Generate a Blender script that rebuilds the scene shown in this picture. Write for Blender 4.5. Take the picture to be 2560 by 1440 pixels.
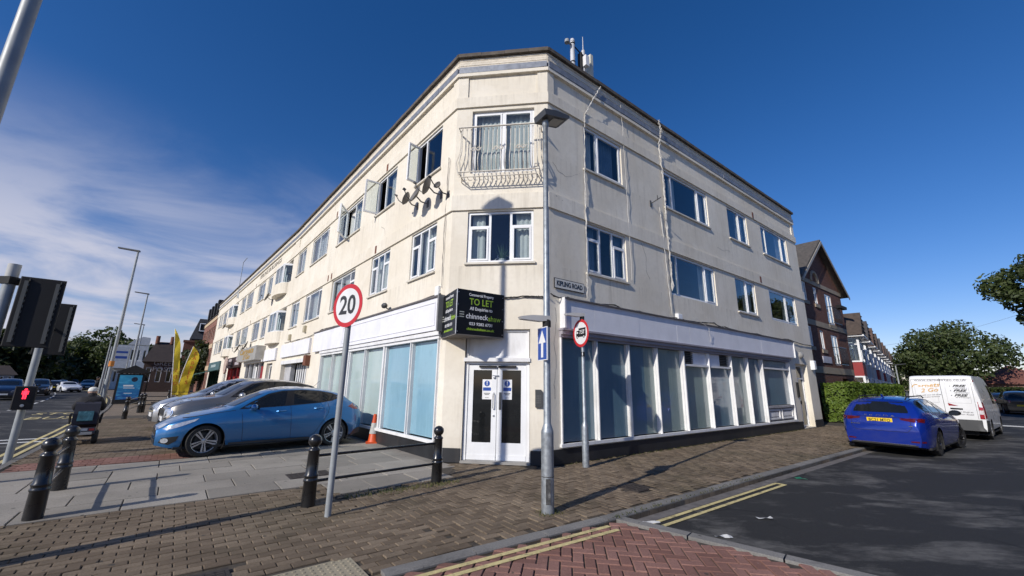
import bpy, bmesh, math, random
import numpy as np
from math import sin, cos, pi, radians as rad, sqrt, hypot
from mathutils import Vector, Matrix, noise
from mathutils.bvhtree import BVHTree

# ------------------------------------------------------------------ camera, sky, sun
scene = bpy.context.scene
for o in list(bpy.data.objects): bpy.data.objects.remove(o)
COL = scene.collection
CAM_H = 1.6
cd = bpy.data.cameras.new('camera'); cam = bpy.data.objects.new('camera', cd); COL.objects.link(cam)
cd.sensor_width = 36; cd.lens = 36*1012/2560; cd.clip_start = .05; cd.clip_end = 5000
p_, r_ = rad(13.4), rad(.8)
F_ = Vector((0, cos(p_), sin(p_))); U0 = Vector((0, -sin(p_), cos(p_))); R0 = Vector((1, 0, 0))
R_ = cos(r_)*R0+sin(r_)*U0; U_ = -sin(r_)*R0+cos(r_)*U0
cam.matrix_world = Matrix(((R_.x, U_.x, -F_.x, 0), (R_.y, U_.y, -F_.y, 0), (R_.z, U_.z, -F_.z, CAM_H), (0, 0, 0, 1)))
scene.camera = cam
SUN_AZ, SUN_EL = 41.0+180, 30.0
sl = bpy.data.lights.new('sun', 'SUN'); sl.energy = 4.3; sl.angle = rad(.53); sl.color = (1, .94, .85)
so = bpy.data.objects.new('sun', sl); COL.objects.link(so); so.location = (-20, -20, 30)
sd = Vector((sin(rad(SUN_AZ))*cos(rad(SUN_EL)), cos(rad(SUN_AZ))*cos(rad(SUN_EL)), sin(rad(SUN_EL))))
so.rotation_euler = sd.to_track_quat('Z', 'Y').to_euler()
world = bpy.data.worlds.new('World'); scene.world = world; world.use_nodes = True
wt = world.node_tree; wt.nodes.clear()
def wn(t, **k):
    n = wt.nodes.new(t)
    for a, b in k.items(): setattr(n, a, b)
    return n
wo = wn('ShaderNodeOutputWorld'); wb = wn('ShaderNodeBackground'); wb.inputs[1].default_value = .13
sky = wn('ShaderNodeTexSky', sky_type='NISHITA', sun_disc=False, sun_elevation=rad(SUN_EL), sun_rotation=rad(SUN_AZ), altitude=20, air_density=1.0, dust_density=.2, ozone_density=3.0)
wtc = wn('ShaderNodeTexCoord')
# a bank of thin high cloud low over the main road side of the sky
sep = wn('ShaderNodeSeparateXYZ'); wt.links.new(wtc.outputs['Generated'], sep.inputs[0])
def wmath(op, a, b=None, clamp=False):
    n = wn('ShaderNodeMath', operation=op, use_clamp=clamp)
    for i, x in enumerate((a, b)):
        if x is None: continue
        if isinstance(x, (int, float)): n.inputs[i].default_value = x
        else: wt.links.new(x, n.inputs[i])
    return n.outputs[0]
def wmr(x, a, b, c=0, d=1):
    n = wn('ShaderNodeMapRange', interpolation_type='SMOOTHSTEP'); wt.links.new(x, n.inputs[0])
    for i, v in enumerate((a, b, c, d)): n.inputs[i+1].default_value = v
    return n.outputs[0]
zc = wmath('ADD', wmath('MAXIMUM', sep.outputs[2], 0), .12)
cmb = wn('ShaderNodeCombineXYZ')
wt.links.new(wmath('DIVIDE', sep.outputs[0], zc), cmb.inputs[0]); wt.links.new(wmath('DIVIDE', sep.outputs[1], zc), cmb.inputs[1])
nz = wn('ShaderNodeTexNoise'); nz.inputs['Scale'].default_value = 1.15; nz.inputs['Detail'].default_value = 9; nz.inputs['Roughness'].default_value = .55; nz.inputs['Distortion'].default_value = .5
wt.links.new(cmb.outputs[0], nz.inputs['Vector'])
az = wmath('DIVIDE', wmath('ADD', wmath('MULTIPLY', sep.outputs[0], .80), wmath('MULTIPLY', sep.outputs[1], -.60)), wmath('SQRT', wmath('ADD', wmath('MULTIPLY', sep.outputs[0], sep.outputs[0]), wmath('MULTIPLY', sep.outputs[1], sep.outputs[1]))))
side = wmr(az, -.64, -.90)                              # how far round towards the main road
low = wmr(sep.outputs[2], .50, .16)
dens = wmath('MULTIPLY', wmath('MULTIPLY', wmr(nz.outputs[0], .34, .62), side), low)
veil = wmath('MULTIPLY', wmath('MULTIPLY', side, wmr(sep.outputs[2], .46, .05)), .26)
fac = wmath('ADD', wmath('MULTIPLY', dens, .80), veil, True)
mixc = wn('ShaderNodeMixRGB'); mixc.inputs[2].default_value = (4.6, 4.7, 5.6, 1)
hs = wn('ShaderNodeHueSaturation'); hs.inputs['Saturation'].default_value = 1.32; wt.links.new(sky.outputs[0], hs.inputs['Color'])
tn = wn('ShaderNodeMixRGB', blend_type='MULTIPLY'); tn.inputs[0].default_value = 1; tn.inputs[2].default_value = (.80, .70, .86, 1); wt.links.new(hs.outputs[0], tn.inputs[1])
wt.links.new(fac, mixc.inputs[0]); wt.links.new(tn.outputs[0], mixc.inputs[1])
wt.links.new(mixc.outputs[0], wb.inputs[0]); wt.links.new(wb.outputs[0], wo.inputs[0])
vs_ = scene.view_settings; vs_.view_transform = 'Standard'; vs_.look = 'None'; vs_.gamma = 1; vs_.exposure = 0; vs_.use_curve_mapping = False
scene.render.engine = 'CYCLES'

# ------------------------------------------------------------------ helpers
WM = {}
def link(o): COL.objects.link(o); return o
def tag(o, label=None, cat=None, group=None, kind=None):
    for k, v in (('label', label), ('category', cat), ('group', group), ('kind', kind)):
        if v: o[k] = v
    return o
def thing(name, loc=(0, 0, 0), rz=0, label=None, cat=None, group=None, scale=1):
    o = bpy.data.objects.new(name, None); link(o); o.location = loc; o.rotation_euler = (0, 0, rz); o.scale = (scale,)*3
    o.empty_display_size = .2
    WM[o] = Matrix.Translation(Vector(loc)) @ Matrix.Rotation(rz, 4, 'Z') @ Matrix.Scale(scale, 4)
    return tag(o, label, cat, group)
class MB:
    def __init__(s, M=None): s.v = []; s.f = []; s.mi = []; s.M = M
    def add(s, vs, fs, mi=0):
        n = len(s.v)
        if s.M is None: s.v += [tuple(v) for v in vs]
        else: s.v += [tuple(s.M @ Vector(v)) for v in vs]
        s.f += [tuple(n+i for i in f) for f in fs]; s.mi += [mi]*len(fs); return s
    def box(s, x0, x1, y0, y1, z0, z1, mi=0):
        return s.add([(x, y, z) for x in (x0, x1) for y in (y0, y1) for z in (z0, z1)],
                     [(0, 1, 3, 2), (4, 6, 7, 5), (0, 4, 5, 1), (2, 3, 7, 6), (0, 2, 6, 4), (1, 5, 7, 3)], mi)
    def cbox(s, x0, x1, y0, y1, z0, z1, b=.01, mi=0):   # box with its +y face chamfered
        vs = [(x0, y0, z0), (x1, y0, z0), (x1, y0, z1), (x0, y0, z1), (x0, y1-b, z0), (x1, y1-b, z0), (x1, y1-b, z1), (x0, y1-b, z1),
              (x0+b, y1, z0+b), (x1-b, y1, z0+b), (x1-b, y1, z1-b), (x0+b, y1, z1-b)]
        fs = [(0, 3, 2, 1), (8, 9, 10, 11)]
        for i in range(4): j = (i+1) % 4; fs += [(i, j, 4+j, 4+i), (4+i, 4+j, 8+j, 8+i)]
        return s.add(vs, fs, mi)
    def prism(s, poly, y0, y1, mi=0):                    # poly in (x,z), extruded along y
        n = len(poly); vs = [(x, y0, z) for x, z in poly]+[(x, y1, z) for x, z in poly]
        return s.add(vs, [tuple(range(n)), tuple(range(2*n-1, n-1, -1))]+[(i, n+i, n+(i+1) % n, (i+1) % n) for i in range(n)], mi)
    def slab(s, poly, z0, z1, mi=0):                     # poly in (x,y), extruded along z
        n = len(poly); vs = [(x, y, z0) for x, y in poly]+[(x, y, z1) for x, y in poly]
        return s.add(vs, [tuple(range(n-1, -1, -1)), tuple(range(n, 2*n))]+[(i, (i+1) % n, n+(i+1) % n, n+i) for i in range(n)], mi)
    def cyl(s, p, q, r0, r1=None, n=12, cap=True, mi=0):
        r1 = r0 if r1 is None else r1; p = Vector(p); q = Vector(q); d = (q-p).normalized()
        a = d.orthogonal().normalized(); b = d.cross(a); vs = []
        for c, r in ((p, r0), (q, r1)): vs += [c+(a*cos(2*pi*i/n)+b*sin(2*pi*i/n))*r for i in range(n)]
        fs = [(i, (i+1) % n, n+(i+1) % n, n+i) for i in range(n)]
        if cap: fs += [tuple(range(n-1, -1, -1)), tuple(range(n, 2*n))]
        return s.add(vs, fs, mi)
    def tube(s, pts, r, n=6, mi=0):
        pts = [Vector(p) for p in pts]; k = len(pts); rs = r if isinstance(r, (list, tuple)) else [r]*k; vs = []; a = None
        for i, p in enumerate(pts):
            d = (pts[min(i+1, k-1)]-pts[max(i-1, 0)]).normalized()
            a = d.orthogonal() if a is None else a-d*a.dot(d)
            a.normalize(); b = d.cross(a); vs += [p+(a*cos(2*pi*j/n)+b*sin(2*pi*j/n))*rs[i] for j in range(n)]
        fs = [(i*n+j, i*n+(j+1) % n, (i+1)*n+(j+1) % n, (i+1)*n+j) for i in range(k-1) for j in range(n)]
        return s.add(vs, fs+[tuple(range(n-1, -1, -1)), tuple(range((k-1)*n, k*n))], mi)
    def lathe(s, prof, n=20, c=(0, 0, 0), axis='z', mi=0, cap=True):
        vs = []; k = len(prof)
        for r, h in prof:
            for j in range(n):
                a = 2*pi*j/n; q = (r*cos(a), r*sin(a), h)
                if axis == 'y': q = (q[0], q[2], q[1])
                elif axis == 'x': q = (q[2], q[0], q[1])
                vs.append((c[0]+q[0], c[1]+q[1], c[2]+q[2]))
        fs = [(i*n+j, i*n+(j+1) % n, (i+1)*n+(j+1) % n, (i+1)*n+j) for i in range(k-1) for j in range(n)]
        if cap and prof[0][0] > 1e-6: fs.append(tuple(range(n-1, -1, -1)))
        if cap and prof[-1][0] > 1e-6: fs.append(tuple(range((k-1)*n, k*n)))
        return s.add(vs, fs, mi)
    def ball(s, c, r, sx=1, sy=1, sz=1, n=12, m=8, mi=0):
        vs = [(c[0]+r*sx*sin(pi*i/m)*cos(2*pi*j/n), c[1]+r*sy*sin(pi*i/m)*sin(2*pi*j/n), c[2]+r*sz*cos(pi*i/m)) for i in range(m+1) for j in range(n)]
        return s.add(vs, [(i*n+j, (i+1)*n+j, (i+1)*n+(j+1) % n, i*n+(j+1) % n) for i in range(m) for j in range(n)], mi)
    def build(s, name, mat, parent=None, smooth=False, world=False, recalc=True, sharp=40):
        me = bpy.data.meshes.new(name); vs = s.v
        if world and parent is not None and parent in WM:
            inv = WM[parent].inverted(); vs = [tuple(inv @ Vector(v)) for v in vs]
        me.from_pydata(vs, [], s.f)
        mats = mat if isinstance(mat, (list, tuple)) else [mat]
        for m in mats: me.materials.append(m)
        if len(mats) > 1: me.polygons.foreach_set('material_index', s.mi)
        if recalc:
            bm = bmesh.new(); bm.from_mesh(me); bmesh.ops.remove_doubles(bm, verts=bm.verts, dist=1e-5); bmesh.ops.recalc_face_normals(bm, faces=bm.faces); bm.to_mesh(me); bm.free()
        if smooth:
            me.shade_smooth(); me.set_sharp_from_angle(angle=rad(sharp))
        o = bpy.data.objects.new(name, me); link(o)
        if parent is not None: o.parent = parent
        if parent in WM: WM[o] = WM[parent]
        return o
def copy_tree(o, parent=None, loc=None, rz=None, label=None):
    c = o.copy(); link(c); c.parent = parent
    if loc is not None: c.location = loc
    if rz is not None: c.rotation_euler = (0, 0, rz)
    if label: c['label'] = label
    for ch in KIDS(o): copy_tree(ch, c)
    return c
def KIDS(o): return [x for x in list(COL.objects) if x.parent == o]
FONT_CACHE = {}
def text(body, size, M, mat, parent, name='lettering', align='CENTER', bold=0, shear=0, sx=1, depth=.0015, world=False, fit=None):
    """flat lettering: M maps text x -> right, text y -> up, text z -> out of the surface"""
    cu = bpy.data.curves.new('txt', 'FONT'); cu.body = body; cu.size = size; cu.align_x = align; cu.align_y = 'CENTER'; cu.offset = bold; cu.shear = shear; cu.extrude = depth; cu.resolution_u = 3
    t = bpy.data.objects.new('txt', cu); me = bpy.data.meshes.new_from_object(t); bpy.data.objects.remove(t)
    if fit:
        xs = [v.co.x for v in me.vertices]; w = max(xs)-min(xs); c0 = (max(xs)+min(xs))/2; sx = fit/w
        for v in me.vertices: v.co.x -= c0
    S = Matrix.Diagonal((sx, 1, 1, 1)); T = M @ S
    if world and parent in WM: T = WM[parent].inverted() @ T
    me.transform(T); me.materials.clear(); me.materials.append(mat); me.name = name
    o = bpy.data.objects.new(name, me); link(o); o.parent = parent
    if parent in WM: WM[o] = WM[parent]
    return o
def frame_matrix(o, x, y):
    x = Vector(x).normalized(); y = Vector(y).normalized(); z = x.cross(y)
    return Matrix(((x.x, y.x, z.x, o[0]), (x.y, y.y, z.y, o[1]), (x.z, y.z, z.z, o[2]), (0, 0, 0, 1)))

def at(px, py, D):
    d = R_*((px-1280)/1012)-U_*((py-720)/1012)+F_; return Vector((0, 0, CAM_H))+d*(D/hypot(d.x, d.y))

# ------------------------------------------------------------------ materials
MATS = {}
class NT:
    def __init__(s, name):
        s.m = bpy.data.materials.new(name); s.m.use_nodes = True; s.t = s.m.node_tree; s.t.nodes.clear()
        s.out = s.n('ShaderNodeOutputMaterial')
    def n(s, t, **k):
        x = s.t.nodes.new(t)
        for a, b in k.items(): setattr(x, a, b)
        return x
    def l(s, a, b): s.t.links.new(a, b)
    def set(s, sock, v):
        if hasattr(v, 'type') and hasattr(v, 'links'): s.l(v, sock)
        else: sock.default_value = v
    def math(s, op, a, b=None, clamp=False):
        x = s.n('ShaderNodeMath', operation=op, use_clamp=clamp); s.set(x.inputs[0], a)
        if b is not None: s.set(x.inputs[1], b)
        return x.outputs[0]
    def mr(s, v, a, b, c=0., d=1.):
        x = s.n('ShaderNodeMapRange'); s.set(x.inputs[0], v)
        for i, q in enumerate((a, b, c, d)): x.inputs[i+1].default_value = q
        return x.outputs[0]
    def mix(s, f, a, b, mode='MIX'):
        x = s.n('ShaderNodeMixRGB', blend_type=mode); s.set(x.inputs[0], f)
        for i, q in ((1, a), (2, b)): s.set(x.inputs[i], q if not isinstance(q, tuple) else (*q[:3], 1))
        return x.outputs[0]
    def coord(s, kind='pos', scale=(1, 1, 1)):
        v = s.n('ShaderNodeNewGeometry').outputs['Position'] if kind == 'pos' else s.n('ShaderNodeTexCoord').outputs['Object']
        mp = s.n('ShaderNodeMapping'); mp.inputs['Scale'].default_value = scale; s.l(v, mp.inputs[0]); return mp.outputs[0]
    def noise(s, vec, scale, detail=5, rough=.55, dist=0):
        x = s.n('ShaderNodeTexNoise'); s.l(vec, x.inputs['Vector']); x.inputs['Scale'].default_value = scale; x.inputs['Detail'].default_value = detail
        x.inputs['Roughness'].default_value = rough; x.inputs['Distortion'].default_value = dist; return x.outputs[0]
    def bump(s, h, strength=.3, dist=.01, nrm=None):
        x = s.n('ShaderNodeBump'); x.inputs['Strength'].default_value = strength; x.inputs['Distance'].default_value = dist; s.l(h, x.inputs['Height'])
        if nrm is not None: s.l(nrm, x.inputs['Normal'])
        return x.outputs[0]
    def pbsdf(s, col, rough=.6, metal=0, spec=.5, coat=0, normal=None, **k):
        b = s.n('ShaderNodeBsdfPrincipled'); s.set(b.inputs['Base Color'], (*col[:3], 1) if isinstance(col, tuple) else col)
        s.set(b.inputs['Roughness'], rough); s.set(b.inputs['Metallic'], metal); s.set(b.inputs['Specular IOR Level'], spec); s.set(b.inputs['Coat Weight'], coat)
        b.inputs['Coat Roughness'].default_value = .03
        if normal is not None: s.l(normal, b.inputs['Normal'])
        for a, v in k.items(): s.set(b.inputs[a.replace('_', ' ')], v)
        return b.outputs[0]
    def done(s, sh): s.l(sh, s.out.inputs[0]); MATS[s.m.name] = s.m; return s.m
def sc(c, k): return tuple(min(1, x*k) for x in c[:3])
def mat(name, col, rough=.6, metal=0, var=.12, vs=2.5, bump=0, bs=60, bd=.0012, spec=.5, coat=0, coord='pos', rnd=0, grime=0, gcol=(.08, .07, .06), gs=1.5):
    if name in MATS: return MATS[name]
    t = NT(name); c = t.coord(coord); n1 = t.noise(c, vs, 6)
    col_ = t.mix(t.mr(n1, .3, .7), sc(col, 1-var), sc(col, 1+var))
    if rnd:
        r = t.n('ShaderNodeObjectInfo').outputs['Random']; isl = t.n('ShaderNodeNewGeometry').outputs['Random Per Island']
        q = t.math('FRACT', t.math('ADD', r, isl)); col_ = t.mix(1.0, col_, t.mix(q, sc((1, 1, 1), 1-rnd), (1+0*rnd, 1.0, 1.0)), 'MULTIPLY')
    if grime:
        g = t.noise(t.coord(coord, (1, 1, .35)), gs, 8, .65)
        col_ = t.mix(t.mr(g, .52, .75, 0, grime), col_, gcol)
    nm = None
    if bump: nm = t.bump(t.noise(c, bs, 4), bump, bd)
    ro = t.mr(n1, .3, .7, max(.02, rough-.06), min(1, rough+.06))
    return t.done(t.pbsdf(col_, ro, metal, spec, coat, nm))
def m_wall():
    t = NT('cream_render'); c = t.coord()
    base = t.mix(t.mr(t.noise(c, .7, 6), .35, .68), (.70, .64, .53), (.79, .74, .64))
    base = t.mix(t.mr(t.noise(c, 9, 5), .45, .75, 0, .35), base, (.62, .565, .47))
    st = t.noise(t.coord('pos', (3.2, 3.2, .22)), 1.6, 7, .6)
    base = t.mix(t.mr(st, .56, .78, 0, .42), base, (.40, .36, .29))
    sx = t.n('ShaderNodeSeparateXYZ'); t.l(t.n('ShaderNodeNewGeometry').outputs['Position'], sx.inputs[0]); z = sx.outputs[2]; stain = None
    fine = t.noise(t.coord('pos', (9, 9, .5)), 1.3, 8, .65)
    for zt, ln in ((4.27, .75), (7.10, .8), (6.05, .5), (8.79, .45), (9.45, .5), (2.8, .6)):
        k = t.math('MULTIPLY', t.mr(z, zt-ln, zt), t.math('LESS_THAN', z, zt+.004)); stain = k if stain is None else t.math('MAXIMUM', stain, k)
    base = t.mix(t.math('MULTIPLY', t.math('MULTIPLY', stain, t.mr(fine, .49, .72)), .40), base, (.34, .30, .24))
    base = t.mix(t.mr(z, .9, .25, 0, .3), base, (.42, .37, .29))
    base = t.mix(t.mr(t.noise(c, 1.7, 3, .4), .60, .63, 0, .16), base, (.86, .81, .72))
    h = t.math('ADD', t.noise(c, 130, 3), t.math('MULTIPLY', t.noise(c, 5, 4), 1.6))
    return t.done(t.pbsdf(base, .85, 0, .25, 0, t.bump(h, .5, .0055)))
def m_brick(name, az, c1, c2, mortar, sx=1):
    t = NT(name); g = t.n('ShaderNodeNewGeometry').outputs['Position']; d = t.n('ShaderNodeVectorMath', operation='DOT_PRODUCT'); t.l(g, d.inputs[0])
    d.inputs[1].default_value = (sin(rad(az))+.3*cos(rad(az)), cos(rad(az))-.3*sin(rad(az)), 0)
    sp = t.n('ShaderNodeSeparateXYZ'); t.l(g, sp.inputs[0]); cb = t.n('ShaderNodeCombineXYZ'); t.l(d.outputs['Value'], cb.inputs[0]); t.l(sp.outputs[2], cb.inputs[1])
    b = t.n('ShaderNodeTexBrick'); t.l(cb.outputs[0], b.inputs['Vector']); b.inputs['Scale'].default_value = 1
    b.inputs['Brick Width'].default_value = .225; b.inputs['Row Height'].default_value = .075; b.inputs['Mortar Size'].default_value = .009; b.inputs['Bias'].default_value = -.1
    for i, q in zip(('Color1', 'Color2', 'Mortar'), (c1, c2, mortar)): b.inputs[i].default_value = (*q, 1)
    col = t.mix(t.mr(t.noise(g, .8, 5), .35, .7, 0, .3), b.outputs[0], sc(c1, .55))
    return t.done(t.pbsdf(col, .85, 0, .3, 0, t.bump(t.math('SUBTRACT', 1, b.outputs[1]), .5, .01)))
def m_asphalt():
    t = NT('asphalt'); c = t.coord()
    mp = t.n('ShaderNodeMapping'); mp.inputs['Rotation'].default_value = (0, 0, rad(37)); mp.inputs['Scale'].default_value = (.5, 1.0, 1); t.l(t.n('ShaderNodeNewGeometry').outputs['Position'], mp.inputs[0])
    worn = t.mr(t.noise(mp.outputs[0], .75, 11, .72, .3), .50, .585)
    worn2 = t.mr(t.noise(mp.outputs[0], 5.5, 7, .7, .2), .42, .58)
    worn = t.math('MULTIPLY', worn, t.math('ADD', t.math('MULTIPLY', worn2, .6), .4))
    base = t.mix(worn, (.021, .021, .021), (.105, .102, .096))
    sp = t.noise(c, 190, 2); base = t.mix(t.mr(sp, .62, .78, 0, .55), base, (.20, .19, .18))
    base = t.mix(t.mr(t.noise(c, 34, 3), .66, .76, 0, .35), base, (.16, .15, .14))
    vo = t.n('ShaderNodeTexVoronoi', feature='DISTANCE_TO_EDGE'); t.l(t.coord('pos', (.35, .35, .35)), vo.inputs['Vector']); vo.inputs['Scale'].default_value = 1.3
    cr = t.math('MULTIPLY', t.mr(vo.outputs['Distance'], .010, .003), t.mr(t.noise(c, .5, 3), .5, .6)); base = t.mix(t.math('MULTIPLY', cr, .7), base, (.006, .006, .006))
    h = t.math('ADD', t.noise(c, 160, 3), t.noise(c, 12, 3))
    return t.done(t.pbsdf(base, .82, 0, .35, 0, t.bump(h, .6, .003)))
def m_paver(name, c1, c2, dirt=.5, moss=0):
    t = NT(name); c = t.coord(); r = t.n('ShaderNodeObjectInfo').outputs['Random']; isl = t.n('ShaderNodeNewGeometry').outputs['Random Per Island']
    q = t.math('FRACT', t.math('ADD', t.math('MULTIPLY', r, 7.3), isl))
    col = t.mix(q, c1, c2); col = t.mix(t.mr(t.noise(c, 60, 4), .35, .7, 0, .5), col, sc(c1, .62))
    col = t.mix(t.mr(t.noise(c, .9, 7, .62), .42, .72, 0, dirt), col, sc(c1, .45))
    col = t.mix(t.mr(t.noise(c, 6, 6, .65), .62, .74, 0, dirt*.8), col, (.05, .045, .038))
    col = t.mix(t.mr(t.noise(c, 25, 2), .73, .77, 0, .5), col, (.34, .32, .28)); col = t.mix(t.mr(t.noise(c, 11, 1, .3), .755, .775, 0, .75), col, (.045, .042, .038)); col = t.mix(t.mr(t.noise(c, 2.2, 6, .7, .8), .58, .66, 0, dirt*.55), col, sc(c1, .5))
    if moss: col = t.mix(t.mr(t.noise(c, .45, 5), .5, .7, 0, moss), col, (.045, .055, .022))
    h = t.math('ADD', t.noise(c, 120, 3), t.math('MULTIPLY', t.noise(c, 14, 3), .8))
    return t.done(t.pbsdf(col, .88, 0, .3, 0, t.bump(h, .5, .002)))
def m_pane(name, tint=(.75, .82, .84), refl=.9, base=.05):
    t = NT(name); fr = t.n('ShaderNodeLayerWeight'); fr.inputs[0].default_value = .5
    f = t.math('ADD', t.math('MULTIPLY', t.math('POWER', fr.outputs['Facing'], 4), refl), base, True)
    tr = t.n('ShaderNodeBsdfTransparent'); tr.inputs[0].default_value = (*tint, 1)
    gl = t.n('ShaderNodeBsdfGlossy'); gl.inputs['Roughness'].default_value = .015
    t.l(t.bump(t.noise(t.coord(), 1.1, 2), .05, .02), gl.inputs['Normal'])
    ms = t.n('ShaderNodeMixShader'); t.l(f, ms.inputs[0]); t.l(tr.outputs[0], ms.inputs[1]); t.l(gl.outputs[0], ms.inputs[2]); return t.done(ms.outputs[0])
def m_film(name, c1, c2, rough=.35):
    t = NT(name); c = t.coord('pos', (1, 1, .4)); col = t.mix(t.mr(t.noise(c, .9, 5, .6), .3, .7), c1, c2)
    col = t.mix(t.mr(t.noise(t.coord('pos', (6, 6, .5)), 2, 5), .55, .8, 0, .4), col, sc(c2, 1.3)); col = t.mix(t.mr(t.noise(t.coord('pos'), 3.5, 8, .7), .55, .75, 0, .35), col, sc(c1, .7))
    bn = t.bump(t.noise(t.coord('pos', (2.5, 2.5, .35)), 1.5, 3), .12, .03)
    return t.done(t.pbsdf(col, rough, 0, .5, 1.0, bn))
def m_leaf(name, c1, c2):
    t = NT(name); isl = t.n('ShaderNodeNewGeometry').outputs['Random Per Island']; col = t.mix(isl, c1, c2)
    col = t.mix(t.mr(t.noise(t.coord('pos'), .55, 4), .35, .7), sc(c1, .75), col)
    d = t.pbsdf(col, .55, 0, .35); tr = t.n('ShaderNodeBsdfTranslucent'); t.l(t.mix(.5, col, (.16, .22, .02)), tr.inputs[0])
    ms = t.n('ShaderNodeMixShader'); ms.inputs[0].default_value = .22; t.l(d, ms.inputs[1]); t.l(tr.outputs[0], ms.inputs[2]); return t.done(ms.outputs[0])
def m_carpaint(name, col, metal=.35, rough=.32):
    t = NT(name); c = t.coord('obj'); fl = t.noise(c, 900, 1); k = t.mix(t.mr(fl, .35, .7), sc(col, .88), sc(col, 1.12))
    dirt = t.mr(t.noise(c, 3, 6, .6), .5, .8, 0, .10); k = t.mix(dirt, k, (.16, .15, .13))
    return t.done(t.pbsdf(k, rough, metal, .5, 1.0, None))
def m_emit(name, col, s):
    t = NT(name); e = t.n('ShaderNodeEmission'); e.inputs[0].default_value = (*col, 1); e.inputs[1].default_value = s; return t.done(e.outputs[0])
WALL = m_wall(); ASPH = m_asphalt()
UPVC = mat('white_upvc', (.78, .79, .80), .35, var=.04, grime=.25, gcol=(.45, .42, .38))
WPAINT = mat('flaking_white_paint', (.72, .72, .72), .55, var=.06, bump=.3, bs=25, grime=.45, gcol=(.34, .32, .29), gs=3)
FASC = mat('fascia_board_white', (.74, .74, .78), .7, var=.05, bump=.5, bs=90, bd=.004, grime=.22, gcol=(.40, .38, .37), gs=1.2)
PLINTH = mat('black_plinth_paint', (.018, .019, .022), .5, var=.3, bump=.3, bs=30, grime=.3, gcol=(.09, .08, .07))
COPING = mat('dark_coping', (.10, .085, .07), .9, var=.35, vs=6, bump=.6, bs=30)
LEAD = mat('lead_sheet', (.21, .23, .27), .55, .2, var=.25, vs=5, bump=.4, bs=9, bd=.02)
TAN = m_paver('tan_block_paver', (.135, .100, .068), (.255, .198, .138), .62, .25)
RED = m_paver('red_block_paver', (.21, .105, .082), (.33, .18, .145), .5)
SLAB = m_paver('grey_flagstone', (.245, .225, .195), (.375, .345, .30), .42)
JOINT = mat('paving_joint_sand', (.055, .045, .034), .95, var=.4, vs=20)
KERB = m_paver('granite_kerb', (.17, .165, .155), (.25, .24, .225), .6)
CONC = mat('concrete', (.30, .29, .27), .9, var=.2, bump=.4)
GALV = mat('galvanised_steel', (.36, .39, .41), .45, .65, var=.25, vs=14, coord='obj', bump=.08, bs=40)
GREYP = mat('grey_painted_steel', (.30, .32, .33), .5, .1, var=.12, vs=6, coord='obj')
DGREY = mat('dark_grey_plastic', (.05, .052, .055), .5, coord='obj')
BLACK = mat('black_gloss_paint', (.012, .012, .013), .3, var=.2, vs=8, coord='obj', coat=.4)
RUBBER = mat('rubber', (.018, .018, .018), .75, coord='obj', bump=.2, bs=90)
MATTE = mat('matt_black', (.012, .012, .013), .8, coord='obj')
YELL = mat('yellow_road_paint', (.56, .47, .22), .8, var=.18, vs=20, grime=.95, gcol=(.045, .042, .04), gs=9, bump=.3)
WLINE = mat('white_road_paint', (.62, .62, .60), .8, var=.15, vs=20, grime=.4, gcol=(.10, .09, .08), gs=5)
PANE = m_pane('window_glass', (.86, .90, .91), refl=.9, base=.05)
DARKGLASS = mat('door_black_glass', (.012, .013, .014), .06, var=.2, spec=.5, coat=.0)
CURT = mat('net_curtain', (.62, .61, .58), .9, var=.1); CURT2 = mat('beige_curtain', (.45, .40, .33), .9, var=.15); CURT3 = mat('blue_curtain', (.16, .22, .30), .9, var=.2)
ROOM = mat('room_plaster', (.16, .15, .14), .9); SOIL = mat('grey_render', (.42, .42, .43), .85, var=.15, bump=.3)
WHITE = mat('white_print', (.78, .78, .78), .4, var=.02); BLKP = mat('black_print', (.012, .012, .014), .4); REDP = mat('sign_red', (.50, .022, .028), .4, var=.04, coord='obj'); BLUEP = mat('sign_blue', (.018, .07, .33), .4, var=.04, coord='obj')
LIME = mat('lime_print', (.33, .52, .04), .4); CHROME = mat('chrome', (.7, .7, .7), .15, 1, var=.05, coord='obj'); ALLOY = mat('alloy_silver', (.52, .53, .55), .3, .75, var=.06, coord='obj')
BROWN = mat('terracotta', (.16, .06, .035), .8); CABLE = mat('cable_black', (.02, .02, .02), .7); CABLEW = mat('cable_white', (.58, .56, .52), .7, var=.2)
# ------------------------------------------------------------------ plan geometry (metres, camera above the origin)
TH = rad(51); UX, UY = sin(TH), cos(TH)
def uv(u, v): return (u*UX-v*UY, u*UY+v*UX)
def to_uv(x, y): return (x*UX+y*UY, -x*UY+y*UX)
def azv(a): return Vector((sin(rad(a)), cos(rad(a))))
KER = [(-3.9, 2.05), (-1.05, 3.93), (1.22, 5.50), (4.68, 8.13), (9.08, 11.42), (19.6, 19.3), (19.6+160*sin(rad(44)), 19.3+160*cos(rad(44)))]
NK = len(KER)
def uvb(u, v): return uv(u-.0014*max(0, v-15)**2, v)
VS = [-40, 5, 10, 15, 20, 26, 32, 38, 44, 50, 58, 66, 75, 85, 96, 110, 125, 140, 160, 180]
def bstrip(u0, u1, z0, z1, v0=-40, v1=180):
    vs = [v0]+[v for v in VS if v0 < v < v1]+[v1]; mb = MB()
    for a, b in zip(vs, vs[1:]): mb.slab([uvb(u0, a), uvb(u1, a), uvb(u1, b), uvb(u0, b)], z0, z1)
    return mb
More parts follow.
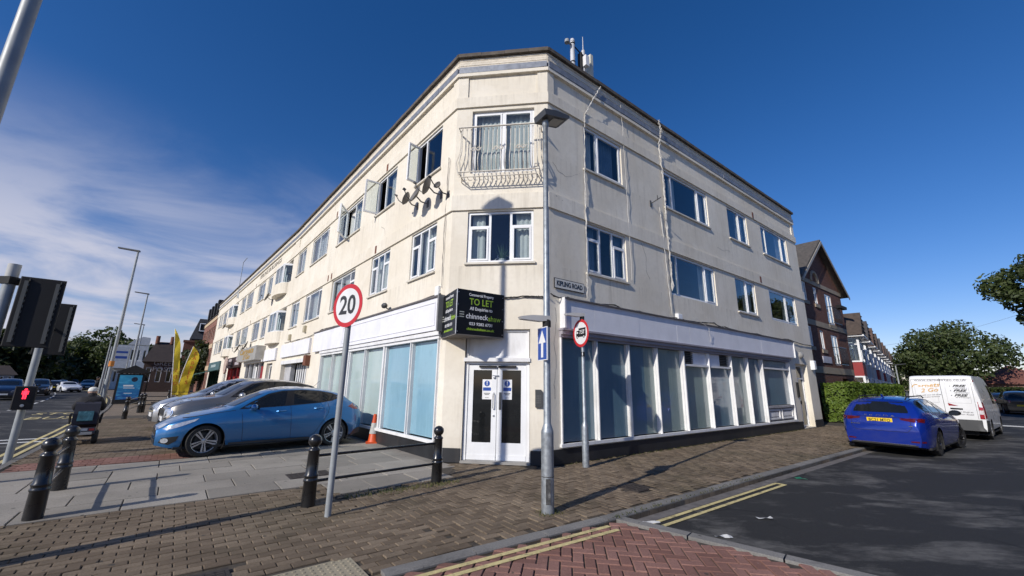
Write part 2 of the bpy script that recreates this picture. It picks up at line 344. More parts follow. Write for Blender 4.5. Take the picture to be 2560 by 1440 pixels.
def offset_pl(pts, d):                                   # to the right of travel
    out = []; n = len(pts); P = [Vector(p) for p in pts]
    for i in range(n):
        ns = []
        if i > 0: t = (P[i]-P[i-1]).normalized(); ns.append(Vector((t.y, -t.x)))
        if i < n-1: t = (P[i+1]-P[i]).normalized(); ns.append(Vector((t.y, -t.x)))
        if len(ns) == 2:
            m = (ns[0]+ns[1]).normalized(); out.append(tuple(P[i]+m*d/max(.3, m.dot(ns[0]))))
        else: out.append(tuple(P[i]+ns[0]*d))
    return out
def strip(pl, d0, d1, z0, z1, mb=None):
    a = offset_pl(pl, d0); b = offset_pl(pl, d1); mb = mb or MB()
    for i in range(len(pl)-1): mb.slab([a[i], b[i], b[i+1], a[i+1]], z0, z1)
    return mb
def cut_pl(pl, t0, t1, step=None):
    P = [Vector(p) for p in pl]; L = [0]
    for i in range(len(P)-1): L.append(L[-1]+(P[i+1]-P[i]).length)
    def at(t):
        for i in range(len(P)-1):
            if t <= L[i+1] or i == len(P)-2: return tuple(P[i].lerp(P[i+1], (t-L[i])/(L[i+1]-L[i])))
    ts = [t0]+[l for l in L if t0+1e-3 < l < t1-1e-3]+[t1]
    return [at(t) for t in ts]
def inpoly(x, y, poly):
    c = False; n = len(poly)
    for i in range(n):
        (x0, y0), (x1, y1) = poly[i], poly[i-1]
        if (y0 > y) != (y1 > y) and x < (x1-x0)*(y-y0)/(y1-y0)+x0: c = not c
    return c
CM = cam.matrix_world.inverted()
def ndc(x, y, z=0):
    q = CM @ Vector((x, y, z))
    if q.z > -.1: return None
    return (q.x/-q.z*1012/1280, q.y/-q.z*1012/720, -q.z)
def structure(name, mb, m, **k): return tag(mb.build(name, m, **k), kind='structure')

# facades (plan corners)
PLE, PLB, PCL, PCR, PRF = (-33.687, 46.092), (-13.144, 22.985), (-1.467, 9.112), (.83, 8.819), (13.822, 18.715)
class Face:
    def __init__(s, a, b):
        s.a = Vector((*a, 0)); s.b = Vector((*b, 0)); s.L = (s.b-s.a).length; s.u = (s.b-s.a)/s.L; s.n = Vector((s.u.y, -s.u.x, 0))
        s.M = Matrix(((s.u.x, s.n.x, 0, a[0]), (s.u.y, s.n.y, 0, a[1]), (0, 0, 1, 0), (0, 0, 0, 1)))
    def pt(s, t, o, z): return s.M @ Vector((t, o, z))
    def txt(s, t, o, z): return frame_matrix(s.pt(t, o, z), s.u, (0, 0, 1))
PLB = tuple(Vector(PLB)+(Vector(PCL)-Vector(PLB)).normalized()*1.4)
FR, FC, F1, F2 = Face(PCR, PRF), Face(PCL, PCR), Face(PLB, PCL), Face(PLE, PLB)
FOOT = [PLE, PLB, PCL, PCR, PRF]
inR = Vector(PRF)-FR.n.xy*9; inL = Vector(PLE)-F2.n.xy*9
corner = Vector(PCL)-FR.n.xy*9-F1.n.xy*9
FOOTPOLY = FOOT+[tuple(inR), tuple(corner), tuple(inL)]

# ------------------------------------------------------------------ ground, roads
EARTH = mat('earth', (.09, .085, .065), .95, var=.4, vs=.3, bump=.5, bs=3)
gm = MB(); gm.slab([(-1400, -600), (1400, -600), (1400, 1600), (-1400, 1600)], -1, -.19); structure('ground', gm, EARTH)
mr = bstrip(-17.5, -2.3, -.4, -.10); structure('main_road', mr, ASPH)
sr = strip([(-9.5, -1.7)]+KER[1:], -.02, 8.6, -.4, -.095); structure('side_road', sr, ASPH)
def m_pavefar():
    t = NT('distant_paving'); g = t.n('ShaderNodeNewGeometry').outputs['Position']; mp = t.n('ShaderNodeMapping'); mp.inputs['Rotation'].default_value = (0, 0, rad(-38)); t.l(g, mp.inputs[0])
    b = t.n('ShaderNodeTexBrick'); t.l(mp.outputs[0], b.inputs['Vector']); b.inputs['Scale'].default_value = 1; b.inputs['Brick Width'].default_value = .2; b.inputs['Row Height'].default_value = .1; b.inputs['Mortar Size'].default_value = .006
    for i, q in zip(('Color1', 'Color2', 'Mortar'), ((.155, .118, .082), (.235, .185, .132), (.06, .05, .04))): b.inputs[i].default_value = (*q, 1)
    return t.done(t.pbsdf(t.mix(t.mr(t.noise(g, .7, 6), .4, .7, 0, .4), b.outputs[0], (.08, .065, .05)), .9))
arc = [uv(-2.27, 9), uv(-2.27, 6.6), uv(-1.9, 5.2), uv(-1.2, 4.5)]
PAVEPOLY = [uvb(-2.27, v) for v in reversed(VS) if v > 12]+arc+KER[1:]+[tuple(Vector(KER[-1])+Vector((-30, 40))), uvb(60, 180)]
pv = MB(); pv.slab(PAVEPOLY, -.35, -.03); pavement = structure('pavement', pv, m_pavefar())
# kerb stones
kerb_main = [uvb(-2.27, v) for v in reversed(VS) if 9 < v < 130]+[uv(-2.27, 9), uv(-2.27, 6.6), uv(-1.9, 5.2), uv(-1.2, 4.5), KER[1]]
kr = MB(); strip([KER[5], KER[6]], -.13, 0, -.3, .002, kr); strip([uvb(-2.27, v) for v in VS if v > 57], 0, .13, -.3, .002, kr); kerb = structure('kerb', kr, KERB)
def kerbrun(pl, t0, t1, ln, side, z=.003):
    t = t0
    while t < t1-1e-3:
        c = cut_pl(pl, t+.004, min(t1, t+ln)-.004); mb = MB(); a = offset_pl(c, 0); b = offset_pl(c, side); a2 = offset_pl(c, side*.12); n = len(c)
        for i in range(n-1):
            q = [a[i], b[i], b[i+1], a[i+1]] if side > 0 else [b[i], a[i], a[i+1], b[i+1]]
            mb.slab(q, -.3, z-.018)
            q2 = [a2[i], b[i], b[i+1], a2[i+1]] if side > 0 else [b[i], a2[i], a2[i+1], b[i+1]]
            mb.add([(x, y, z-.0178) for x, y in q]+[(x, y, z+random.uniform(-.003, .003)) for x, y in q2], [(4, 5, 6, 7), (0, 1, 5, 4), (1, 2, 6, 5), (2, 3, 7, 6), (3, 0, 4, 7)])
        mb.build('kerb_stone', KERB, kerb, recalc=False); t += ln
random.seed(3)
kerbrun(KER[1:6], 0, 25, .9, -.13)
kerbrun(list(reversed(kerb_main))[1:], .6, 50, .9, .13)
kerbrun([uv(-2.27, 8), uv(-2.27, 7)], 0, .9, .9, -.13)
def hb(pl, d0, d1, z0, z1): return strip(pl, d0, d1, z0, z1)
# side-road gutter channel
gt = MB(); strip(cut_pl(KER[1:], 2.9, 30), .005, .17, -.2, -.090, gt); structure('gutter', gt, mat('gutter_concrete', (.13, .12, .115), .9, var=.3, vs=8, bump=.5, bs=40, grime=.5))

# raised red crossing table
E0, E1 = Vector((1.40, 5.55)), Vector((3.5, 3.75)); ed = (E1-E0).normalized(); en = Vector((-ed.y, ed.x)) if Vector((-ed.y, ed.x)).x < 0 else Vector((ed.y, -ed.x))
TAB = [tuple(Vector(KER[2])+Vector((.12, 0))), tuple(E0+ed*4.6), (-.6, -1.2), (-5.0, 1.0), KER[0], KER[1]]
tb = MB(); tb.slab(TAB, -.3, -.036); table = structure('crossing_table', tb, JOINT)
def paver_mesh(name, l, w, h=.03, b=.006, m=None):
    mb = MB(); x, y = l/2, w/2
    vs = [(-x, -y, -h), (x, -y, -h), (x, y, -h), (-x, y, -h), (-x, -y, -b), (x, -y, -b), (x, y, -b), (-x, y, -b), (-x+b, -y+b, 0), (x-b, -y+b, 0), (x-b, y-b, 0), (-x+b, y-b, 0)]
    fs = [(8, 9, 10, 11)]
    for i in range(4): j = (i+1) % 4; fs += [(i, j, 4+j, 4+i), (4+i, 4+j, 8+j, 8+i)]
    me = bpy.data.meshes.new(name); me.from_pydata(vs, [], fs); me.materials.append(m); return me, vs, fs
def lay(parent, name, stuffname, cells, L, W, m, z, nobj=300, jit=.0045):
    """cells: (x, y, rotation). The nobj nearest the camera and in frame become objects, the rest one joined part."""
    me, vs, fs = paver_mesh(name, L, W, m=m)
    def score(c):
        q = ndc(c[0], c[1])
        return (0 if q and abs(q[0]) < 1 and abs(q[1]) < 1 else 1, hypot(c[0], c[1]))
    cells = sorted(cells, key=score); stuff = MB()
    for k, (x, y, r) in enumerate(cells):
        zz = z+random.uniform(-jit, jit); r += random.uniform(-.012, .012)
        tx, ty = random.uniform(-.012, .012), random.uniform(-.012, .012)
        if k < nobj:
            o = bpy.data.objects.new(name, me); link(o); o.parent = parent; o.location = (x, y, zz); o.rotation_euler = (tx, ty, r)
        else:
            c, s = cos(r), sin(r); stuff.add([(x+vx*c-vy*s, y+vx*s+vy*c, zz+vz+ty*vx+tx*vy) for vx, vy, vz in vs[4:]], [tuple(i-4 for i in f) for f in fs if min(f) >= 4])
    if stuff.f: tag(stuff.build(stuffname, m, parent, recalc=False), kind='stuff')
def herring(az, w, accept, ext, org=(0, 0)):
    a = azv(az); b = Vector((-a.y, a.x)); ra = math.atan2(a.y, a.x); out = []
    n0, n1, m0, m1 = ext
    for i in range(int(n0/w), int(n1/w)):
        for j in range(int(m0/w), int(m1/w)):
            k = (i-j) % 4
            if k == 0: cx, cy, r = i+1, j+.5, 0
            elif k == 3: cx, cy, r = i+.5, j+1, pi/2
            else: continue
            p = a*(cx*w)+b*(cy*w); x, y = p.x+org[0], p.y+org[1]
            if accept(x, y): out.append((x, y, ra+r))
    return out
def running(az, l, w, accept, ext, off=.5):
    a = azv(az); b = Vector((-a.y, a.x)); ra = math.atan2(a.y, a.x); out = []
    n0, n1, m0, m1 = ext
    for j in range(int(m0/w), int(m1/w)):
        for i in range(int(n0/l), int(n1/l)):
            p = a*((i+.5+(j % 2)*off)*l)+b*((j+.5)*w)
            if accept(p.x, p.y): out.append((p.x, p.y, ra))
    return out
def seen(x, y, dmax=24, mx=1.22, my=1.5):
    q = ndc(x, y); return q is not None and q[2] > .5 and abs(q[0]) < mx and abs(q[1]) < my and hypot(x, y) < dmax
def shrink(poly, d): return poly
def near_building(x, y, d=.06):
    for f in (FR, FC, F1, F2):
        r = Vector((x, y, 0))-f.a; s, o = r.dot(f.u), r.dot(f.n)
        if -.3 < s < f.L+.3 and o < d and o > -30:
            if inpoly(x, y, FOOTPOLY) or o > -.2: return True
    return inpoly(x, y, FOOTPOLY)
KIN = offset_pl(KER[1:], -.15)
def right_of_kerb(x, y, d=.0):
    best = None; p = Vector((x, y))
    for i in range(0, len(KER)-1):
        a, b = Vector(KER[i]), Vector(KER[i+1]); t = (b-a).normalized(); r = p-a; k = min(max(r.dot(t), 0), (b-a).length); q = (p-a-t*k).length
        if best is None or q < best[0]: best = (q, r.x*t.y-r.y*t.x)
    return best[1] > d
random.seed(11)
COVERS = [((2.05, 7.15), .27), ((-2.55, 3.72), .30), ((-1.55, 3.75), .42)]
def slab_zone(u, v): return (v > 7.42 and u < 2.1 and not (v > 12.3 and u < .6) and not (11.35 < v < 12.3 and u < .6)) or (v > 6.62 and 2.1 <= u and u < 4.5 and v-6.62 > (u-3.9)*.9)
def tan_ok(x, y):
    if not seen(x, y) or right_of_kerb(x, y, -.17) or near_building(x, y): return False
    u, v = to_uv(x, y)
    if u < -2.08 or slab_zone(u, v) or (11.35 < v < 12.3 and u < .6): return False
    for (cx, cy), r in COVERS:
        if abs((x-cx)*.8+(y-cy)*.6) < r and abs((y-cy)*.8-(x-cx)*.6) < r: return False
    return True
split = lambda x, y: to_uv(x, y)[0] < 2.15-(to_uv(x, y)[1]-6)*.25 or to_uv(x, y)[1] > 12
bed = MB(); bed.slab([uv(-2.1, 26), uv(-2.1, 5), uv(.4, 4.2)]+[offset_pl(KER, -.13)[i] for i in (1, 2, 3, 4)]+[tuple(Vector(KER[4])+azv(53.2)*14), tuple(FR.pt(24, -1, 0).xy), tuple(FR.pt(0, -1, 0).xy), uv(5, 26)], -.06, -.016); tag(bed.build('joint_bed', JOINT, pavement))
cells = herring(52.7, .104, lambda x, y: tan_ok(x, y) and not split(x, y), (-6, 40, -12, 30)) + running(51.5, .208, .104, lambda x, y: tan_ok(x, y) and split(x, y), (-8, 12, -3, 32))
lay(pavement, 'paver', 'paving', cells, .2, .096, TAN, 0, 300)
lay(pavement, 'red_paver', 'red_paving', running(51, .208, .104, lambda x, y: (lambda u, v: 11.4 < v < 12.25 and -2.0 < u < .55)(*to_uv(x, y)), (-14, 4, 6, 20)), .2, .096, RED, .001, 150)
lay(table, 'red_paver', 'red_paving', herring(8.0, .112, lambda x, y: seen(x, y, 14, 1.5, 2.2) and inpoly(x, y, TAB) and right_of_kerb(x, y, .03) and (Vector((x, y))-E0).dot(en) > .06, (-9, 9, -9, 9)), .214, .1, RED, -.022, 300)
# edging stones of the table
t = -.12
while t < 4.4:
    a, b = E0+ed*(t+.006), E0+ed*(t+.9); nn = en*.15
    mb = MB(); mb.slab([tuple(a), tuple(b), tuple(b-nn), tuple(a-nn)], -.3, -.02); mb.build('edging_stone', KERB, table); t += .91
# flagstones of the forecourt
random.seed(5); LV, LU = .62, .93; cnt = 0; flag_stuff = MB(); cache = {}
forecourt = structure('forecourt', MB().slab([uv(-2.1, 7.42), uv(2.1, 7.42), uv(2.1, 6.62), uv(3.9, 6.62), uv(4.8, 7.6), uv(4.55, 58), uv(.6, 58), uv(.6, 11.35), uv(-2.1, 11.35)], -.05, -.013), JOINT)
vv = 6.62; row = 0
while vv < 56:
    hgt = LV if vv > 7.4 else .79
    uu = -2.1 if (7.4 < vv < 11.3) else (.6 if vv > 7.4 else 2.1)
    end = 4.62 if vv > 7.4 else 4.1
    uu0 = uu; first = True
    while uu < end-.05:
        w = random.choice((.9, .9, .62, .93, .78)) if not first or row % 2 else random.choice((.5, .62)); first = False
        w = min(w, end-uu); h2 = min(hgt, 11.35-vv) if (uu < .6 and vv < 11.35 < vv+hgt) else hgt
        x, y = uv(uu+w/2, vv+h2/2); j = .007; mb = MB(); zz = random.uniform(-.003, .004); tl = random.uniform(-.006, .006)
        crn = [(uu+j, vv+j), (uu+w-j, vv+j), (uu+w-j, vv+h2-j), (uu+j, vv+h2-j)]; inn = [(uu+j+.006, vv+j+.006), (uu+w-j-.006, vv+j+.006), (uu+w-j-.006, vv+h2-j-.006), (uu+j+.006, vv+h2-j-.006)]
        vs = [(*uv(*q), -.02) for q in crn]+[(*uv(*q), zz-.005+tl*(q[0]-uu)) for q in crn]+[(*uv(*q), zz+tl*(q[0]-uu)) for q in inn]
        fs = [(8, 9, 10, 11)]+[f for i in range(4) for f in ((i, (i+1) % 4, 4+(i+1) % 4, 4+i), (4+i, 4+(i+1) % 4, 8+(i+1) % 4, 8+i))]
        if cnt < 295 and seen(x, y, 32, 1.15, 1.3): MB().add(vs, fs).build('flagstone', SLAB, forecourt, recalc=False); cnt += 1
        else: flag_stuff.add(vs, fs)
        uu += w
    vv += hgt; row += 1
if flag_stuff.f: tag(flag_stuff.build('flagstones', SLAB, forecourt, recalc=False), kind='stuff')
# inspection covers, drain, tactile slab
IRON = mat('cast_iron', (.055, .045, .04), .7, .4, var=.35, vs=18, bump=.4)
def cover(x, y, l, w, az, name, label, bars=6):
    t_ = thing(name, (x, y, 0), -rad(az)+pi/2, label, 'cover')
    MB().box(-l/2-.03, l/2+.03, -w/2-.03, w/2+.03, -.02, .004).build('frame', IRON, t_)
    mb = MB()
    for i in range(bars):
        for j in range(bars):
            mb.box(-l/2+l*(i+.1)/bars, -l/2+l*(i+.9)/bars, -w/2+w*(j+.1)/bars, -w/2+w*(j+.9)/bars, .003, .009)
    mb.build('lid', IRON, t_)
cover(2.05, 7.15, .36, .36, 52.7, 'drain_cover', 'small square iron drain cover in the pavers right of the sign-lamp post', 5)
cover(-2.55, 3.72, .48, .30, 51, 'inspection_cover', 'dark iron inspection cover at the bottom edge of the brown paving', 7)
cover(-3.55, 7.75, .62, .40, 51, 'manhole_cover', 'rusty rectangular manhole cover among the flagstones below the blue hatchback', 4)
cover(*uv(-.2, 22.2), .6, .45, 51, 'footway_cover', 'rectangular iron cover in the footway beyond the mobility scooter', 4)
tt = thing('tactile_slab', (-1.55, 3.75, 0), -rad(51)+pi/2, 'buff blister tactile slab at the bottom edge of the brown paving', 'paving slab')
BUFF = mat('buff_concrete', (.31, .27, .19), .9, var=.15, bump=.3)
MB().cbox(0, 0, 0, 0, 0, 0, 0); mb = MB(); mb.box(-.39, .39, -.39, .39, -.03, .002); mb.build('base', BUFF, tt)
mb = MB()
for i in range(12):
    for j in range(12): mb.lathe([(.016, .002), (.014, .007), (0, .008)], 6, (-.352+.064*i, -.352+.064*j, 0))
mb.build('blisters', BUFF, tt)
# painted lines
def line_strip(name, pl, d0, d1, z, m, label):
    o = strip(pl, d0, d1, z-.003, z).build(name, m); return structure_line(o, label)
def structure_line(o, label): return tag(o, kind='structure')
for d in (.19, .33):
    line_strip('yellow_line', cut_pl(KER[1:], 3.35, 7.15), d, d+.058, -.086, YELL, '')
    line_strip('yellow_line', cut_pl(KER, .1, 6.05), d-.09, d-.03, -.0165, YELL, '')
o = strip(cut_pl(KER[1:], 7.15, 7.21), .19, .388, -.089, -.086).build('yellow_line', YELL); tag(o, kind='structure')
for d in (.18, .40): tag(bstrip(-2.27-d-.09, -2.27-d, -.097, -.094, 8, 100).build('yellow_line', YELL), kind='structure')
random.seed(8)
def dash(u, v0, v1, w=.12, ln=2.0, gap=2.0, name='lane_line'):
    v = v0
    while v < v1:
        mb = MB(); mb.slab([uvb(u-w/2, v), uvb(u+w/2, v), uvb(u+w/2, min(v+ln, v1)), uvb(u-w/2, min(v+ln, v1))], -.099, -.095); tag(mb.build(name, WLINE), kind='structure'); v += ln+gap
dash(-6.0, 14, 120, .12, 2, 2); dash(-9.4, 8, 140, .14, 4, 1.6); dash(-11.3, 8, 140, .14, 4, 1.6)
for k in range(8):
    mb = MB(); v = 22+k*2.4; mb.slab([uv(-11.1, v+1.2), uv(-9.6, v), uv(-9.6, v+.25), uv(-11.1, v+1.45)], -.099, -.095); tag(mb.build('hatch_line', WLINE), kind='structure')
for v0 in (17.2, 18.0):
    mb = MB(); mb.slab([uv(-9.3, v0), uv(-2.5, v0), uv(-2.5, v0+.2), uv(-9.3, v0+.2)], -.099, -.095); tag(mb.build('stop_line', WLINE), kind='structure')
for k, s_ in enumerate(('BUS', 'STOP')):
    M = Matrix.Translation((*uv(-3.9, 27+k*3.2), -.0945)) @ Matrix.Rotation(-rad(51)+pi/2, 4, 'Z') @ Matrix.Diagonal((1, 2.4, 1, 1))
    o = text(s_, .9, M, YELL, None, 'road_lettering', depth=.0005); tag(o, kind='structure')
# far-side pavement of the main road and of the side road
tag(bstrip(-28, -17.4, -.3, .0).build('far_pavement', CONC), kind='structure')
o = strip([(-9.5, -1.7)]+KER[1:], 8.6, 11.0, -.3, 0).build('opposite_pavement', CONC); tag(o, kind='structure')
o = MB().slab([tuple(FR.pt(26.5, 4.2, 0).xy), tuple(FR.pt(27.4, 4.2, 0).xy), tuple(FR.pt(27.4, 12, 0).xy), tuple(FR.pt(26.5, 12, 0).xy)], -.096, -.09); tag(o.build('hump_line', WLINE), kind='structure')
# ------------------------------------------------------------------ the corner building
random.seed(21)
bld = thing('corner_building', (-.3, 9.0, 0), 0, 'three-storey cream rendered corner building with chamfered corner and white shopfronts', 'building')
def B(mb, name, m, parent=None, **k): return mb.build(name, m, parent or bld, world=True, **k)
ZT = 10.1; Z1, Z2 = (4.30, 5.62), (7.13, 8.43)
def wallface(F, holes, z0, z1, m, s0=0, s1=None, name='wall', parent=None):
    s1 = F.L if s1 is None else s1; mb = MB(F.M)
    S = sorted({s0, s1}|{h[i] for h in holes for i in (0, 1)}); Zs = sorted({z0, z1}|{h[i] for h in holes for i in (2, 3)})
    S = [x for x in S if s0 <= x <= s1]
    for a, b in zip(S, S[1:]):
        for c, d in zip(Zs, Zs[1:]):
            ms, mz = (a+b)/2, (c+d)/2
            if any(h[0] < ms < h[1] and h[2] < mz < h[3] for h in holes): continue
            mb.add([(a, 0, c), (b, 0, c), (b, 0, d), (a, 0, d)], [(0, 1, 2, 3)])
    for h in holes:
        a, b, c, d, dp = h[:5]
        mb.add([(a, 0, c), (b, 0, c), (b, 0, d), (a, 0, d), (a, -dp, c), (b, -dp, c), (b, -dp, d), (a, -dp, d)], [(0, 4, 5, 1), (1, 5, 6, 2), (2, 6, 7, 3), (3, 7, 4, 0)]+([(4, 7, 6, 5)] if len(h) > 5 else []))
    return mb.build(name, m, parent or bld, world=True, recalc=False)
def ring(mb, a, b, c, d, w, y0, y1):
    mb.box(a, a+w, y0, y1, c, d); mb.box(b-w, b, y0, y1, c, d); mb.box(a+w, b-w, y0, y1, c, c+w); mb.box(a+w, b-w, y0, y1, d-w, d)
def curtain(F, a, b, c, d, y, m, parent, amp=.02, pitch=.11):
    n = max(6, int((b-a)/pitch*4)); mb = MB(F.M)
    vs = []
    for i in range(n+1):
        x = a+(b-a)*i/n; yy = y+amp*sin(i*pi/2+.4*sin(i))+random.uniform(-.004, .004)
        vs += [(x, yy, c), (x, yy, d)]
    mb.add(vs, [(2*i, 2*i+2, 2*i+3, 2*i+1) for i in range(n)]); return mb.build('curtain', m, parent, world=True, recalc=False, smooth=True, sharp=180)
def window(F, s0, s1, z0, z1, cols=('s', 'f', 's'), wid=None, dp=.10, curt=None, sill=True, parent=None, name='window', fm=None, glass=None, opened=None):
    """cols: f fixed light, s casement, t transom over casement, o left out (stands open)"""
    fm = fm or UPVC; glass = glass or PANE; fw = .055; n = len(cols); wid = wid or [1]*n; tot = sum(wid); y0, y1 = -dp, -dp+.06
    mb = MB(F.M); ring(mb, s0+.006, s1-.006, z0+.006, z1-.006, fw, y0, y1); xs = [s0+.006+fw/2]
    for w in wid: xs.append(xs[-1]+(s1-s0-.012-fw)*w/tot)
    for x in xs[1:-1]: mb.box(x-fw/2, x+fw/2, y0+.001, y1-.002, z0+.006+fw, z1-.006-fw)
    panes = []
    for c, a, b in zip(cols, xs, xs[1:]):
        a2, b2, c2, d2 = a+fw/2, b-fw/2, z0+.006+fw, z1-.006-fw
        if c == 't':
            zt = d2-(d2-c2)*.27; mb.box(a2, b2, y0+.001, y1-.002, zt-.02, zt+.02); panes.append((a2, b2, zt+.02, d2, y0+.035)); d2 = zt-.02
        if c in 'st': ring(mb, a2+.004, b2-.004, c2+.004, d2-.004, .042, y0+.02, y1+.014); panes.append((a2+.04, b2-.04, c2+.04, d2-.04, y0+.05))
        elif c == 'f': panes.append((a2, b2, c2, d2, y0+.035))
    fr = mb.build(name, fm, parent or bld, world=True)
    for a, b, c, d, y in panes: MB(F.M).box(a-.005, b+.005, y-.004, y+.004, c-.005, d+.005).build('pane', glass, fr, world=True)
    if sill: MB(F.M).prism([(s0-.04, z0-.045), (s1+.04, z0-.045), (s1+.04, z0+.002), (s0-.04, z0+.002)], -dp+.062, .055).build('sill', mat('sill_paint', (.62, .58, .50), .7, var=.1, grime=.4, gcol=(.25, .22, .18)), fr, world=True)
    for a, b, m in (curt or []): curtain(F, s0+(s1-s0)*a, s0+(s1-s0)*b, z0, z1, -dp-.1, m, fr)
    if opened:                                           # a sash standing open: (column, hinge 'l'/'r', angle)
        k, hinge, ang = opened; a, b = xs[k]+fw/2, xs[k+1]-fw/2; c, d = z0+.06, z1-.06; w = b-a
        hx = a if hinge == 'l' else b; L = Matrix.Translation((hx, y1, 0)) @ Matrix.Rotation(ang, 4, 'Z'); mb = MB(F.M @ L); sg = 1 if hinge == 'l' else -1
        x0, x1 = sorted((0, sg*w)); ring(mb, x0, x1, c, d, .05, -.02, .035); o = mb.build('open_sash', fm, fr, world=True)
        MB(F.M @ L).box(x0+.045, x1-.045, .004, .01, c+.045, d-.045).build('pane', glass, o, world=True)
    return fr
def win_curt():
    r = random.random(); w = random.uniform(.16, .3)
    if r < .30: return [(0, w, CURT), (1-w, 1, CURT)]
    if r < .55: return [(0.02, .98, CURT)]
    if r < .75: return [(0, w, CURT2), (1-w, 1, CURT2)]
    return [(0, w*1.3, CURT3), (1-w, 1, CURT3)]
PAN = (8.87, 9.43)
# ---- street side (right of the corner)
Rw = [(1.28, 2.88), (5.0, 7.78), (9.3, 10.96), (12.28, 15.1)]
holes = [(a, b, *Z1, .12) for a, b in Rw]+[(a, b, *Z2, .12) for a, b in Rw]+[(.3, 13.3, .40, 2.80, .20), (14.0, 15.35, .03, 2.62, .30), (.22, FR.L-.3, PAN[0], PAN[1], .035, 1)]
wallface(FR, holes, 0, 9.56, WALL)
window(FR, 1.28, 2.88, *Z1, cols='tft', curt=[(.0, .3, CURT3), (.75, 1, CURT3)])
window(FR, 5.0, 7.78, *Z1, cols='fss'[:1]+'fs', wid=[.5, 2, .75], sill=False, curt=[(.72, 1, CURT)])
window(FR, 9.3, 10.96, *Z1, cols='fs', wid=[1.2, 1], curt=[(.55, 1, CURT)])
window(FR, 12.28, 15.1, *Z1, cols='ss', wid=[1.6, 1], sill=False, curt=[(.62, 1, CURT)])
window(FR, 1.28, 2.88, *Z2, cols='fs', wid=[.75, 1.5], curt=[(0, .3, CURT), (.5, .9, CURT3)])
window(FR, 5.0, 7.78, *Z2, cols='sfs', wid=[.6, 2, .8], curt=[(.0, .15, CURT2), (.2, .33, CURT), (.8, 1, CURT)])
window(FR, 9.3, 10.96, *Z2, cols='fs', wid=[1.3, 1], curt=[(.6, 1, CURT)])
window(FR, 12.28, 15.1, *Z2, cols='sfs', wid=[.6, 2, .8], curt=[(.7, 1, CURT)])
# ---- chamfer
holes = [(.40, 1.98, 6.64, 8.40, .14), (.39, 1.97, 4.34, 5.62, .12), (.45, 1.89, .04, 2.79, .16), (.26, 2.06, PAN[0]-.08, PAN[1], .035, 1)]
wallface(FC, holes, 0, 9.56, WALL)
window(FC, .39, 1.97, 4.34, 5.62, cols='tft', wid=[1, 1, 1], curt=[(.72, .98, CURT), (.05, .25, CURT)])
window(FC, .40, 1.98, 6.64, 8.40, cols='ss', sill=False, dp=.13, curt=[(.05, .97, CURT)], name='french_window')
# plant on the inner sill of the chamfer window
pl_ = thing('house_plant', FC.pt(1.2, -.28, 4.36), 0, 'spiky house plant with pale ring ornaments inside the first-floor corner window', 'plant')
mb = MB()
for i in range(16):
    a = i*2.4; l = random.uniform(.28, .45); d = Vector((cos(a), sin(a)*.4, random.uniform(.6, 1.5))).normalized()*l; p = Vector((0, 0, .12)); s_ = Vector((-sin(a), cos(a), 0))*.02
    mb.add([p-s_, p+s_, p+d*.6+s_*.8, p+d, p+d*.6-s_*.8], [(0, 1, 2, 3, 4)])
mb.build('leaves', m_leaf('spiky_leaf', (.05, .09, .04), (.12, .18, .08)), pl_, recalc=False)
mb = MB().lathe([(.07, 0), (.09, .14)], 12); mb.build('pot', mat('pot_white', (.6, .6, .58), .4, coord='obj'), pl_)
mb = MB()
for k, (x, z, r) in enumerate(((-.02, .22, .1), (.08, .14, .12), (-.08, .1, .11))): mb.tube([(x+r*cos(t*pi/8), .1, z+r*sin(t*pi/8)) for t in range(17)], .008)
mb.build('ring_ornament', WHITE, pl_)
# ---- main-road side, near length
q = -1.4
Lw = [(16.02, 17.42), (13.13, 14.6), (8.95, 11.62), (4.95, 7.6), (2.12, 3.78)]; Lw = [(a+q, b+q) for a, b in Lw]
SH = (7.25, 16.5); SHU = (.2, 5.3)
holes = [(a, b, *Z1, .12) for a, b in Lw]+[(a, b, *Z2, .12) for a, b in Lw]+[(*SH, .40, 2.68, .18), (*SHU, .03, 2.62, .5), (.5, F1.L-.25, PAN[0], PAN[1], .035, 1)]
wallface(F1, holes, 0, 9.56, WALL)
window(F1, *Lw[0], *Z1, cols='tft', curt=[(.3, .7, CURT), (.72, 1, CURT)]); window(F1, *Lw[1], *Z1, cols='tft', curt=[(.05, .95, CURT)])
window(F1, *Lw[2], *Z1, cols='fft', wid=[1, 1, .6], dp=.12, curt=[(.0, .3, CURT), (.4, .65, CURT)]); window(F1, *Lw[3], *Z1, cols='sfs', wid=[.7, 1.6, .6], curt=[(.3, .65, CURT)]); window(F1, *Lw[4], *Z1, cols='fs', curt=[(0, 1, CURT)])
window(F1, *Lw[0], *Z2, cols='of', wid=[.6, 1.2], curt=[(.85, 1, CURT3)], opened=(0, 'l', rad(82)))
window(F1, *Lw[1], *Z2, cols='of', wid=[.8, 1.2], curt=[(.5, .8, CURT)], opened=(0, 'l', rad(95)))
window(F1, *Lw[2], *Z2, cols='sof', wid=[.9, 1, .8], curt=[(.35, 1, CURT)], opened=(1, 'l', rad(35)))
window(F1, *Lw[3], *Z2, cols='ffs', wid=[1, 1, .25], curt=[(.1, .9, CURT)]); window(F1, *Lw[4], *Z2, cols='ff', curt=[(.1, 1, CURT)])
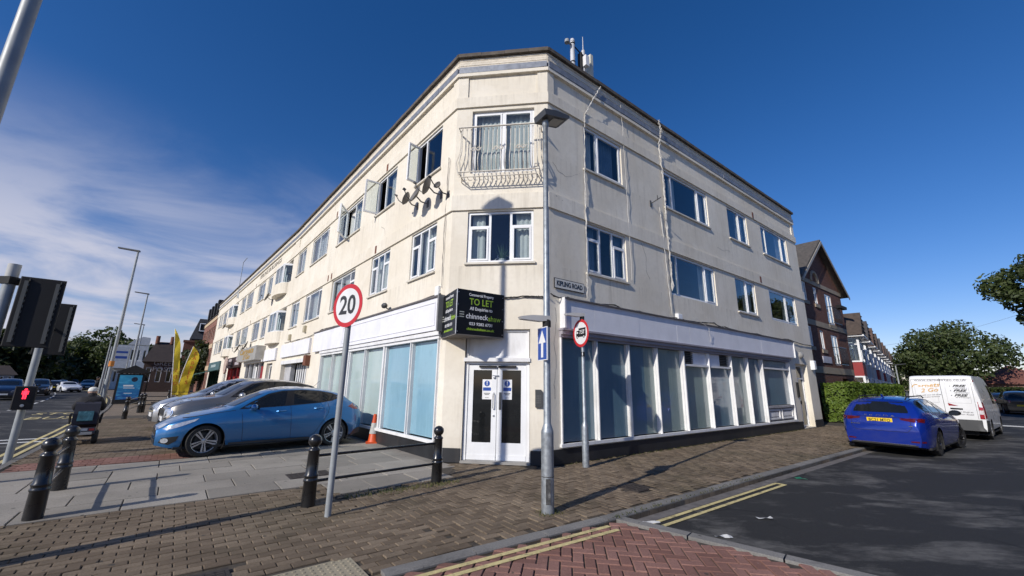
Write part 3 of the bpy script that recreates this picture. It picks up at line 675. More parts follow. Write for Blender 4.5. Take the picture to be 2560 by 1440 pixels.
# ---- main-road side, far length with the two recessed bays
L2w = [(1.95, 3.2), (3.55, 4.65), (5.2, 7.5), (15.7, 17.6), (18.2, 20.75), (22.65, 24.85), (25.7, 27.05)]
BAY = [(9.6, 13.9), (28.05, 31.9)]
holes = [(a, b, *zz, .12) for a, b in L2w for zz in (Z1, Z2)]+[(a, b, *zz, .85) for a, b in BAY for zz in (Z1, Z2)]
holes += [(22.3, 28.2, .03, 2.72, .25), (29.0, 30.4, .03, 2.6, .3), (14.2, 20.4, .03, 2.62, .25), (12.4, 13.6, .03, 2.5, .3), (1.2, 9.2, .03, 2.55, .3), (.5, F2.L-.5, PAN[0], PAN[1], .035, 1)]
wallface(F2, holes, 0, 9.56, WALL)
for zz in (Z1, Z2):
    for (a, b), cs in zip(L2w, ('ff', 'ff', 'fs', 'ff', 'ffff', 'fs', 'fs')): window(F2, a, b, *zz, cols=cs, curt=win_curt())
    for a, b in BAY:                                     # glazed bay standing on a curved apron in the recess
        ap = MB(F2.M); n = 14; zb = zz[0]; ctr = (a+b)/2; hw = (b-a)/2-.55
        pr = [(ctr+hw*cos(pi-pi*i/n), .42*sin(pi*i/n)-.02) for i in range(n+1)]
        vs = [(x, y, zb-.62 if abs(i-n/2) < n else 0) for i, (x, y) in enumerate(pr)]+[(x, y, zb+.02) for x, y in pr]
        ap.add(vs, [(i, i+1, n+2+i, n+1+i) for i in range(n)]+[tuple(range(n+1, 2*n+2)), tuple(range(n, -1, -1))]); ap.build('bay_apron', WALL, bld, world=True, smooth=True)
        P = [(ctr-hw+.05, -.5), (ctr-hw*.62, .22), (ctr+hw*.62, .22), (ctr+hw-.05, -.5)]; zt = zz[1]-.12
        fr = MB(F2.M)
        for (x0, y0), (x1, y1) in zip(P, P[1:]):
            d = Vector((x1-x0, y1-y0, 0)); l = d.length; d.normalize(); N = Vector((d.y, -d.x, 0)); L = Matrix(((d.x, -N.x, 0, x0), (d.y, -N.y, 0, y0), (0, 0, 1, 0), (0, 0, 0, 1)))
            sub = MB(F2.M @ L); ring(sub, 0, l, zb+.02, zt, .07, -.03, .035)
            if l > 1.5: sub.box(l*.5-.03, l*.5+.03, -.028, .033, zb+.09, zt-.07)
            k = len(fr.v); fr.v += sub.v; fr.f += [tuple(k+i for i in f) for f in sub.f]; fr.mi += sub.mi
        bf = fr.build('bay_window', UPVC, bld, world=True)
        for (x0, y0), (x1, y1) in zip(P, P[1:]):
            d = Vector((x1-x0, y1-y0, 0)); l = d.length; d.normalize(); L = Matrix(((d.x, -d.y, 0, x0), (d.y, d.x, 0, y0), (0, 0, 1, 0), (0, 0, 0, 1)))
            MB(F2.M @ L).box(.06, l-.06, -.004, .004, zb+.08, zt-.06).build('pane', PANE, bf, world=True)
        MB(F2.M).slab([P[0], P[1], P[2], P[3]], zt, zt+.05).build('bay_cap', UPVC, bf, world=True)
        curtain(F2, P[1][0], P[2][0], zb+.05, zt, .05, CURT, bf)
# ---- bands, parapet, coping: swept round the corner
PL = FOOT
def band(name, d, z0, z1, m, ins=-.02, clip=None):
    a = offset_pl(PL, ins); b = offset_pl(PL, d); mb = MB()
    for i in range(4): mb.slab([a[i], b[i], b[i+1], a[i+1]], z0, z1)
    return B(mb, name, m)
band('string_course', .045, 5.66, 6.05, WALL); band('string_course', .045, 8.50, 8.79, WALL)
band('cornice', .05, 9.44, 9.535, WALL); band('parapet', .0, 9.56, 10.0, WALL, ins=-.25)
WB = mat('painted_brick', (.66, .60, .50), .85, var=.14, vs=9, bump=.6, bs=14, bd=.02)
mb = MB()
for F in (FR, FC, F1, F2):                               # painted brick courses of the parapet
    for k in range(4): mb2 = MB(F.M); mb2.box(.01, F.L-.01, -.02, .012+.006*(k % 2), 9.715+k*.072, 9.715+k*.072+.062); n = len(mb.v); mb.v += mb2.v; mb.f += [tuple(n+i for i in f) for f in mb2.f]; mb.mi += mb2.mi
B(mb, 'parapet_brick', WB)
for F in (FR, FC, F1, F2):                               # lead flashing sheets and coping stones
    s_ = 0.01
    while s_ < F.L-.05:
        l = min(random.uniform(1.3, 1.9), F.L-s_-.01); B(MB(F.M).prism([(s_, 9.545+random.uniform(-.012, .01)), (s_+l, 9.545+random.uniform(-.012, .01)), (s_+l, 9.71), (s_, 9.71)], -.01, .055+random.uniform(0, .012)), 'lead_flashing', LEAD); s_ += l+.002
    s_ = -.03
    while s_ < F.L:
        l = min(.62 if F != F2 else 1.2, F.L+.03-s_); z_ = random.uniform(-.008, .008); B(MB(F.M).box(s_+.003, s_+l-.003, -.32, .10, 10.0+z_, 10.1+z_), 'coping_stone', COPING); s_ += l
# roof, back walls, inner walls and floors that close the rooms
B(MB().slab(FOOTPOLY, 9.5, 9.7), 'roof', mat('roof_felt', (.09, .09, .09), .9)).hide_render = False
bk = MB(); pts = [PRF, tuple(inR), tuple(corner), tuple(inL), PLE]
for a, b in zip(pts, pts[1:]): bk.add([(*a, 0), (*b, 0), (*b, 10.0), (*a, 10.0)], [(0, 1, 2, 3)])
B(bk, 'back_wall', WALL, recalc=False)
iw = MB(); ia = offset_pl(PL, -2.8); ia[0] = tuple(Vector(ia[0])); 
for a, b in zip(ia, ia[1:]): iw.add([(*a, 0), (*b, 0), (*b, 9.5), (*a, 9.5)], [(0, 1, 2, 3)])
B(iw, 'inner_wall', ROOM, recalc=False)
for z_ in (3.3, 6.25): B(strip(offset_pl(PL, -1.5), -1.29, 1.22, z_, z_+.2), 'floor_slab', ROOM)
# plinth
def pl_seg(F, a, b, z0, z1, d=.03): B(MB(F.M).box(a, b, -.05, d, z0, z1), 'plinth', PLINTH)
pl_seg(FR, -.012, 13.97, 0, .30, .02); pl_seg(FR, 15.38, FR.L, 0, .30, .02); pl_seg(FC, .02, .43, 0, .28, .018); pl_seg(FC, 1.91, 2.30, 0, .28, .018); pl_seg(F1, 7.1, F1.L-.02, 0, .32, .02)
# ---- street-side shopfront
FILM_A = m_film('blue_window_film', (.20, .37, .47), (.28, .47, .57), .3); FILM_B = m_film('pale_green_window_film', (.36, .47, .46), (.46, .56, .54), .35)
FILM_C = m_film('shaded_blue_film', (.085, .165, .225), (.125, .215, .27), .28); FILM_D = m_film('grey_green_film', (.19, .26, .25), (.26, .335, .315), .3)  # the blue one is a darker copy, street-side shade put into its colour
sf = B(MB(FR.M).box(.27, 13.33, -.16, .07, .335, .40), 'shopfront_sill', WPAINT)
B(MB(FR.M).box(.30, 13.3, -.17, .05, 2.64, 2.70), 'shopfront_head', mat('grey_violet_paint', (.30, .28, .31), .6, var=.1, grime=.4), sf)
B(MB(FR.M).prism([(.30, 2.70), (13.35, 2.70), (13.35, 2.79), (.30, 2.79)], -.1, .10), 'cornice_moulding', MATS['grey_violet_paint'], sf)
B(MB(FR.M).prism([(.28, 2.79), (13.4, 2.79), (13.4, 2.835), (.28, 2.835)], -.1, .15), 'cornice_moulding', MATS['grey_violet_paint'], sf)
mull = [.32, 1.5, 2.72, 3.96, 5.3, 6.75, 8.24, 9.47, 10.68, 13.24]
for k, s_ in enumerate(mull):
    w = .05 if k in (4, 8) else .032
    mb = MB(FR.M); mb.prism([(s_-w, .40), (s_+w, .40), (s_+w, 2.64), (s_-w, 2.64)], -.14, -.02); mb.prism([(s_-w*.45, .40), (s_+w*.45, .40), (s_+w*.45, 2.63), (s_-w*.45, 2.63)], -.02, .045)
    B(mb, 'mullion', WPAINT, sf)
films = [FILM_C, FILM_C, FILM_D, FILM_D, FILM_D, FILM_C, FILM_D, FILM_C, FILM_C]
for k, (a, b) in enumerate(zip(mull, mull[1:])):
    z0, z1 = .41, 2.63
    if k in (4, 5): z1 = 2.20
    if k == 8: z0 = .98
    if k == 3 or k == 2:                                 # film laid in two sheets of slightly different shade
        m_ = a+(b-a)*(.62 if k == 2 else .5); B(MB(FR.M).box(a+.03, m_, -.1, -.09, z0, z1), 'pane', FILM_C if k == 2 else FILM_D, sf); B(MB(FR.M).box(m_+.003, b-.03, -.1, -.09, z0, z1), 'pane', FILM_D, sf)
    else: B(MB(FR.M).box(a+.03, b-.03, -.1, -.09, z0, z1), 'pane', films[k], sf)
    if k in (4, 5):
        B(MB(FR.M).box(a+.03, b-.03, -.12, .02, 2.2, 2.26), 'transom', WPAINT, sf)
        va, vb = (a+.06, a+.62) if k == 4 else (b-.62, b-.08); pa, pb = (vb+.03, b-.04) if k == 4 else (a+.04, va-.03)
        B(MB(FR.M).box(pa, pb, -.11, -.05, 2.27, 2.63), 'infill_panel', FASC, sf); B(MB(FR.M).box(va-.02, vb+.02, -.12, -.10, 2.27, 2.63), 'vent_back', MATTE, sf)
        for j in range(6): B(MB(FR.M).prism([(va, 2.30+j*.055), (vb, 2.30+j*.055), (vb, 2.315+j*.055), (va, 2.315+j*.055)], -.1, -.035), 'louvre', mat('louvre_grey', (.12, .12, .12), .6), sf)
    if k == 8:
        B(MB(FR.M).box(a+.04, b-.03, -.12, .02, 2.30, 2.36), 'transom', WPAINT, sf)
        B(MB(FR.M).box(a+.05, b-.03, -.12, .03, .88, .96), 'panel_rail', mat('rotten_timber', (.36, .35, .36), .8, var=.3, vs=12, grime=.7, gcol=(.06, .05, .05), gs=6), sf)
        B(MB(FR.M).box(a+.05, b-.03, -.11, -.06, .41, .88), 'panel_back', MATS['rotten_timber'], sf)
        for c_, d_ in ((a+.15, a+1.2), (a+1.38, b-.12)):
            mb = MB(FR.M); ring(mb, c_, d_, .47, .83, .06, -.06, -.01); mb.box(c_+.14, d_-.14, -.06, -.03, .57, .73); B(mb, 'timber_panel', WPAINT, sf)
# fascia boards
fb = [.37, 1.35, 3.1, 4.9, 5.6, 8.1, 10.6, 13.72]
for a, b in zip(fb, fb[1:]): B(MB(FR.M).box(a+.002, b-.002, -.01, .115+random.uniform(0, .006), 2.84, 3.50), 'fascia_board', FASC, sf)
B(MB(FR.M).box(.325, .37, -.01, .16, 2.84, 3.53), 'fascia_end', WPAINT, sf); B(MB(FR.M).box(13.72, 13.77, -.01, .16, 2.84, 3.53), 'fascia_end', WPAINT, sf)
B(MB(FR.M).prism([(.33, 3.50), (13.8, 3.50), (13.8, 3.53), (.33, 3.53)], -.01, .17), 'fascia_cap', mat('cap_dark', (.12, .11, .11), .7), sf)
# street-side flat entrance
dr = B(MB(FR.M).box(14.0, 14.08, -.28, -.2, .03, 2.62).box(15.27, 15.35, -.28, -.2, .03, 2.62).box(14.08, 15.27, -.28, -.2, 2.52, 2.62).box(14.08, 15.27, -.28, -.2, 1.98, 2.05).box(14.62, 14.70, -.28, -.2, .03, 1.98), 'entrance_door', UPVC)
B(MB(FR.M).box(14.08, 14.62, -.25, -.24, .1, 1.98).box(14.70, 15.27, -.25, -.24, .1, 1.98).box(14.08, 15.27, -.25, -.24, 2.05, 2.52), 'pane', DARKGLASS, dr); B(MB(FR.M).box(14.08, 15.27, -.27, -.22, .04, .1), 'door_rail', UPVC, dr); B(MB(FR.M).box(14.56, 14.6, -.2, -.14, .95, 1.1), 'handle', DGREY, dr)
# ---- corner entrance
dd = B(MB(FC.M).box(.46, .53, -.15, -.06, .05, 2.08).box(1.81, 1.88, -.15, -.06, .05, 2.08).box(.53, 1.81, -.15, -.06, 2.02, 2.08), 'double_door', UPVC)
B(MB(FC.M).box(.47, 1.87, -.15, -.10, 2.14, 2.78), 'over_panel', WPAINT, dd); B(MB(FC.M).prism([(.44, 2.08), (1.90, 2.08), (1.90, 2.16), (.44, 2.16)], -.12, .035), 'ledge', WPAINT, dd)
ring_mb = MB(FC.M); ring(ring_mb, .47, 1.87, 2.16, 2.78, .045, -.10, -.07); B(ring_mb, 'panel_bead', WPAINT, dd)
for a, b in ((.535, 1.165), (1.175, 1.805)):
    mb = MB(FC.M); mb.box(a, a+.11, -.13, -.08, .05, 2.01); mb.box(b-.11, b, -.13, -.08, .05, 2.01); mb.box(a+.11, b-.11, -.13, -.08, 1.90, 2.01); mb.box(a+.11, b-.11, -.13, -.08, .05, .40); mb.box(a+.005, b-.005, -.08, -.072, .06, .16)
    lf = B(mb, 'door_leaf', UPVC, dd); B(MB(FC.M).box(a+.105, b-.105, -.115, -.105, .395, 1.905), 'pane', DARKGLASS, lf)
    st = (b-.32, b-.115) if a < 1 else (a+.115, a+.32)
    B(MB(FC.M).box(st[0], st[1], -.104, -.1015, 1.28, 1.70), 'safety_notice', WHITE, lf)
    cx = (st[0]+st[1])/2; mbn = MB(FC.M); mbn.add([(cx+.062*cos(t*pi/10), -.1, 1.615+.062*sin(t*pi/10)) for t in range(20)], [tuple(range(20))]); mbn.add([(st[0]+.015, -.1, 1.46), (st[1]-.015, -.1, 1.46), (st[1]-.015, -.1, 1.53), (st[0]+.015, -.1, 1.53)], [(0, 1, 2, 3)]); B(mbn, 'notice_print', BLUEP, lf, recalc=False)
    text('!', .11, FC.txt(cx, -.0985, 1.615), WHITE, lf, bold=.004, world=True)
    B(MB(FC.M).box(cx-.07, cx+.07, -.1012, -.1, 1.40, 1.412).box(cx-.05, cx+.05, -.1012, -.1, 1.375, 1.387).box(cx-.04, cx+.04, -.1012, -.1, 1.31, 1.318), 'notice_print', BLKP, lf)
    B(MB(FC.M).box(a+.24 if a < 1 else a+.02, b-.01 if a < 1 else b-.22, -.08, -.02, 1.955, 1.995), 'door_closer', MATTE, lf)
B(MB(FC.M).tube([(1.10, -.08, 1.08), (1.10, -.03, 1.10), (1.10, -.03, 1.40), (1.10, -.08, 1.42)], .012, 8), 'pull_handle', CHROME, dd); B(MB(FC.M).box(1.22, 1.275, -.08, -.07, 1.07, 1.43), 'push_plate', mat('steel_plate', (.12, .12, .12), .4, .6), dd); B(MB(FC.M).lathe([(.02, -.08), (.02, -.06), (0, -.055)], 12, (1.105, 0, .95), 'y').box(1.07, 1.2, -.08, -.05, 1.77, 1.795).lathe([(.03, -.08), (.025, -.05), (0, -.045)], 12, (1.11, 0, 1.745), 'y'), 'lock', ALLOY, dd)
B(MB(FC.M).box(.44, 1.9, -.14, .06, 0, .045), 'door_step', CONC)
# ---- main-road shopfront (near)
s1 = B(MB(F1.M).box(SH[0]-.03, SH[1]+.02, -.16, .07, .33, .40), 'shopfront_sill', WPAINT)
B(MB(F1.M).box(*SH, -.17, .05, 2.60, 2.68), 'shopfront_head', WPAINT, s1); B(MB(F1.M).box(SH[0], SH[1]+.05, -.03, .09, 2.68, 2.77), 'cornice_moulding', WPAINT, s1)
mu = [16.46, 15.1, 13.45, 12.0, 10.55, 8.8, 7.35]
for k, s_ in enumerate(mu):
    w = .09 if k in (2, 4) else .035
    B(MB(F1.M).prism([(s_-w, .40), (s_+w, .40), (s_+w, 2.60), (s_-w, 2.60)], -.14, .0).prism([(s_-w*.5, .40), (s_+w*.5, .40), (s_+w*.5, 2.59), (s_-w*.5, 2.59)], 0, .045), 'mullion', WPAINT, s1)
for k, (b, a) in enumerate(zip(mu, mu[1:])): B(MB(F1.M).box(a+.03, b-.03, -.1, -.09, .41, 2.59), 'pane', FILM_A if k < 2 else FILM_B, s1)
fb = [SH[0]-.9, 9.9, 13.2, SH[1]+.05]
for a, b in zip(fb, fb[1:]): B(MB(F1.M).box(a+.002, b-.002, -.01, .12+random.uniform(0, .005), 2.79, 3.56), 'fascia_board', FASC, s1)
mbf = MB(F1.M); ring(mbf, 10.0, SH[1]-.1, 2.9, 3.46, .025, .12, .135); B(mbf, 'fascia_bead', FASC, s1)
B(MB(F1.M).box(SH[1]+.05, SH[1]+.11, -.01, .17, 2.75, 3.60), 'fascia_end', mat('fascia_end_grey', (.20, .20, .20), .6), s1); B(MB(F1.M).box(SH[0]-.9, SH[1]+.1, -.01, .16, 3.56, 3.60), 'fascia_cap', MATS['cap_dark'], s1)
# shop with vertical blinds
s2 = B(MB(F1.M).box(.1, 5.6, -.01, .10, 2.80, 3.45), 'fascia_board', FASC); B(MB(F1.M).box(.15, 5.4, -.1, .04, 2.45, 2.62), 'shopfront_head', WPAINT, s2)
B(MB(F1.M).box(.2, 5.3, -.5, -.48, .05, 2.6), 'pane', DARKGLASS, s2); B(MB(F1.M).box(.2, 1.5, -.4, -.2, .05, 2.45), 'wall_infill', SOIL, s2)
for k in range(9): B(MB(F1.M).box(1.7+k*.4, 1.7+k*.4+(.17 if k < 8 else .25), -.46, -.42, .08, 2.43), 'blind_slat', UPVC if k < 8 else mat('olive_blind', (.25, .24, .05), .7), s2)
# far shops
def shop(F, a, b, zf0, zf1, fm, film, riser, nm, door=None, name='shopfront'):
    s = B(MB(F.M).box(a-.1, b+.1, -.01, .14, zf0, zf1), 'fascia_board', fm)
    B(MB(F.M).box(a, b, -.2, -.02, .03, .5), 'stall_riser', riser, s)
    for k in range(nm+1): x = a+(b-a)*k/nm; B(MB(F.M).box(max(a, x-.05), min(b, x+.05), -.2, -.01, .5, zf0-.02), 'mullion', WPAINT if riser is WPAINT else riser, s)
    for k in range(nm): x0 = a+(b-a)*k/nm; x1 = a+(b-a)*(k+1)/nm; B(MB(F.M).box(x0+.05, x1-.05, -.15, -.14, .5, zf0-.02), 'pane', film, s)
    return s
DRED = mat('deep_red_paint', (.25, .012, .015), .5); DBR = mat('dark_brown_fascia', (.03, .015, .015), .5); TEAL = mat('teal_grey_fascia', (.07, .13, .14), .5); GRN = mat('dark_green_canvas', (.012, .06, .04), .8); SGREY = mat('silver_sign', (.42, .41, .38), .4, .3)
s3 = shop(F2, 22.3, 28.2, 2.74, 2.86, WPAINT, DARKGLASS, WPAINT, 4)
for x_ in (23.3, 27.2): B(MB(F2.M).box(x_-.3, x_+.3, -.13, -.125, .9, 2.5), 'window_poster', DRED, s3)
B(MB(F2.M).box(24.6, 25.6, -.13, -.125, .7, 2.5), 'window_poster', WHITE, s3)
s4 = shop(F2, 14.2, 20.4, 2.62, 3.42, DBR, DARKGLASS, DRED, 4); 
for x_ in (15.0, 17.0, 19.2): B(MB(F2.M).box(x_, x_+.9, -.1, -.06, 1.1, 1.9), 'window_frame', DRED, s4)
for x_, w_, z_, h_ in ((18.6, 1.3, 3.12, .24), (18.3, 1.7, 2.78, .22), (15.0, 1.5, 3.12, .2)): B(MB(F2.M).box(x_, x_+w_, .14, .144, z_, z_+h_), 'fascia_print', mat('faded_print', (.42, .38, .40), .5, var=.5, vs=9), s4)
s5 = shop(F2, 1.2, 9.2, 2.58, 3.40, TEAL, DARKGLASS, GRN, 4); B(MB(F2.M).box(3.2, 6.8, .14, .144, 2.9, 3.15), 'fascia_print', mat('pale_print', (.35, .42, .42), .5, var=.5, vs=7), s5)
for a, b in ((29.0, 30.4), (12.4, 13.6)):
    mb = MB(F2.M); ring(mb, a, b, .04, 2.55, .1, -.26, -.18); mb.box(a+.1, b-.1, -.25, -.19, .95, 1.1); mb.box((a+b)/2-.05, (a+b)/2+.05, -.25, -.19, .1, 2.5); d_ = B(mb, 'side_door', UPVC); B(MB(F2.M).box(a+.1, b-.1, -.225, -.215, .1, 2.5), 'pane', DARKGLASS, d_)
B(MB(F2.M).box(28.4, 31.2, -.01, .10, 2.75, 3.4), 'fascia_board', FASC)
# painted name on the parapet panel
text('KIPLING BUILDINGS', .42, F2.txt(25.45, -.028, 9.12), mat('grey_lettering', (.20, .18, .15), .8), bld, fit=6.3, bold=.008, world=True)
# small vents under the top windows
for F, lst in ((F1, [(12.4, 8.52), (12.05, 5.70), (7.2, 8.52), (7.0, 5.7), (11.05-3.6, 5.7)]), (FR, [(11.5, 8.52), (11.45, 5.72)]), (F2, [(21.5, 8.52), (21.5, 5.7)])):
    for s_, z_ in lst: B(MB(F.M).box(s_, s_+.13, .02, .052, z_, z_+.26), 'air_brick', BROWN)
# juliet balcony of the corner french window
jb = MB(FC.M); IRONW = mat('rusty_white_iron', (.66, .62, .54), .6, var=.1, vs=8, grime=.55, gcol=(.28, .14, .07), gs=9)
zt, zb = 7.70, 6.50; dpt = .34
jb.tube([(.16, .0, zt), (.16, dpt, zt), (2.16, dpt, zt), (2.16, .0, zt)], .022, 6); bal = jb.build('balcony_rail', IRONW, bld, world=True)
mb = MB(FC.M)
mb.tube([(.2, .0, zb), (.2, dpt, zb), (2.12, dpt, zb), (2.12, 0, zb)], .016, 6); mb.tube([(.2, .02, zb-.1), (.25, dpt-.06, zb-.1), (2.07, dpt-.06, zb-.1), (2.12, .02, zb-.1)], .014, 6)
B(mb, 'balcony_rail', IRONW, bal)
def bulge(t): return .30*sin(pi*min(1, t/.55))**1.4 if t < .55 else 0.
for i in range(18):
    x = .24+1.84*i/17; pts = []
    for j in range(15):
        t = j/14; z = zb+(zt-zb)*t; o = dpt-.06+.16*math.exp(-((t-.22)/.2)**2); pts.append((x+(.0 if i % 2 else .0), o, z))
    B(MB(FC.M).tube(pts, .011, 5), 'baluster', IRONW, bal)
for sx in (.19, 2.13):
    for oo in (.1, .22): B(MB(FC.M).tube([(sx+(-.10 if sx < 1 else .10)*math.exp(-((j/12-.22)/.2)**2), oo, zb+(zt-zb)*j/12) for j in range(13)], .011, 5), 'baluster', IRONW, bal)
for cx in (.62, 1.16, 1.7):
    mb = MB(FC.M)
    for dx, dz in ((-.06, .0), (.06, .0)): mb.tube([(cx+dx+.05*cos(t*pi/6), dpt+.06, 7.06+.045*sin(t*pi/6)) for t in range(13)], .009, 5)
    mb.tube([(cx-.14, dpt+.06, 7.02), (cx-.06, dpt+.065, 7.1), (cx+.06, dpt+.065, 7.02), (cx+.14, dpt+.06, 7.1)], .009, 5); B(mb, 'scroll', IRONW, bal)
mb = MB(FC.M)
for i in range(14): x = .26+1.8*i/13; mb.tube([(x, dpt-.05, zb-.1), (x+.02, .16, zb-.13), (x+.06, .04, zb-.06)], .008, 5)
B(mb, 'scroll', IRONW, bal)
# old cracks in the render
for F, pts in ((FR, [(.15, 6.9), (.35, 6.72), (.62, 6.66), (.85, 6.78), (1.2, 6.98)]), (FR, [(.18, 3.3), (.2, 2.9), (.13, 2.5), (.2, 2.1), (.12, 1.6), (.16, 1.2)]), (FR, [(3.6, 5.6), (3.8, 5.2), (3.75, 4.8), (3.95, 4.5)]), (FC, [(1.5, 5.82), (1.7, 5.80), (2.0, 5.85)]), (FR, [(8.2, 6.5), (8.6, 6.45), (9.0, 6.55), (9.2, 6.5)]), (F1, [(12.3, 6.6), (12.6, 6.4), (12.7, 6.1)])):
    mb = MB(F.M); q2 = []
    for (x0, z0), (x1, z1) in zip(pts, pts[1:]):
        for k in range(4): q2.append((x0+(x1-x0)*k/4+random.uniform(-.015, .015), z0+(z1-z0)*k/4+random.uniform(-.015, .015)))
    for (x0, z0), (x1, z1) in zip(q2, q2[1:]): w_ = .004; mb.add([(x0-w_, .0025, z0-w_), (x0+w_, .0025, z0+w_), (x1+w_, .0025, z1+w_), (x1-w_, .0025, z1-w_)], [(0, 1, 2, 3)])
    B(mb, 'wall_crack', mat('crack_dark', (.16, .14, .12), .9), recalc=False)
# ------------------------------------------------------------------ vehicles
CARGLASS = mat('tinted_car_glass', (.010, .012, .014), .03, var=.2, coord='obj', spec=.45)
LAMP = mat('clear_lamp', (.55, .57, .60), .12, .4, var=.25, vs=25, coord='obj', coat=1)
TAIL = mat('tail_lamp_red', (.30, .008, .012), .15, var=.25, vs=20, coord='obj', coat=1); TAILW = mat('tail_lamp_white', (.62, .58, .58), .15, coord='obj', coat=1); AMBER = mat('amber_lamp', (.6, .2, .02), .2, coord='obj', coat=1)
PLATEY = mat('yellow_number_plate', (.75, .52, .02), .4, var=.05, coord='obj'); PLATEW = mat('white_number_plate', (.75, .75, .74), .4, var=.05, coord='obj')
SEAM = mat('panel_gap', (.008, .008, .01), .8, coord='obj')
def gsm(x, y, sig):
    return np.array([np.average(y, weights=np.exp(-.5*((x-q)/sig)**2)) for q in x])
class Car:
    def __init__(s, name, label, paint, spec, loc, az, scale=1, group=None, detail=True):
        s.sp = spec; s.L = spec['L']; s.X0 = spec['fo']+spec['wb']/2
        s.root = thing(name, loc, pi/2-rad(az), label, spec.get('cat', 'car'), group, scale); s.paint = paint
        d = np.linspace(0, s.L, 241); tp = np.array(spec['top']); top = np.interp(d, tp[:, 0], tp[:, 1]); top = gsm(d, top, spec.get('sm', .055))
        bp = np.array(spec['belt']); belt = gsm(d, np.interp(d, bp[:, 0], bp[:, 1]), .1); hp = np.array(spec['hw']); hw = gsm(d, np.interp(d, hp[:, 0], hp[:, 1]), .05)
        s.ftop = lambda q: float(np.interp(q, d, top)); s.fbelt = lambda q: float(np.interp(q, d, belt)); s.fhw = lambda q: float(np.interp(q, d, hw))
        rw = spec['r']; ra = rw*1.14; s.ax = [spec['fo'], spec['fo']+spec['wb']]
        st = list(np.linspace(0, s.L, 76 if detail else 44))+[.012, .03, .06, s.L-.012, s.L-.03, s.L-.06]
        for a in s.ax: st += [a+ra*cos(t) for t in np.linspace(.02, pi-.02, 17 if detail else 9)]
        st = sorted(st); zs0 = spec.get('sill', .22); H0 = [0, .15, .45, .7, .88, 1.0]; W0 = spec.get('sec', [.93, .965, 1.0, .995, .975, .93])
        secs = []
        for q in st:
            zt = s.ftop(q); zb = min(s.fbelt(q), zt-.07); w = s.fhw(q); zl0 = zs0+spec.get('lift', .06)*(max(0, 1-q/.25)+max(0, 1-(s.L-q)/.35)); zl = zl0
            for a in s.ax:
                if abs(q-a) < ra: zl = max(zl, rw*.98+sqrt(ra*ra-(q-a)**2))
            zl = min(zl, zb-.02); sec = []
            for k in range(11):
                z = zl+(zb-zl)*k/10; h = (z-zs0)/max(.05, zb-zs0); sec.append((w*float(np.interp(h, H0, W0)), z))
            yb = sec[-1][0]; g = zt-zb; yr = max(yb*.45, yb-spec.get('tumble', .5)*max(0, g-.07)-.02); zr = zt-min(.075, g*.45) if g > .12 else zt-.05
            for k in range(1, 6): t = k/6; bow = .018*sin(pi*t)*min(1, g/.3); sec.append((yb+(yr-yb)*t+bow, zb+(zr-zb)*t))
            for k in range(0, 9): t = k/8*pi/2; e = spec.get('crown', 1.6); sec.append((yr*abs(cos(t))**(2/e)*1.0, zr+(zt-zr)*abs(sin(t))**(2/e)))
            sec[-1] = (0, zt); secs.append([(s.X0-q, y, z) for y, z in sec])
        n = len(secs[0]); vs = []; fs = []
        for sc_ in secs: vs += sc_+[(x, -y, z) for x, y, z in sc_[-2::-1]]
        m = 2*n-1
        for i in range(len(secs)-1):
            for j in range(m-1): fs.append((i*m+j, i*m+j+1, (i+1)*m+j+1, (i+1)*m+j))
        fs.append(tuple(range(m))); fs.append(tuple(range((len(secs)-1)*m+m-1, (len(secs)-1)*m-1, -1)))
        mb = MB(); mb.add(vs, fs); s.body = mb.build('body', paint, s.root, smooth=True, sharp=spec.get('sharp', 38))
        s.bvh = BVHTree.FromPolygons([Vector(v) for v in vs], fs)
        ub = MB(); ub.box(s.X0-s.L+.25, s.X0-.25, -s.fhw(s.L/2)+.30, s.fhw(s.L/2)-.30, .18, .62)
        for a in s.ax:
            x = s.X0-a
            for sg in (1, -1):
                y0 = s.fhw(a)*.97*sg; y1 = (s.fhw(a)-.30)*sg; prof = [(x+ra*cos(t), rw*.98+ra*sin(t)) for t in np.linspace(-.5, pi+.5, 15)]
                ub.add([(px, y0, max(.12, pz)) for px, pz in prof]+[(px, y1, max(.12, pz)) for px, pz in prof], [(k, k+1, 16+k, 15+k) for k in range(14)]+[tuple(range(15, 30))])
        ub.box(s.X0-s.L+.3, s.X0-.3, -s.fhw(s.L/2)*.93, s.fhw(s.L/2)*.93, .19, .24) if detail else None
        ub.build('underbody', MATTE, s.root, recalc=False)
        s.wheels(rw, spec.get('rim', ALLOY), spec.get('spokes', 5), spec.get('tw', .21), spec.get('steer', 0))
    def wheels(s, r, rim, ns, tw, steer):
        ty = MB(); ri = r*.70; h = tw/2
        ty.lathe([(ri*.98, -h), (r*.93, -h), (r*.985, -h*.75), (r, -h*.4), (r, h*.4), (r*.985, h*.75), (r*.93, h), (ri*.98, h), (ri*.98, -h)], 36, axis='y', cap=False)
        hubm = MB(); hubm.lathe([(ri*1.0, h*1.0), (ri*1.03, h*1.02), (ri*.99, h*.96), (ri*.93, h*.55), (ri*.93, -h*.8)], 36, axis='y', cap=False)
        hubm.lathe([(r*.16, h*.55), (r*.15, h*.86), (r*.07, h*.92), (0, h*.92)], 16, axis='y', cap=False)
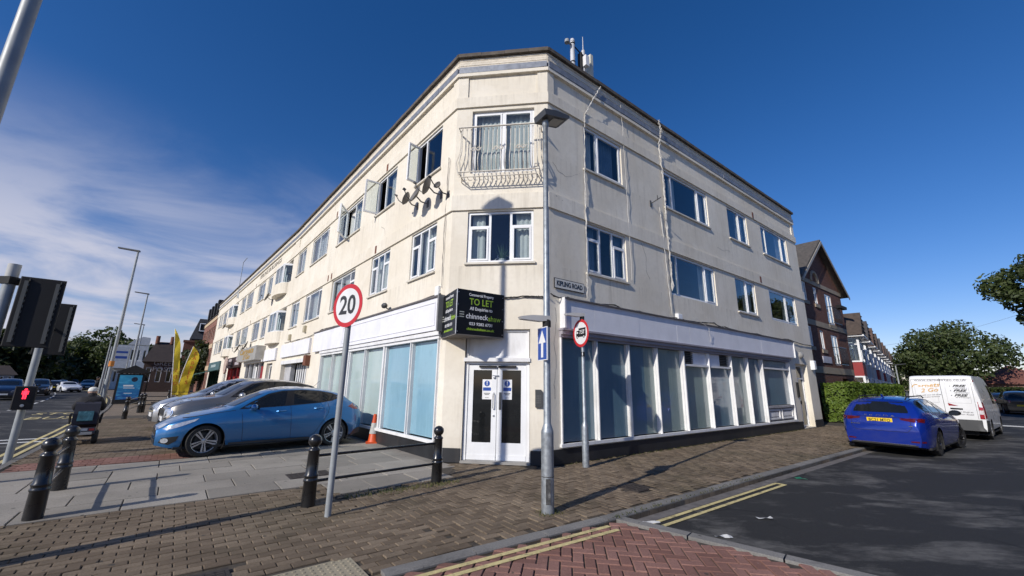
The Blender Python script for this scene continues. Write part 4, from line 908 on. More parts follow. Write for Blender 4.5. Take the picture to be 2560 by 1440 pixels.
        for k in range(ns):
            a = 2*pi*k/ns+.3; Rm = Matrix.Rotation(-a, 4, 'Y')
            for sg in ((-1, 1) if ns == 5 else (0,)):
                w0, w1 = (r*.028, r*.055) if ns == 5 else (r*.05, r*.045); off = sg*r*.05; off1 = sg*r*.095
                q = [(r*.10, off-w0), (ri*.97, off1-w1), (ri*.97, off1+w1), (r*.10, off+w0)]
                vs = [Rm @ Vector((x, h*.55, z)) for x, z in q]+[Rm @ Vector((x, h*(.86 if x < r*.3 else .94), z)) for x, z in q]
                hubm.add(vs, [(0, 1, 2, 3), (7, 6, 5, 4), (0, 4, 5, 1), (1, 5, 6, 2), (2, 6, 7, 3), (3, 7, 4, 0)])
        disc = MB().lathe([(0, h*.2), (r*.5, h*.2), (r*.5, h*.05)], 24, axis='y').lathe([(ri*.95, -h*.2), (0, -h*.2)], 24, axis='y')
        w0 = ty.build('wheel', RUBBER, s.root, smooth=True); rm = hubm.build('rim', rim, w0, smooth=True); dc = disc.build('brake_disc', mat('brake_disc', (.06, .06, .06), .5, .5, coord='obj'), w0)
        first = True
        for i, a in enumerate(s.ax):
            for sg in (1, -1):
                w = w0 if first else w0.copy()
                if not first:
                    link(w)
                    for ch in (rm, dc): c = ch.copy(); link(c); c.parent = w
                w.location = (s.X0-a, sg*(s.fhw(a)*.955-tw/2-.005), r); w.rotation_euler = (0, random.uniform(0, 6), (0 if sg > 0 else pi)+(steer if i == 0 else 0)); w.rotation_mode = 'XYZ'; first = False
                M = Matrix.Rotation((0 if sg > 0 else pi)+(steer if i == 0 else 0), 4, 'Z') @ Matrix.Rotation(random.uniform(0, 6), 4, 'Y'); w.rotation_euler = M.to_euler()
    def hit(s, a, b, ax):
        if ax in 'LR': sg = 1 if ax == 'L' else -1; o, d = Vector((s.X0-a, 3*sg, b)), Vector((0, -sg, 0))
        elif ax in 'FB': sg = 1 if ax == 'F' else -1; o, d = Vector((9*sg, a, b)), Vector((-sg, 0, 0))
        else: o, d = Vector((s.X0-a, b, 5)), Vector((0, 0, -1))
        p, nrm, _, _ = s.bvh.ray_cast(o, d)
        if p is None:
            tgt = Vector((s.X0-a, (s.fhw(min(max(a, 0), s.L)) if ax == 'L' else -s.fhw(min(max(a, 0), s.L))), b)) if ax in 'LR' else (Vector(((s.X0 if ax == 'F' else s.X0-s.L), a, b)) if ax in 'FB' else Vector((s.X0-a, b, s.ftop(a))))
            p, nrm, _, _ = s.bvh.find_nearest(tgt)
        if nrm.dot(d) > 0: nrm = -nrm
        return p, nrm
    def panel(s, poly, ax, m, name, off=.004, grid=.07, parent=None, both=False):
        bm = bmesh.new(); bm.faces.new([bm.verts.new((a, b, 0)) for a, b in poly])
        xs = [p[0] for p in poly]; ys = [p[1] for p in poly]
        for axi, lo, hi in ((0, min(xs), max(xs)), (1, min(ys), max(ys))):
            k = max(1, int((hi-lo)/grid))
            for i in range(1, k):
                c = lo+(hi-lo)*i/k; co = (c, 0, 0) if axi == 0 else (0, c, 0); no = (1, 0, 0) if axi == 0 else (0, 1, 0)
                bmesh.ops.bisect_plane(bm, geom=bm.verts[:]+bm.edges[:]+bm.faces[:], plane_co=co, plane_no=no)
        for v in bm.verts: p, n = s.hit(v.co.x, v.co.y, ax); v.co = p+n*off
        me = bpy.data.meshes.new(name); bm.to_mesh(me); bm.free(); me.materials.append(m)
        bm = bmesh.new(); bm.from_mesh(me); bmesh.ops.recalc_face_normals(bm, faces=bm.faces)
        out = Vector((0, 1 if ax == 'L' else -1, 0)) if ax in 'LR' else (Vector((1 if ax == 'F' else -1, 0, 0)) if ax in 'FB' else Vector((0, 0, 1)))
        if sum(f.normal.dot(out) for f in bm.faces) < 0: bmesh.ops.reverse_faces(bm, faces=bm.faces)
        bm.to_mesh(me); bm.free(); me.shade_smooth()
        o = bpy.data.objects.new(name, me); link(o); o.parent = parent or s.root
        if both: s.panel(poly if ax in 'LR' else [(-a, b) for a, b in poly], {'L': 'R', 'F': 'F', 'B': 'B', 'T': 'T'}[ax], m, name, off, grid, parent)
        return o
    def seam(s, pl, ax, w=.007, m=None, name='panel_gap', off=.003, both=True):
        mb = MB()
        for (a0, b0), (a1, b1) in zip(pl, pl[1:]):
            d = Vector((a1-a0, b1-b0)); l = d.length; d.normalize(); n = Vector((-d.y, d.x))*w/2; k = max(1, int(l/.06)); pr = None
            for i in range(k+1):
                c = Vector((a0, b0))+d*l*i/k; cur = [(lambda r: r[0]+r[1]*off)(s.hit(q.x, q.y, ax)) for q in (c-n, c+n)]
                if pr: mb.add([pr[0], cur[0], cur[1], pr[1]], [(0, 1, 2, 3)])
                pr = cur
        o = mb.build(name, m or SEAM, s.root, recalc=False)
        if both and ax == 'L': s.seam(pl, 'R', w, m, name, off, False)
        return o
    def handle(s, d, z, m=None):
        for ax in 'LR':
            p, n = s.hit(d, z, ax); sg = 1 if ax == 'L' else -1
            MB().tube([p+Vector((.10, .0, 0)), p+Vector((.07, .032*sg, .004)), p+Vector((-.07, .032*sg, .008)), p+Vector((-.10, 0, .01))], .012, 8).build('door_handle', m or s.paint, s.root, smooth=True)
    def mirror(s, d, z, m=None, sz=1):
        for ax in 'LR':
            p, n = s.hit(d, z, ax); sg = 1 if ax == 'L' else -1; mb = MB()
            mb.ball((p.x-.02, p.y+.13*sg*sz, z+.03), .1*sz, .75, 1.15, .72, 14, 10); o = mb.build('door_mirror', m or s.paint, s.root, smooth=True)
            MB().cyl((p.x, p.y-.02*sg, z-.02), (p.x-.02, p.y+.09*sg*sz, z-.01), .03, .025, 8).build('mirror_arm', DGREY, o); MB().box(p.x-.105*sz, p.x-.088*sz, p.y+.13*sg*sz-.085, p.y+.13*sg*sz+.085, z-.025, z+.085).build('mirror_glass', CARGLASS, o)
    def plate(s, z, ax, body, m, y0=0):
        p, n = s.hit(y0, z, ax); sg = 1 if ax == 'F' else -1; x = p.x+sg*.012
        o = MB().box(min(x, x-sg*.012), max(x, x-sg*.012), y0-.26, y0+.26, z-.056, z+.056).build('number_plate', m, s.root)
        if body: text(body, .098, frame_matrix((x+sg*.001, y0, z-.002), (0, sg, 0), (0, 0, 1)), BLKP, o, fit=.44, bold=.002, depth=.0005)
def glaze(c, dlo, panes, both=True):
    c.panel(dlo, 'L', mat('black_window_trim', (.012, .012, .013), .3, coord='obj'), 'window_trim', .003, .09, both=True)
    for p in panes: c.panel(p, 'L', CARGLASS, 'side_window', .006, .09, both=True)
PB = m_carpaint('metallic_sky_blue', (.022, .145, .36), .45, .30); PS = m_carpaint('silver_paint', (.42, .43, .44), .7, .32); PG = m_carpaint('warm_grey_paint', (.19, .185, .18), .6, .35); PR = m_carpaint('race_blue', (.004, .026, .27), .3, .25)
PW = mat('van_white', (.74, .75, .76), .3, var=.03, coord='obj', coat=.5, grime=.15, gcol=(.35, .33, .3)); PK = m_carpaint('dark_graphite', (.025, .027, .03), .5, .3); PN = m_carpaint('navy_paint', (.012, .02, .05), .4, .3)
random.seed(31)
MEG = dict(L=4.30, fo=.80, wb=2.73, r=.33, top=[(0, .56), (.03, .64), (.12, .71), (.3, .79), (.6, .88), (1.0, .965), (1.2, 1.01), (1.6, 1.225), (2.0, 1.40), (2.35, 1.465), (2.75, 1.475), (3.2, 1.44), (3.55, 1.375), (3.75, 1.32), (4.02, 1.09), (4.16, 1.03), (4.27, .92), (4.30, .70)],
    belt=[(0, .6), (.5, .80), (1.1, .925), (1.6, .96), (3.0, 1.03), (3.6, 1.08), (4.1, 1.0), (4.3, .9)], hw=[(0, .50), (.05, .64), (.15, .76), (.35, .845), (.7, .895), (1.0, .905), (2.2, .90), (3.3, .905), (3.7, .885), (4.05, .80), (4.2, .73), (4.3, .60)], steer=.10)
meg = Car('hatchback', 'bright blue five-door hatchback parked nose-out beside the traffic cone', PB, MEG, (-6.15, 10.78, 0), 227, 1.0)
glaze(meg, [(1.36, .965), (1.60, 1.12), (1.95, 1.30), (2.25, 1.37), (2.7, 1.395), (3.1, 1.37), (3.42, 1.315), (3.60, 1.25), (3.57, 1.18), (3.40, 1.115), (3.1, 1.075), (2.4, 1.02)],
      [[(1.56, .99), (1.68, 1.11), (2.0, 1.275), (2.28, 1.35), (2.36, 1.355), (2.30, 1.035)], [(2.50, 1.05), (2.52, 1.365), (2.95, 1.36), (3.10, 1.34), (3.12, 1.09)], [(3.19, 1.105), (3.18, 1.335), (3.40, 1.29), (3.53, 1.23), (3.47, 1.16)]])
meg.panel([(-.62, 1.03), (.62, 1.03), (.60, 1.12), (.47, 1.40), (-.47, 1.40), (-.60, 1.12)], 'F', CARGLASS, 'windscreen', .005, .1)
meg.panel([(-.58, 1.09), (.58, 1.09), (.52, 1.30), (-.52, 1.30)], 'B', CARGLASS, 'rear_window', .005, .1)
meg.seam([(1.50, .28), (1.47, .6), (1.42, .90)], 'L'); meg.seam([(2.50, .27), (2.47, .6), (2.43, 1.02)], 'L'); meg.seam([(2.9, .27), (3.05, .36), (3.16, .56), (3.32, .80), (3.34, .95), (3.30, 1.08)], 'L'); meg.seam([(1.50, .28), (2.9, .27)], 'L'); meg.seam([(.40, .80), (.9, .895), (1.3, .945)], 'L', .008)
meg.handle(2.23, .90); meg.handle(3.08, .945); meg.mirror(1.62, .98)
meg.panel([(.09, .60), (.18, .655), (.40, .735), (.66, .80), (.60, .745), (.40, .66), (.16, .575)], 'L', LAMP, 'headlight', .006, .05, both=True)
meg.panel([(.26, .60), (.50, .57), (.62, .64), (.60, .70), (.40, .69)], 'F', LAMP, 'headlight', .006, .06, both=True)
meg.panel([(-.48, .46), (.48, .46), (.42, .57), (-.42, .57)], 'F', BLACK, 'grille', .005, .1); meg.panel([(-.5, .27), (.5, .27), (.46, .37), (-.46, .37)], 'F', MATTE, 'lower_intake', .005, .1)
meg.panel([(.06, .33), (.10, .43), (.36, .46), (.33, .36), (.22, .29)], 'L', MATTE, 'fog_recess', .005, .05, both=True)
meg.panel([(.15+.06*cos(t*pi/6), .375+.048*sin(t*pi/6)) for t in range(12)], 'L', LAMP, 'fog_lamp', .012, .05, both=True)
meg.panel([(3.84, .97), (4.02, 1.06), (4.23, 1.00), (4.27, .88), (4.02, .90)], 'L', TAIL, 'tail_lamp', .006, .05, both=True); meg.panel([(4.04, 1.035), (4.22, .99), (4.24, .945), (4.03, .965)], 'L', TAILW, 'tail_lamp', .009, .05, both=True)
meg.panel([(3.98, .24), (4.29, .24), (4.29, .42), (4.1, .38)], 'L', DGREY, 'bumper_trim', .005, .06, both=True); meg.panel([(1.25, .225), (2.95, .225), (2.95, .265), (1.25, .265)], 'L', DGREY, 'sill_trim', .006, .08, both=True)
MB().tube([(-.98, 0, 1.44), (-1.15, .0, 1.62)], .004, 5).build('aerial', MATTE, meg.root); MB().ball((-.96, 0, 1.445), .05, 1, .6, .5).build('aerial_base', MATTE, meg.root)
meg.seam([(1.08, .50), (1.16, .54)], 'T', .02, MATTE, 'wiper', .02, False); MB().tube([(meg.X0-1.12, -.55, 1.01), (meg.X0-1.2, .1, 1.045)], .012, 5).build('wiper', MATTE, meg.root)
JUK = dict(L=4.13, fo=.84, wb=2.53, r=.335, sill=.26, top=[(0, .66), (.03, .80), (.12, .89), (.4, .99), (.8, 1.06), (1.12, 1.10), (1.5, 1.34), (1.8, 1.50), (2.15, 1.565), (2.6, 1.57), (3.2, 1.52), (3.6, 1.42), (3.9, 1.18), (4.08, 1.02), (4.13, .7)],
    belt=[(0, .72), (.5, .92), (1.1, 1.0), (1.6, 1.04), (3.0, 1.14), (3.6, 1.2), (4.1, 1.0)], hw=[(0, .52), (.05, .66), (.15, .76), (.35, .83), (.7, .88), (1.0, .885), (3.4, .885), (3.9, .8), (4.13, .6)], tumble=.45)
juk = Car('crossover', 'warm grey crossover with round headlamps parked beyond the blue hatchback', PG, JUK, (-8.35, 13.65, 0), 224, 1.06)
glaze(juk, [(1.32, 1.05), (1.55, 1.24), (1.85, 1.42), (2.2, 1.49), (2.7, 1.49), (3.2, 1.44), (3.6, 1.34), (3.5, 1.22), (2.4, 1.1)], [[(1.5, 1.08), (1.62, 1.22), (1.95, 1.42), (2.3, 1.475), (2.25, 1.11)], [(2.4, 1.12), (2.42, 1.475), (2.8, 1.47), (3.2, 1.41), (3.2, 1.19)]])
juk.panel([(-.62, 1.11), (.62, 1.11), (.48, 1.49), (-.48, 1.49)], 'F', CARGLASS, 'windscreen', .005, .1)
for sg in (1, -1):
    juk.panel([(sg*.60+.13*cos(t*pi/8), .66+.13*sin(t*pi/8)) for t in range(16)], 'F', CHROME, 'headlamp_ring', .010, .06); juk.panel([(sg*.60+.105*cos(t*pi/8), .66+.105*sin(t*pi/8)) for t in range(16)], 'F', LAMP, 'headlight', .016, .06)
juk.panel([(-.42, .60), (.42, .60), (.46, .82), (-.46, .82)], 'F', MATTE, 'grille', .006, .1); juk.panel([(-.55, .28), (.55, .28), (.5, .46), (-.5, .46)], 'F', MATTE, 'lower_intake', .006, .1); juk.panel([(.05, .88), (.12, .915), (.55, 1.02), (.50, .975)], 'L', LAMP, 'indicator_lamp', .006, .06, both=True); juk.plate(.50, 'F', '', PLATEW)
juk.mirror(1.55, 1.07, PS, 1.15); juk.seam([(1.42, .3), (1.40, .98)], 'L'); juk.seam([(2.35, .3), (2.33, 1.08)], 'L'); juk.handle(2.15, .95)
MPV = dict(L=4.35, fo=.86, wb=2.68, r=.325, top=[(0, .60), (.03, .72), (.15, .84), (.5, .97), (.95, 1.06), (1.3, 1.22), (1.8, 1.50), (2.3, 1.62), (3.2, 1.61), (3.8, 1.52), (4.15, 1.2), (4.33, 1.0), (4.35, .7)],
    belt=[(0, .66), (.5, .88), (1.1, .98), (3.0, 1.06), (4.1, 1.02)], hw=[(0, .52), (.05, .66), (.15, .77), (.4, .86), (.9, .9), (3.5, .9), (4.1, .82), (4.35, .66)], tumble=.42)
def simple_car(name, label, paint, spec, loc, az, scale=1, group=None, detail=False, plate=None):
    c = Car(name, label, paint, spec, loc, az, scale, group, detail); q = spec['L']; tp = spec['top']; zb = c.fbelt(q*.5)
    H = max(z for _, z in tp); ws = max(d for d, z in tp if d < q*.45 and z < zb+.12); rs = min(d for d, z in tp if d > q*.6 and z < H-.12)
    glaze(c, [(ws+.15, zb+.02), (ws+.75, H-.12), (q*.6, H-.095), (rs-.08, H-.16), (min(rs+.3, q-.25), zb+.12)], [[(ws+.28, zb+.04), (ws+.8, H-.14), (q*.515, H-.12), (q*.515, zb+.05)], [(q*.545, zb+.05), (q*.545, H-.12), (q*.66, H-.12), (rs-.12, H-.18), (min(rs+.1, q-.4), zb+.12)]])
    c.panel([(-.6, zb+.10), (.6, zb+.10), (.46, H-.09), (-.46, H-.09)], 'F', CARGLASS, 'windscreen', .005, .12); c.panel([(-.55, zb+.08), (.55, zb+.08), (.46, H-.12), (-.46, H-.12)], 'B', CARGLASS, 'rear_window', .005, .12)
    zf = c.ftop(.06)-.04; c.panel([(.36, zf-.10), (.64, zf-.08), (.66, zf+.02), (.40, zf)], 'F', LAMP, 'headlight', .008, .08, both=True); c.panel([(.05, zf-.05), (.1, zf+.03), (.5, zf+.12), (.35, zf)], 'L', LAMP, 'headlight', .007, .08, both=True)
    c.panel([(-.38, zf-.12), (.38, zf-.12), (.4, zf), (-.4, zf)], 'F', MATTE, 'grille', .006, .1); c.panel([(-.5, .27), (.5, .27), (.5, .4), (-.5, .4)], 'F', MATTE, 'lower_intake', .006, .1); c.plate(.45, 'F', '', PLATEW); c.plate(plate or .62, 'B', '', PLATEY)
    zr = c.fbelt(q-.1)-.05; c.panel([(.5, zr-.16), (.72, zr-.16), (.74, zr), (.5, zr)], 'B', TAIL, 'tail_lamp', .008, .08, both=True); c.panel([(q-.3, zr-.14), (q-.03, zr-.16), (q-.05, zr), (q-.25, zr)], 'L', TAIL, 'tail_lamp', .007, .08, both=True)
    c.mirror(ws+.4, zb+.04); c.seam([(ws+.3, .3), (ws+.28, zb)], 'L'); c.seam([(q*.53, .3), (q*.53, zb)], 'L'); c.handle(q*.5, zb-.1); return c
mpv = simple_car('people_carrier', 'silver people carrier with pale bonnet parked third from the corner', PS, MPV, (-10.35, 15.75, 0), 224, 1.05, detail=True)
car4 = simple_car('parked_hatchback', 'dark grey hatchback farthest along the forecourt row', PK, dict(MEG, steer=0), (-12.6, 19.0, 0), 228, 1.05)
OCT = dict(L=4.69, fo=.90, wb=2.69, r=.335, top=[(0, .58), (.03, .68), (.15, .78), (.5, .88), (1.0, .96), (1.25, 1.0), (1.7, 1.22), (2.1, 1.39), (2.5, 1.465), (3.0, 1.48), (3.8, 1.46), (4.2, 1.41), (4.36, 1.36), (4.50, 1.14), (4.57, 1.02), (4.65, .97), (4.69, .86), (4.685, .5)],
    belt=[(0, .64), (.5, .82), (1.1, .92), (1.6, .95), (3.0, 1.0), (4.2, 1.05), (4.69, .98)], hw=[(0, .50), (.05, .64), (.15, .76), (.35, .85), (.7, .9), (1.0, .915), (3.8, .915), (4.3, .885), (4.55, .83), (4.65, .77), (4.69, .70)], tumble=.62, rim=mat('black_alloy', (.035, .035, .04), .3, .6, coord='obj'), steer=-.28, sm=.04, lift=.04)
oc = Car('estate_car', 'royal blue estate car parked at the kerb behind the white van', PR, OCT, (12.12, 12.98, -.095), 55.0, 1.03)
glaze(oc, [(1.45, .975), (1.75, 1.16), (2.1, 1.32), (2.5, 1.395), (3.2, 1.40), (3.9, 1.375), (4.25, 1.30), (4.30, 1.22), (4.1, 1.085), (3.0, 1.03)], [[(1.62, 1.0), (1.85, 1.17), (2.2, 1.32), (2.55, 1.375), (2.5, 1.04)], [(2.66, 1.05), (2.68, 1.38), (3.35, 1.375), (3.4, 1.075)], [(3.48, 1.08), (3.46, 1.37), (3.9, 1.345), (4.18, 1.28), (4.2, 1.2), (4.05, 1.12)]])
oc.panel([(-.62, 1.0), (.62, 1.0), (.47, 1.39), (-.47, 1.39)], 'F', CARGLASS, 'windscreen', .005, .1)
oc.panel([(-.56, 1.06), (.56, 1.06), (.56, 1.11), (.46, 1.33), (-.46, 1.33), (-.56, 1.11)], 'B', CARGLASS, 'rear_window', .006, .1)
TAILD = mat('dark_red_lamp', (.085, .004, .006), .12, var=.25, vs=20, coord='obj', coat=.6)
oc.panel([(.40, .925), (.80, .945), (.82, .87), (.66, .845), (.42, .89)], 'B', TAILD, 'tail_lamp', .007, .06, both=True); oc.panel([(4.42, .93), (4.66, .945), (4.68, .86), (4.5, .84)], 'L', TAILD, 'tail_lamp', .007, .05, both=True)
oc.panel([(-.36, .945), (.36, .945), (.36, .935), (-.36, .935)], 'B', SEAM, 'panel_gap', .004); oc.seam([(-.60, 1.0), (-.60, .70), (-.52, .60), (.52, .60), (.60, .70), (.60, 1.0)], 'B', .008, off=.004)
oc.panel([(.55, .36), (.80, .36), (.80, .40), (.55, .39)], 'B', TAILD, 'reflector', .006, .05, both=True); oc.panel([(-.66, .215), (.66, .215), (.68, .29), (-.68, .29)], 'B', MATTE, 'diffuser', .006, .08); oc.seam([(-.62, .30), (.62, .30)], 'B', .012, CHROME, 'bright_trim', .008)
oc.plate(.865, 'B', 'BC21 MTO', PLATEY)
text('S K O D A', .055, frame_matrix((oc.hit(0, .985, 'B')[0].x-.008, 0, .975), (0, -1, 0), (0, 0, 1)), CHROME, oc.root, fit=.62, depth=.001); oc.seam([(.42, .75), (.62, .75)], 'B', .016, CHROME, 'badge', .007); oc.seam([(-.56, .75), (-.64, .75)], 'B', .016, CHROME, 'badge', .007)
oc.mirror(1.62, .99, BLACK, 1.1); oc.handle(2.5, .90); oc.handle(3.45, .92); oc.seam([(1.5, .28), (1.48, .92)], 'L'); oc.seam([(2.6, .28), (2.58, 1.0)], 'L'); oc.seam([(3.55, 1.04), (3.6, .8), (3.35, .5), (3.1, .28)], 'L'); oc.seam([(4.45, .8), (4.4, .45)], 'L')
for sg in (1, -1): MB().tube([(oc.X0-2.35, sg*.50, 1.43), (oc.X0-2.5, sg*.50, 1.485), (oc.X0-4.0, sg*.49, 1.47), (oc.X0-4.2, sg*.49, 1.40)], .016, 6).build('roof_rail', MATTE, oc.root, smooth=True)
MB().prism([(oc.X0-4.05, 1.44), (oc.X0-3.92, 1.45), (oc.X0-4.06, 1.52), (oc.X0-4.1, 1.515)], -.018, .018).build('aerial_fin', PR, oc.root)
VAN = dict(L=5.4, fo=.95, wb=3.3, r=.35, sill=.34, cat='van', top=[(0, .80), (.04, 1.0), (.3, 1.16), (.75, 1.28), (1.2, 1.80), (1.55, 2.14), (1.9, 2.26), (2.6, 2.32), (5.2, 2.31), (5.34, 2.27), (5.385, 2.15), (5.4, 1.2)], belt=[(0, .85), (.6, 1.1), (1.2, 1.22), (5.4, 1.22)],
    hw=[(0, .62), (.06, .80), (.2, .92), (.5, .99), (5.25, 1.0), (5.37, .975), (5.4, .95)], tumble=.115, crown=5, sec=[.965, .985, 1.0, .995, .995, .985], spokes=6, sm=.04, lift=.0, rim=mat('steel_wheel_silver', (.35, .35, .36), .4, .5, coord='obj'))
vn = Car('delivery_van', 'white panel van with carpet-shop lettering on its back doors', PW, VAN, (18.15, 17.05, -.095), 53.5, .97)
vn.panel([(1.32, 1.25), (1.75, 1.95), (2.35, 1.98), (2.35, 1.25)], 'L', CARGLASS, 'side_window', .005, .12, both=True); vn.panel([(-.78, 1.3), (.78, 1.3), (.7, 2.05), (-.7, 2.05)], 'F', CARGLASS, 'windscreen', .005, .12)
vn.panel([(-.97, .34), (.97, .34), (.985, .72), (-.985, .72)], 'B', DGREY, 'bumper', .012, .12); vn.panel([(4.9, .34), (5.39, .34), (5.39, .72), (4.9, .70)], 'L', DGREY, 'bumper', .012, .12, both=True)
vn.panel([(.84, .76), (.96, .76), (.96, 1.34), (.86, 1.36)], 'B', TAIL, 'tail_lamp', .010, .1, both=True); vn.panel([(.85, .92), (.955, .92), (.955, 1.06), (.855, 1.06)], 'B', TAILW, 'tail_lamp', .014, .1, both=True); vn.panel([(5.26, .80), (5.385, .78), (5.385, 1.36), (5.28, 1.34)], 'L', TAIL, 'tail_lamp', .010, .1, both=True)
vn.panel([(.87, 2.08), (.93, 2.08), (.93, 2.2), (.87, 2.2)], 'B', TAIL, 'marker_lamp', .008, .1, both=True); vn.seam([(0, .74), (0, 2.20)], 'B', .012); vn.seam([(-.80, .74), (-.80, 2.16), (.80, 2.16), (.80, .74)], 'B', .008)
for sg in (1, -1): vn.seam([(sg*.12, 1.30), (sg*.12, 2.0), (sg*.18, 2.08), (sg*.66, 2.08), (sg*.72, 2.0), (sg*.72, 1.30), (sg*.12, 1.30)], 'B', .010, mat('white_shadow_line', (.45, .45, .46), .5, coord='obj'))  # grey strips paint the shadow line round each pressed door panel
vn.panel([(-.10, 1.29), (-.36, 1.20), (-.12, 1.20)], 'B', TAIL, 'reflector', .012, .2); vn.seam([(-.14, 1.10), (-.46, 1.09)], 'B', .05, MATTE, 'door_handle', .02, False)
def vtext(body, y, z, sz, fit, m=None, shear=0, tilt=0, bold=.0):
    x = vn.hit(y, z, 'B')[0].x-.008; rt = Vector((0, -cos(tilt), sin(tilt))); up = Vector((0, sin(tilt), cos(tilt))); text(body, sz, frame_matrix((x, y, z), rt, up), m or BLKP, vn.root, fit=fit, shear=shear, depth=.0006, bold=bold)
VG = mat('van_print_grey', (.12, .12, .13), .4, coord='obj'); VO = mat('van_print_orange', (.66, .40, .14), .4, coord='obj')
vtext('www.carpets2go.co.uk', 0, 2.135, .12, 1.42, VG); vtext('Carpets', .40, 1.92, .22, .80, VO, .3, rad(6), .003); vtext('2 Go', .32, 1.75, .2, .5, VO, .3, rad(6), .003)
for k, (a_, b_) in enumerate((('FREE', 'DELIVERY'), ('FREE', 'ESTIMATES'), ('FREE', 'FITTING'))):
    vtext(a_, -.50, 1.915-k*.17, .12, .36, BLKP, .4, 0, .004); vtext(b_, -.52, 1.835-k*.17, .05, .36, VG, .3); vtext('•', -.25, 1.91-k*.17, .1, .03, BLKP)
vtext("We'll uplift your old carpet", .36, 1.575, .07, .70, VG, .2, rad(5)); vtext('and move your furniture', .38, 1.50, .07, .62, VG, .2, rad(5)); vtext('Visit our Shop at', -.42, .985, .07, .56, VG, .2); vtext('London Road', -.46, .90, .07, .5, VG, .2)
vn.mirror(1.45, 1.3, MATTE, 1.5)
# traffic and parked cars farther off
SPT = dict(L=4.1, fo=.82, wb=2.4, r=.32, top=[(0, .52), (.03, .6), (.2, .68), (.7, .78), (1.2, .86), (1.35, .88), (1.75, 1.12), (1.95, 1.22), (2.3, 1.26), (2.7, 1.2), (3.2, .98), (3.8, .92), (4.05, .85), (4.1, .6)], belt=[(0, .56), (.6, .72), (1.3, .80), (3.2, .86), (4.1, .8)], hw=[(0, .5), (.08, .7), (.3, .84), (.8, .88), (3.5, .88), (4.0, .75), (4.1, .6)], tumble=.5)
PWH = m_carpaint('white_car_paint', (.72, .73, .74), 0, .3)
simple_car('sports_car', 'white low sports car driving towards the camera on the main road', PWH, SPT, (*at(170, 965, 76).xy, -.10), 139-20, 1.05)
GC = 'cars parked along the far side of the main road'
for k, (px_, D_, pt, sp, lb) in enumerate(((18, 52, PN, MPV, 'navy people carrier parked at the far kerb by the left edge'), (52, 57, PN, MEG, 'dark blue hatchback at the far kerb just left of the signal pole'), (92, 63, PK, MPV, 'black people carrier at the far kerb behind the signal pole'), (130, 78, PK, MEG, 'black hatchback parked under the trees right of the signal pole'), (146, 90, PS, MEG, 'silver hatchback parked under the dark trees'), (176, 112, PK, MPV, 'dark car parked behind the white sports car'))):
    simple_car('parked_car', lb, pt, dict(sp, steer=0), (*at(px_, 980, D_).xy, -.1), 315 if k % 2 else 135, 1, GC)
simple_car('oncoming_car', 'dark car with bright headlamps coming down the main road under the tree', PK, dict(MEG, steer=0), (*at(217, 975, 92).xy, -.1), 135, 1.05)
GD = 'cars parked opposite on the side street'
for k, (px_, D_, pt, sp, lb) in enumerate(((2545, 52, PK, MPV, 'black car with chrome strip parked nearest on the right'), (2508, 58, PN, MEG, 'dark blue hatchback parked second on the right'), (2490, 66, PS, MEG, 'silver hatchback parked third on the right, behind the van'))):
    simple_car('parked_car', lb, pt, dict(sp, steer=0), (*at(px_, 1020, D_).xy, -.1), 44, 1.08, GD)
simple_car('estate_van', 'pale green and white van parked behind the bus shelter', PWH, dict(MPV, top=[(0, .6), (.03, .75), (.15, .9), (.5, 1.0), (.95, 1.1), (1.3, 1.4), (1.7, 1.75), (2.3, 1.9), (3.8, 1.88), (4.25, 1.8), (4.33, 1.5), (4.35, .7)]), (*at(398, 975, 78).xy, -.05), 230, 1.1)
# ------------------------------------------------------------------ street furniture
random.seed(77)
def lamp_head(mb, M, l=.62, w=.26):
    mb.M = M; mb.prism([(0, 0), (l*.3, -.03), (l, -.02), (l*1.02, .02), (l*.5, .06), (0, .05)], -w/2, w/2); return mb
# main lamp post with the one-way sign
lp = thing('lamp_post', (.50, 5.72, 0), 0, 'galvanised lamp column with one-way arrow sign standing before the corner', 'lamp post')
MB().lathe([(.083, -.05), (.083, .98), (.082, 1.0), (.052, 1.09), (.05, 1.1), (.044, 3.2), (.038, 5.62), (.05, 5.63), (.05, 5.78), (.0, 5.785)], 20).build('column', GALV, lp, smooth=True, sharp=50)
MB().box(-.03, .03, -.09, -.082, .12, .42).lathe([(.0845, .435), (.0845, .445)], 20).build('service_door', mat('worn_black_label', (.05, .05, .05), .6, var=.6, vs=30, coord='obj', grime=.6, gcol=(.35, .35, .35), gs=20), lp)
a_ = rad(58); hd = MB(); M = Matrix.Translation((.02, 0, 5.80)) @ Matrix.Rotation(rad(32), 4, 'Z') @ Matrix.Rotation(rad(-12), 4, 'Y')
hd.M = M; hd.prism([(-.14, -.05), (.30, -.055), (.36, -.03), (.36, .01), (.10, .055), (-.14, .05)], -.15, .15); head = hd.build('lamp_head', mat('lamp_head_grey', (.06, .062, .065), .45, coord='obj'), lp)
g = MB(); g.M = M; g.box(.05, .27, -.10, .10, -.062, -.054); g.build('lens', mat('lamp_lens', (.35, .34, .30), .2, coord='obj'), head)
def signlamp(parent, z, az, l=.42):
    o = MB(Matrix.Rotation(-rad(az)+pi/2, 4, 'Z')); o.prism([(-.04, z-.03), (.10, z-.05), (l, z-.035), (l+.02, z), (l*.6, z+.03), (-.04, z+.035)], -.055, .055); return o.build('sign_lamp', mat('sign_lamp_grey', (.42, .42, .42), .5, coord='obj'), parent)
signlamp(lp, 2.52, 250, .40); MB().cyl((0, 0, 2.40), (0, 0, 2.50), .06, n=16).build('lamp_bracket', MATTE, lp)
sm_ = Matrix.Rotation(-rad(250)+pi/2, 4, 'Z')           # one-way sign plate, facing back down the street
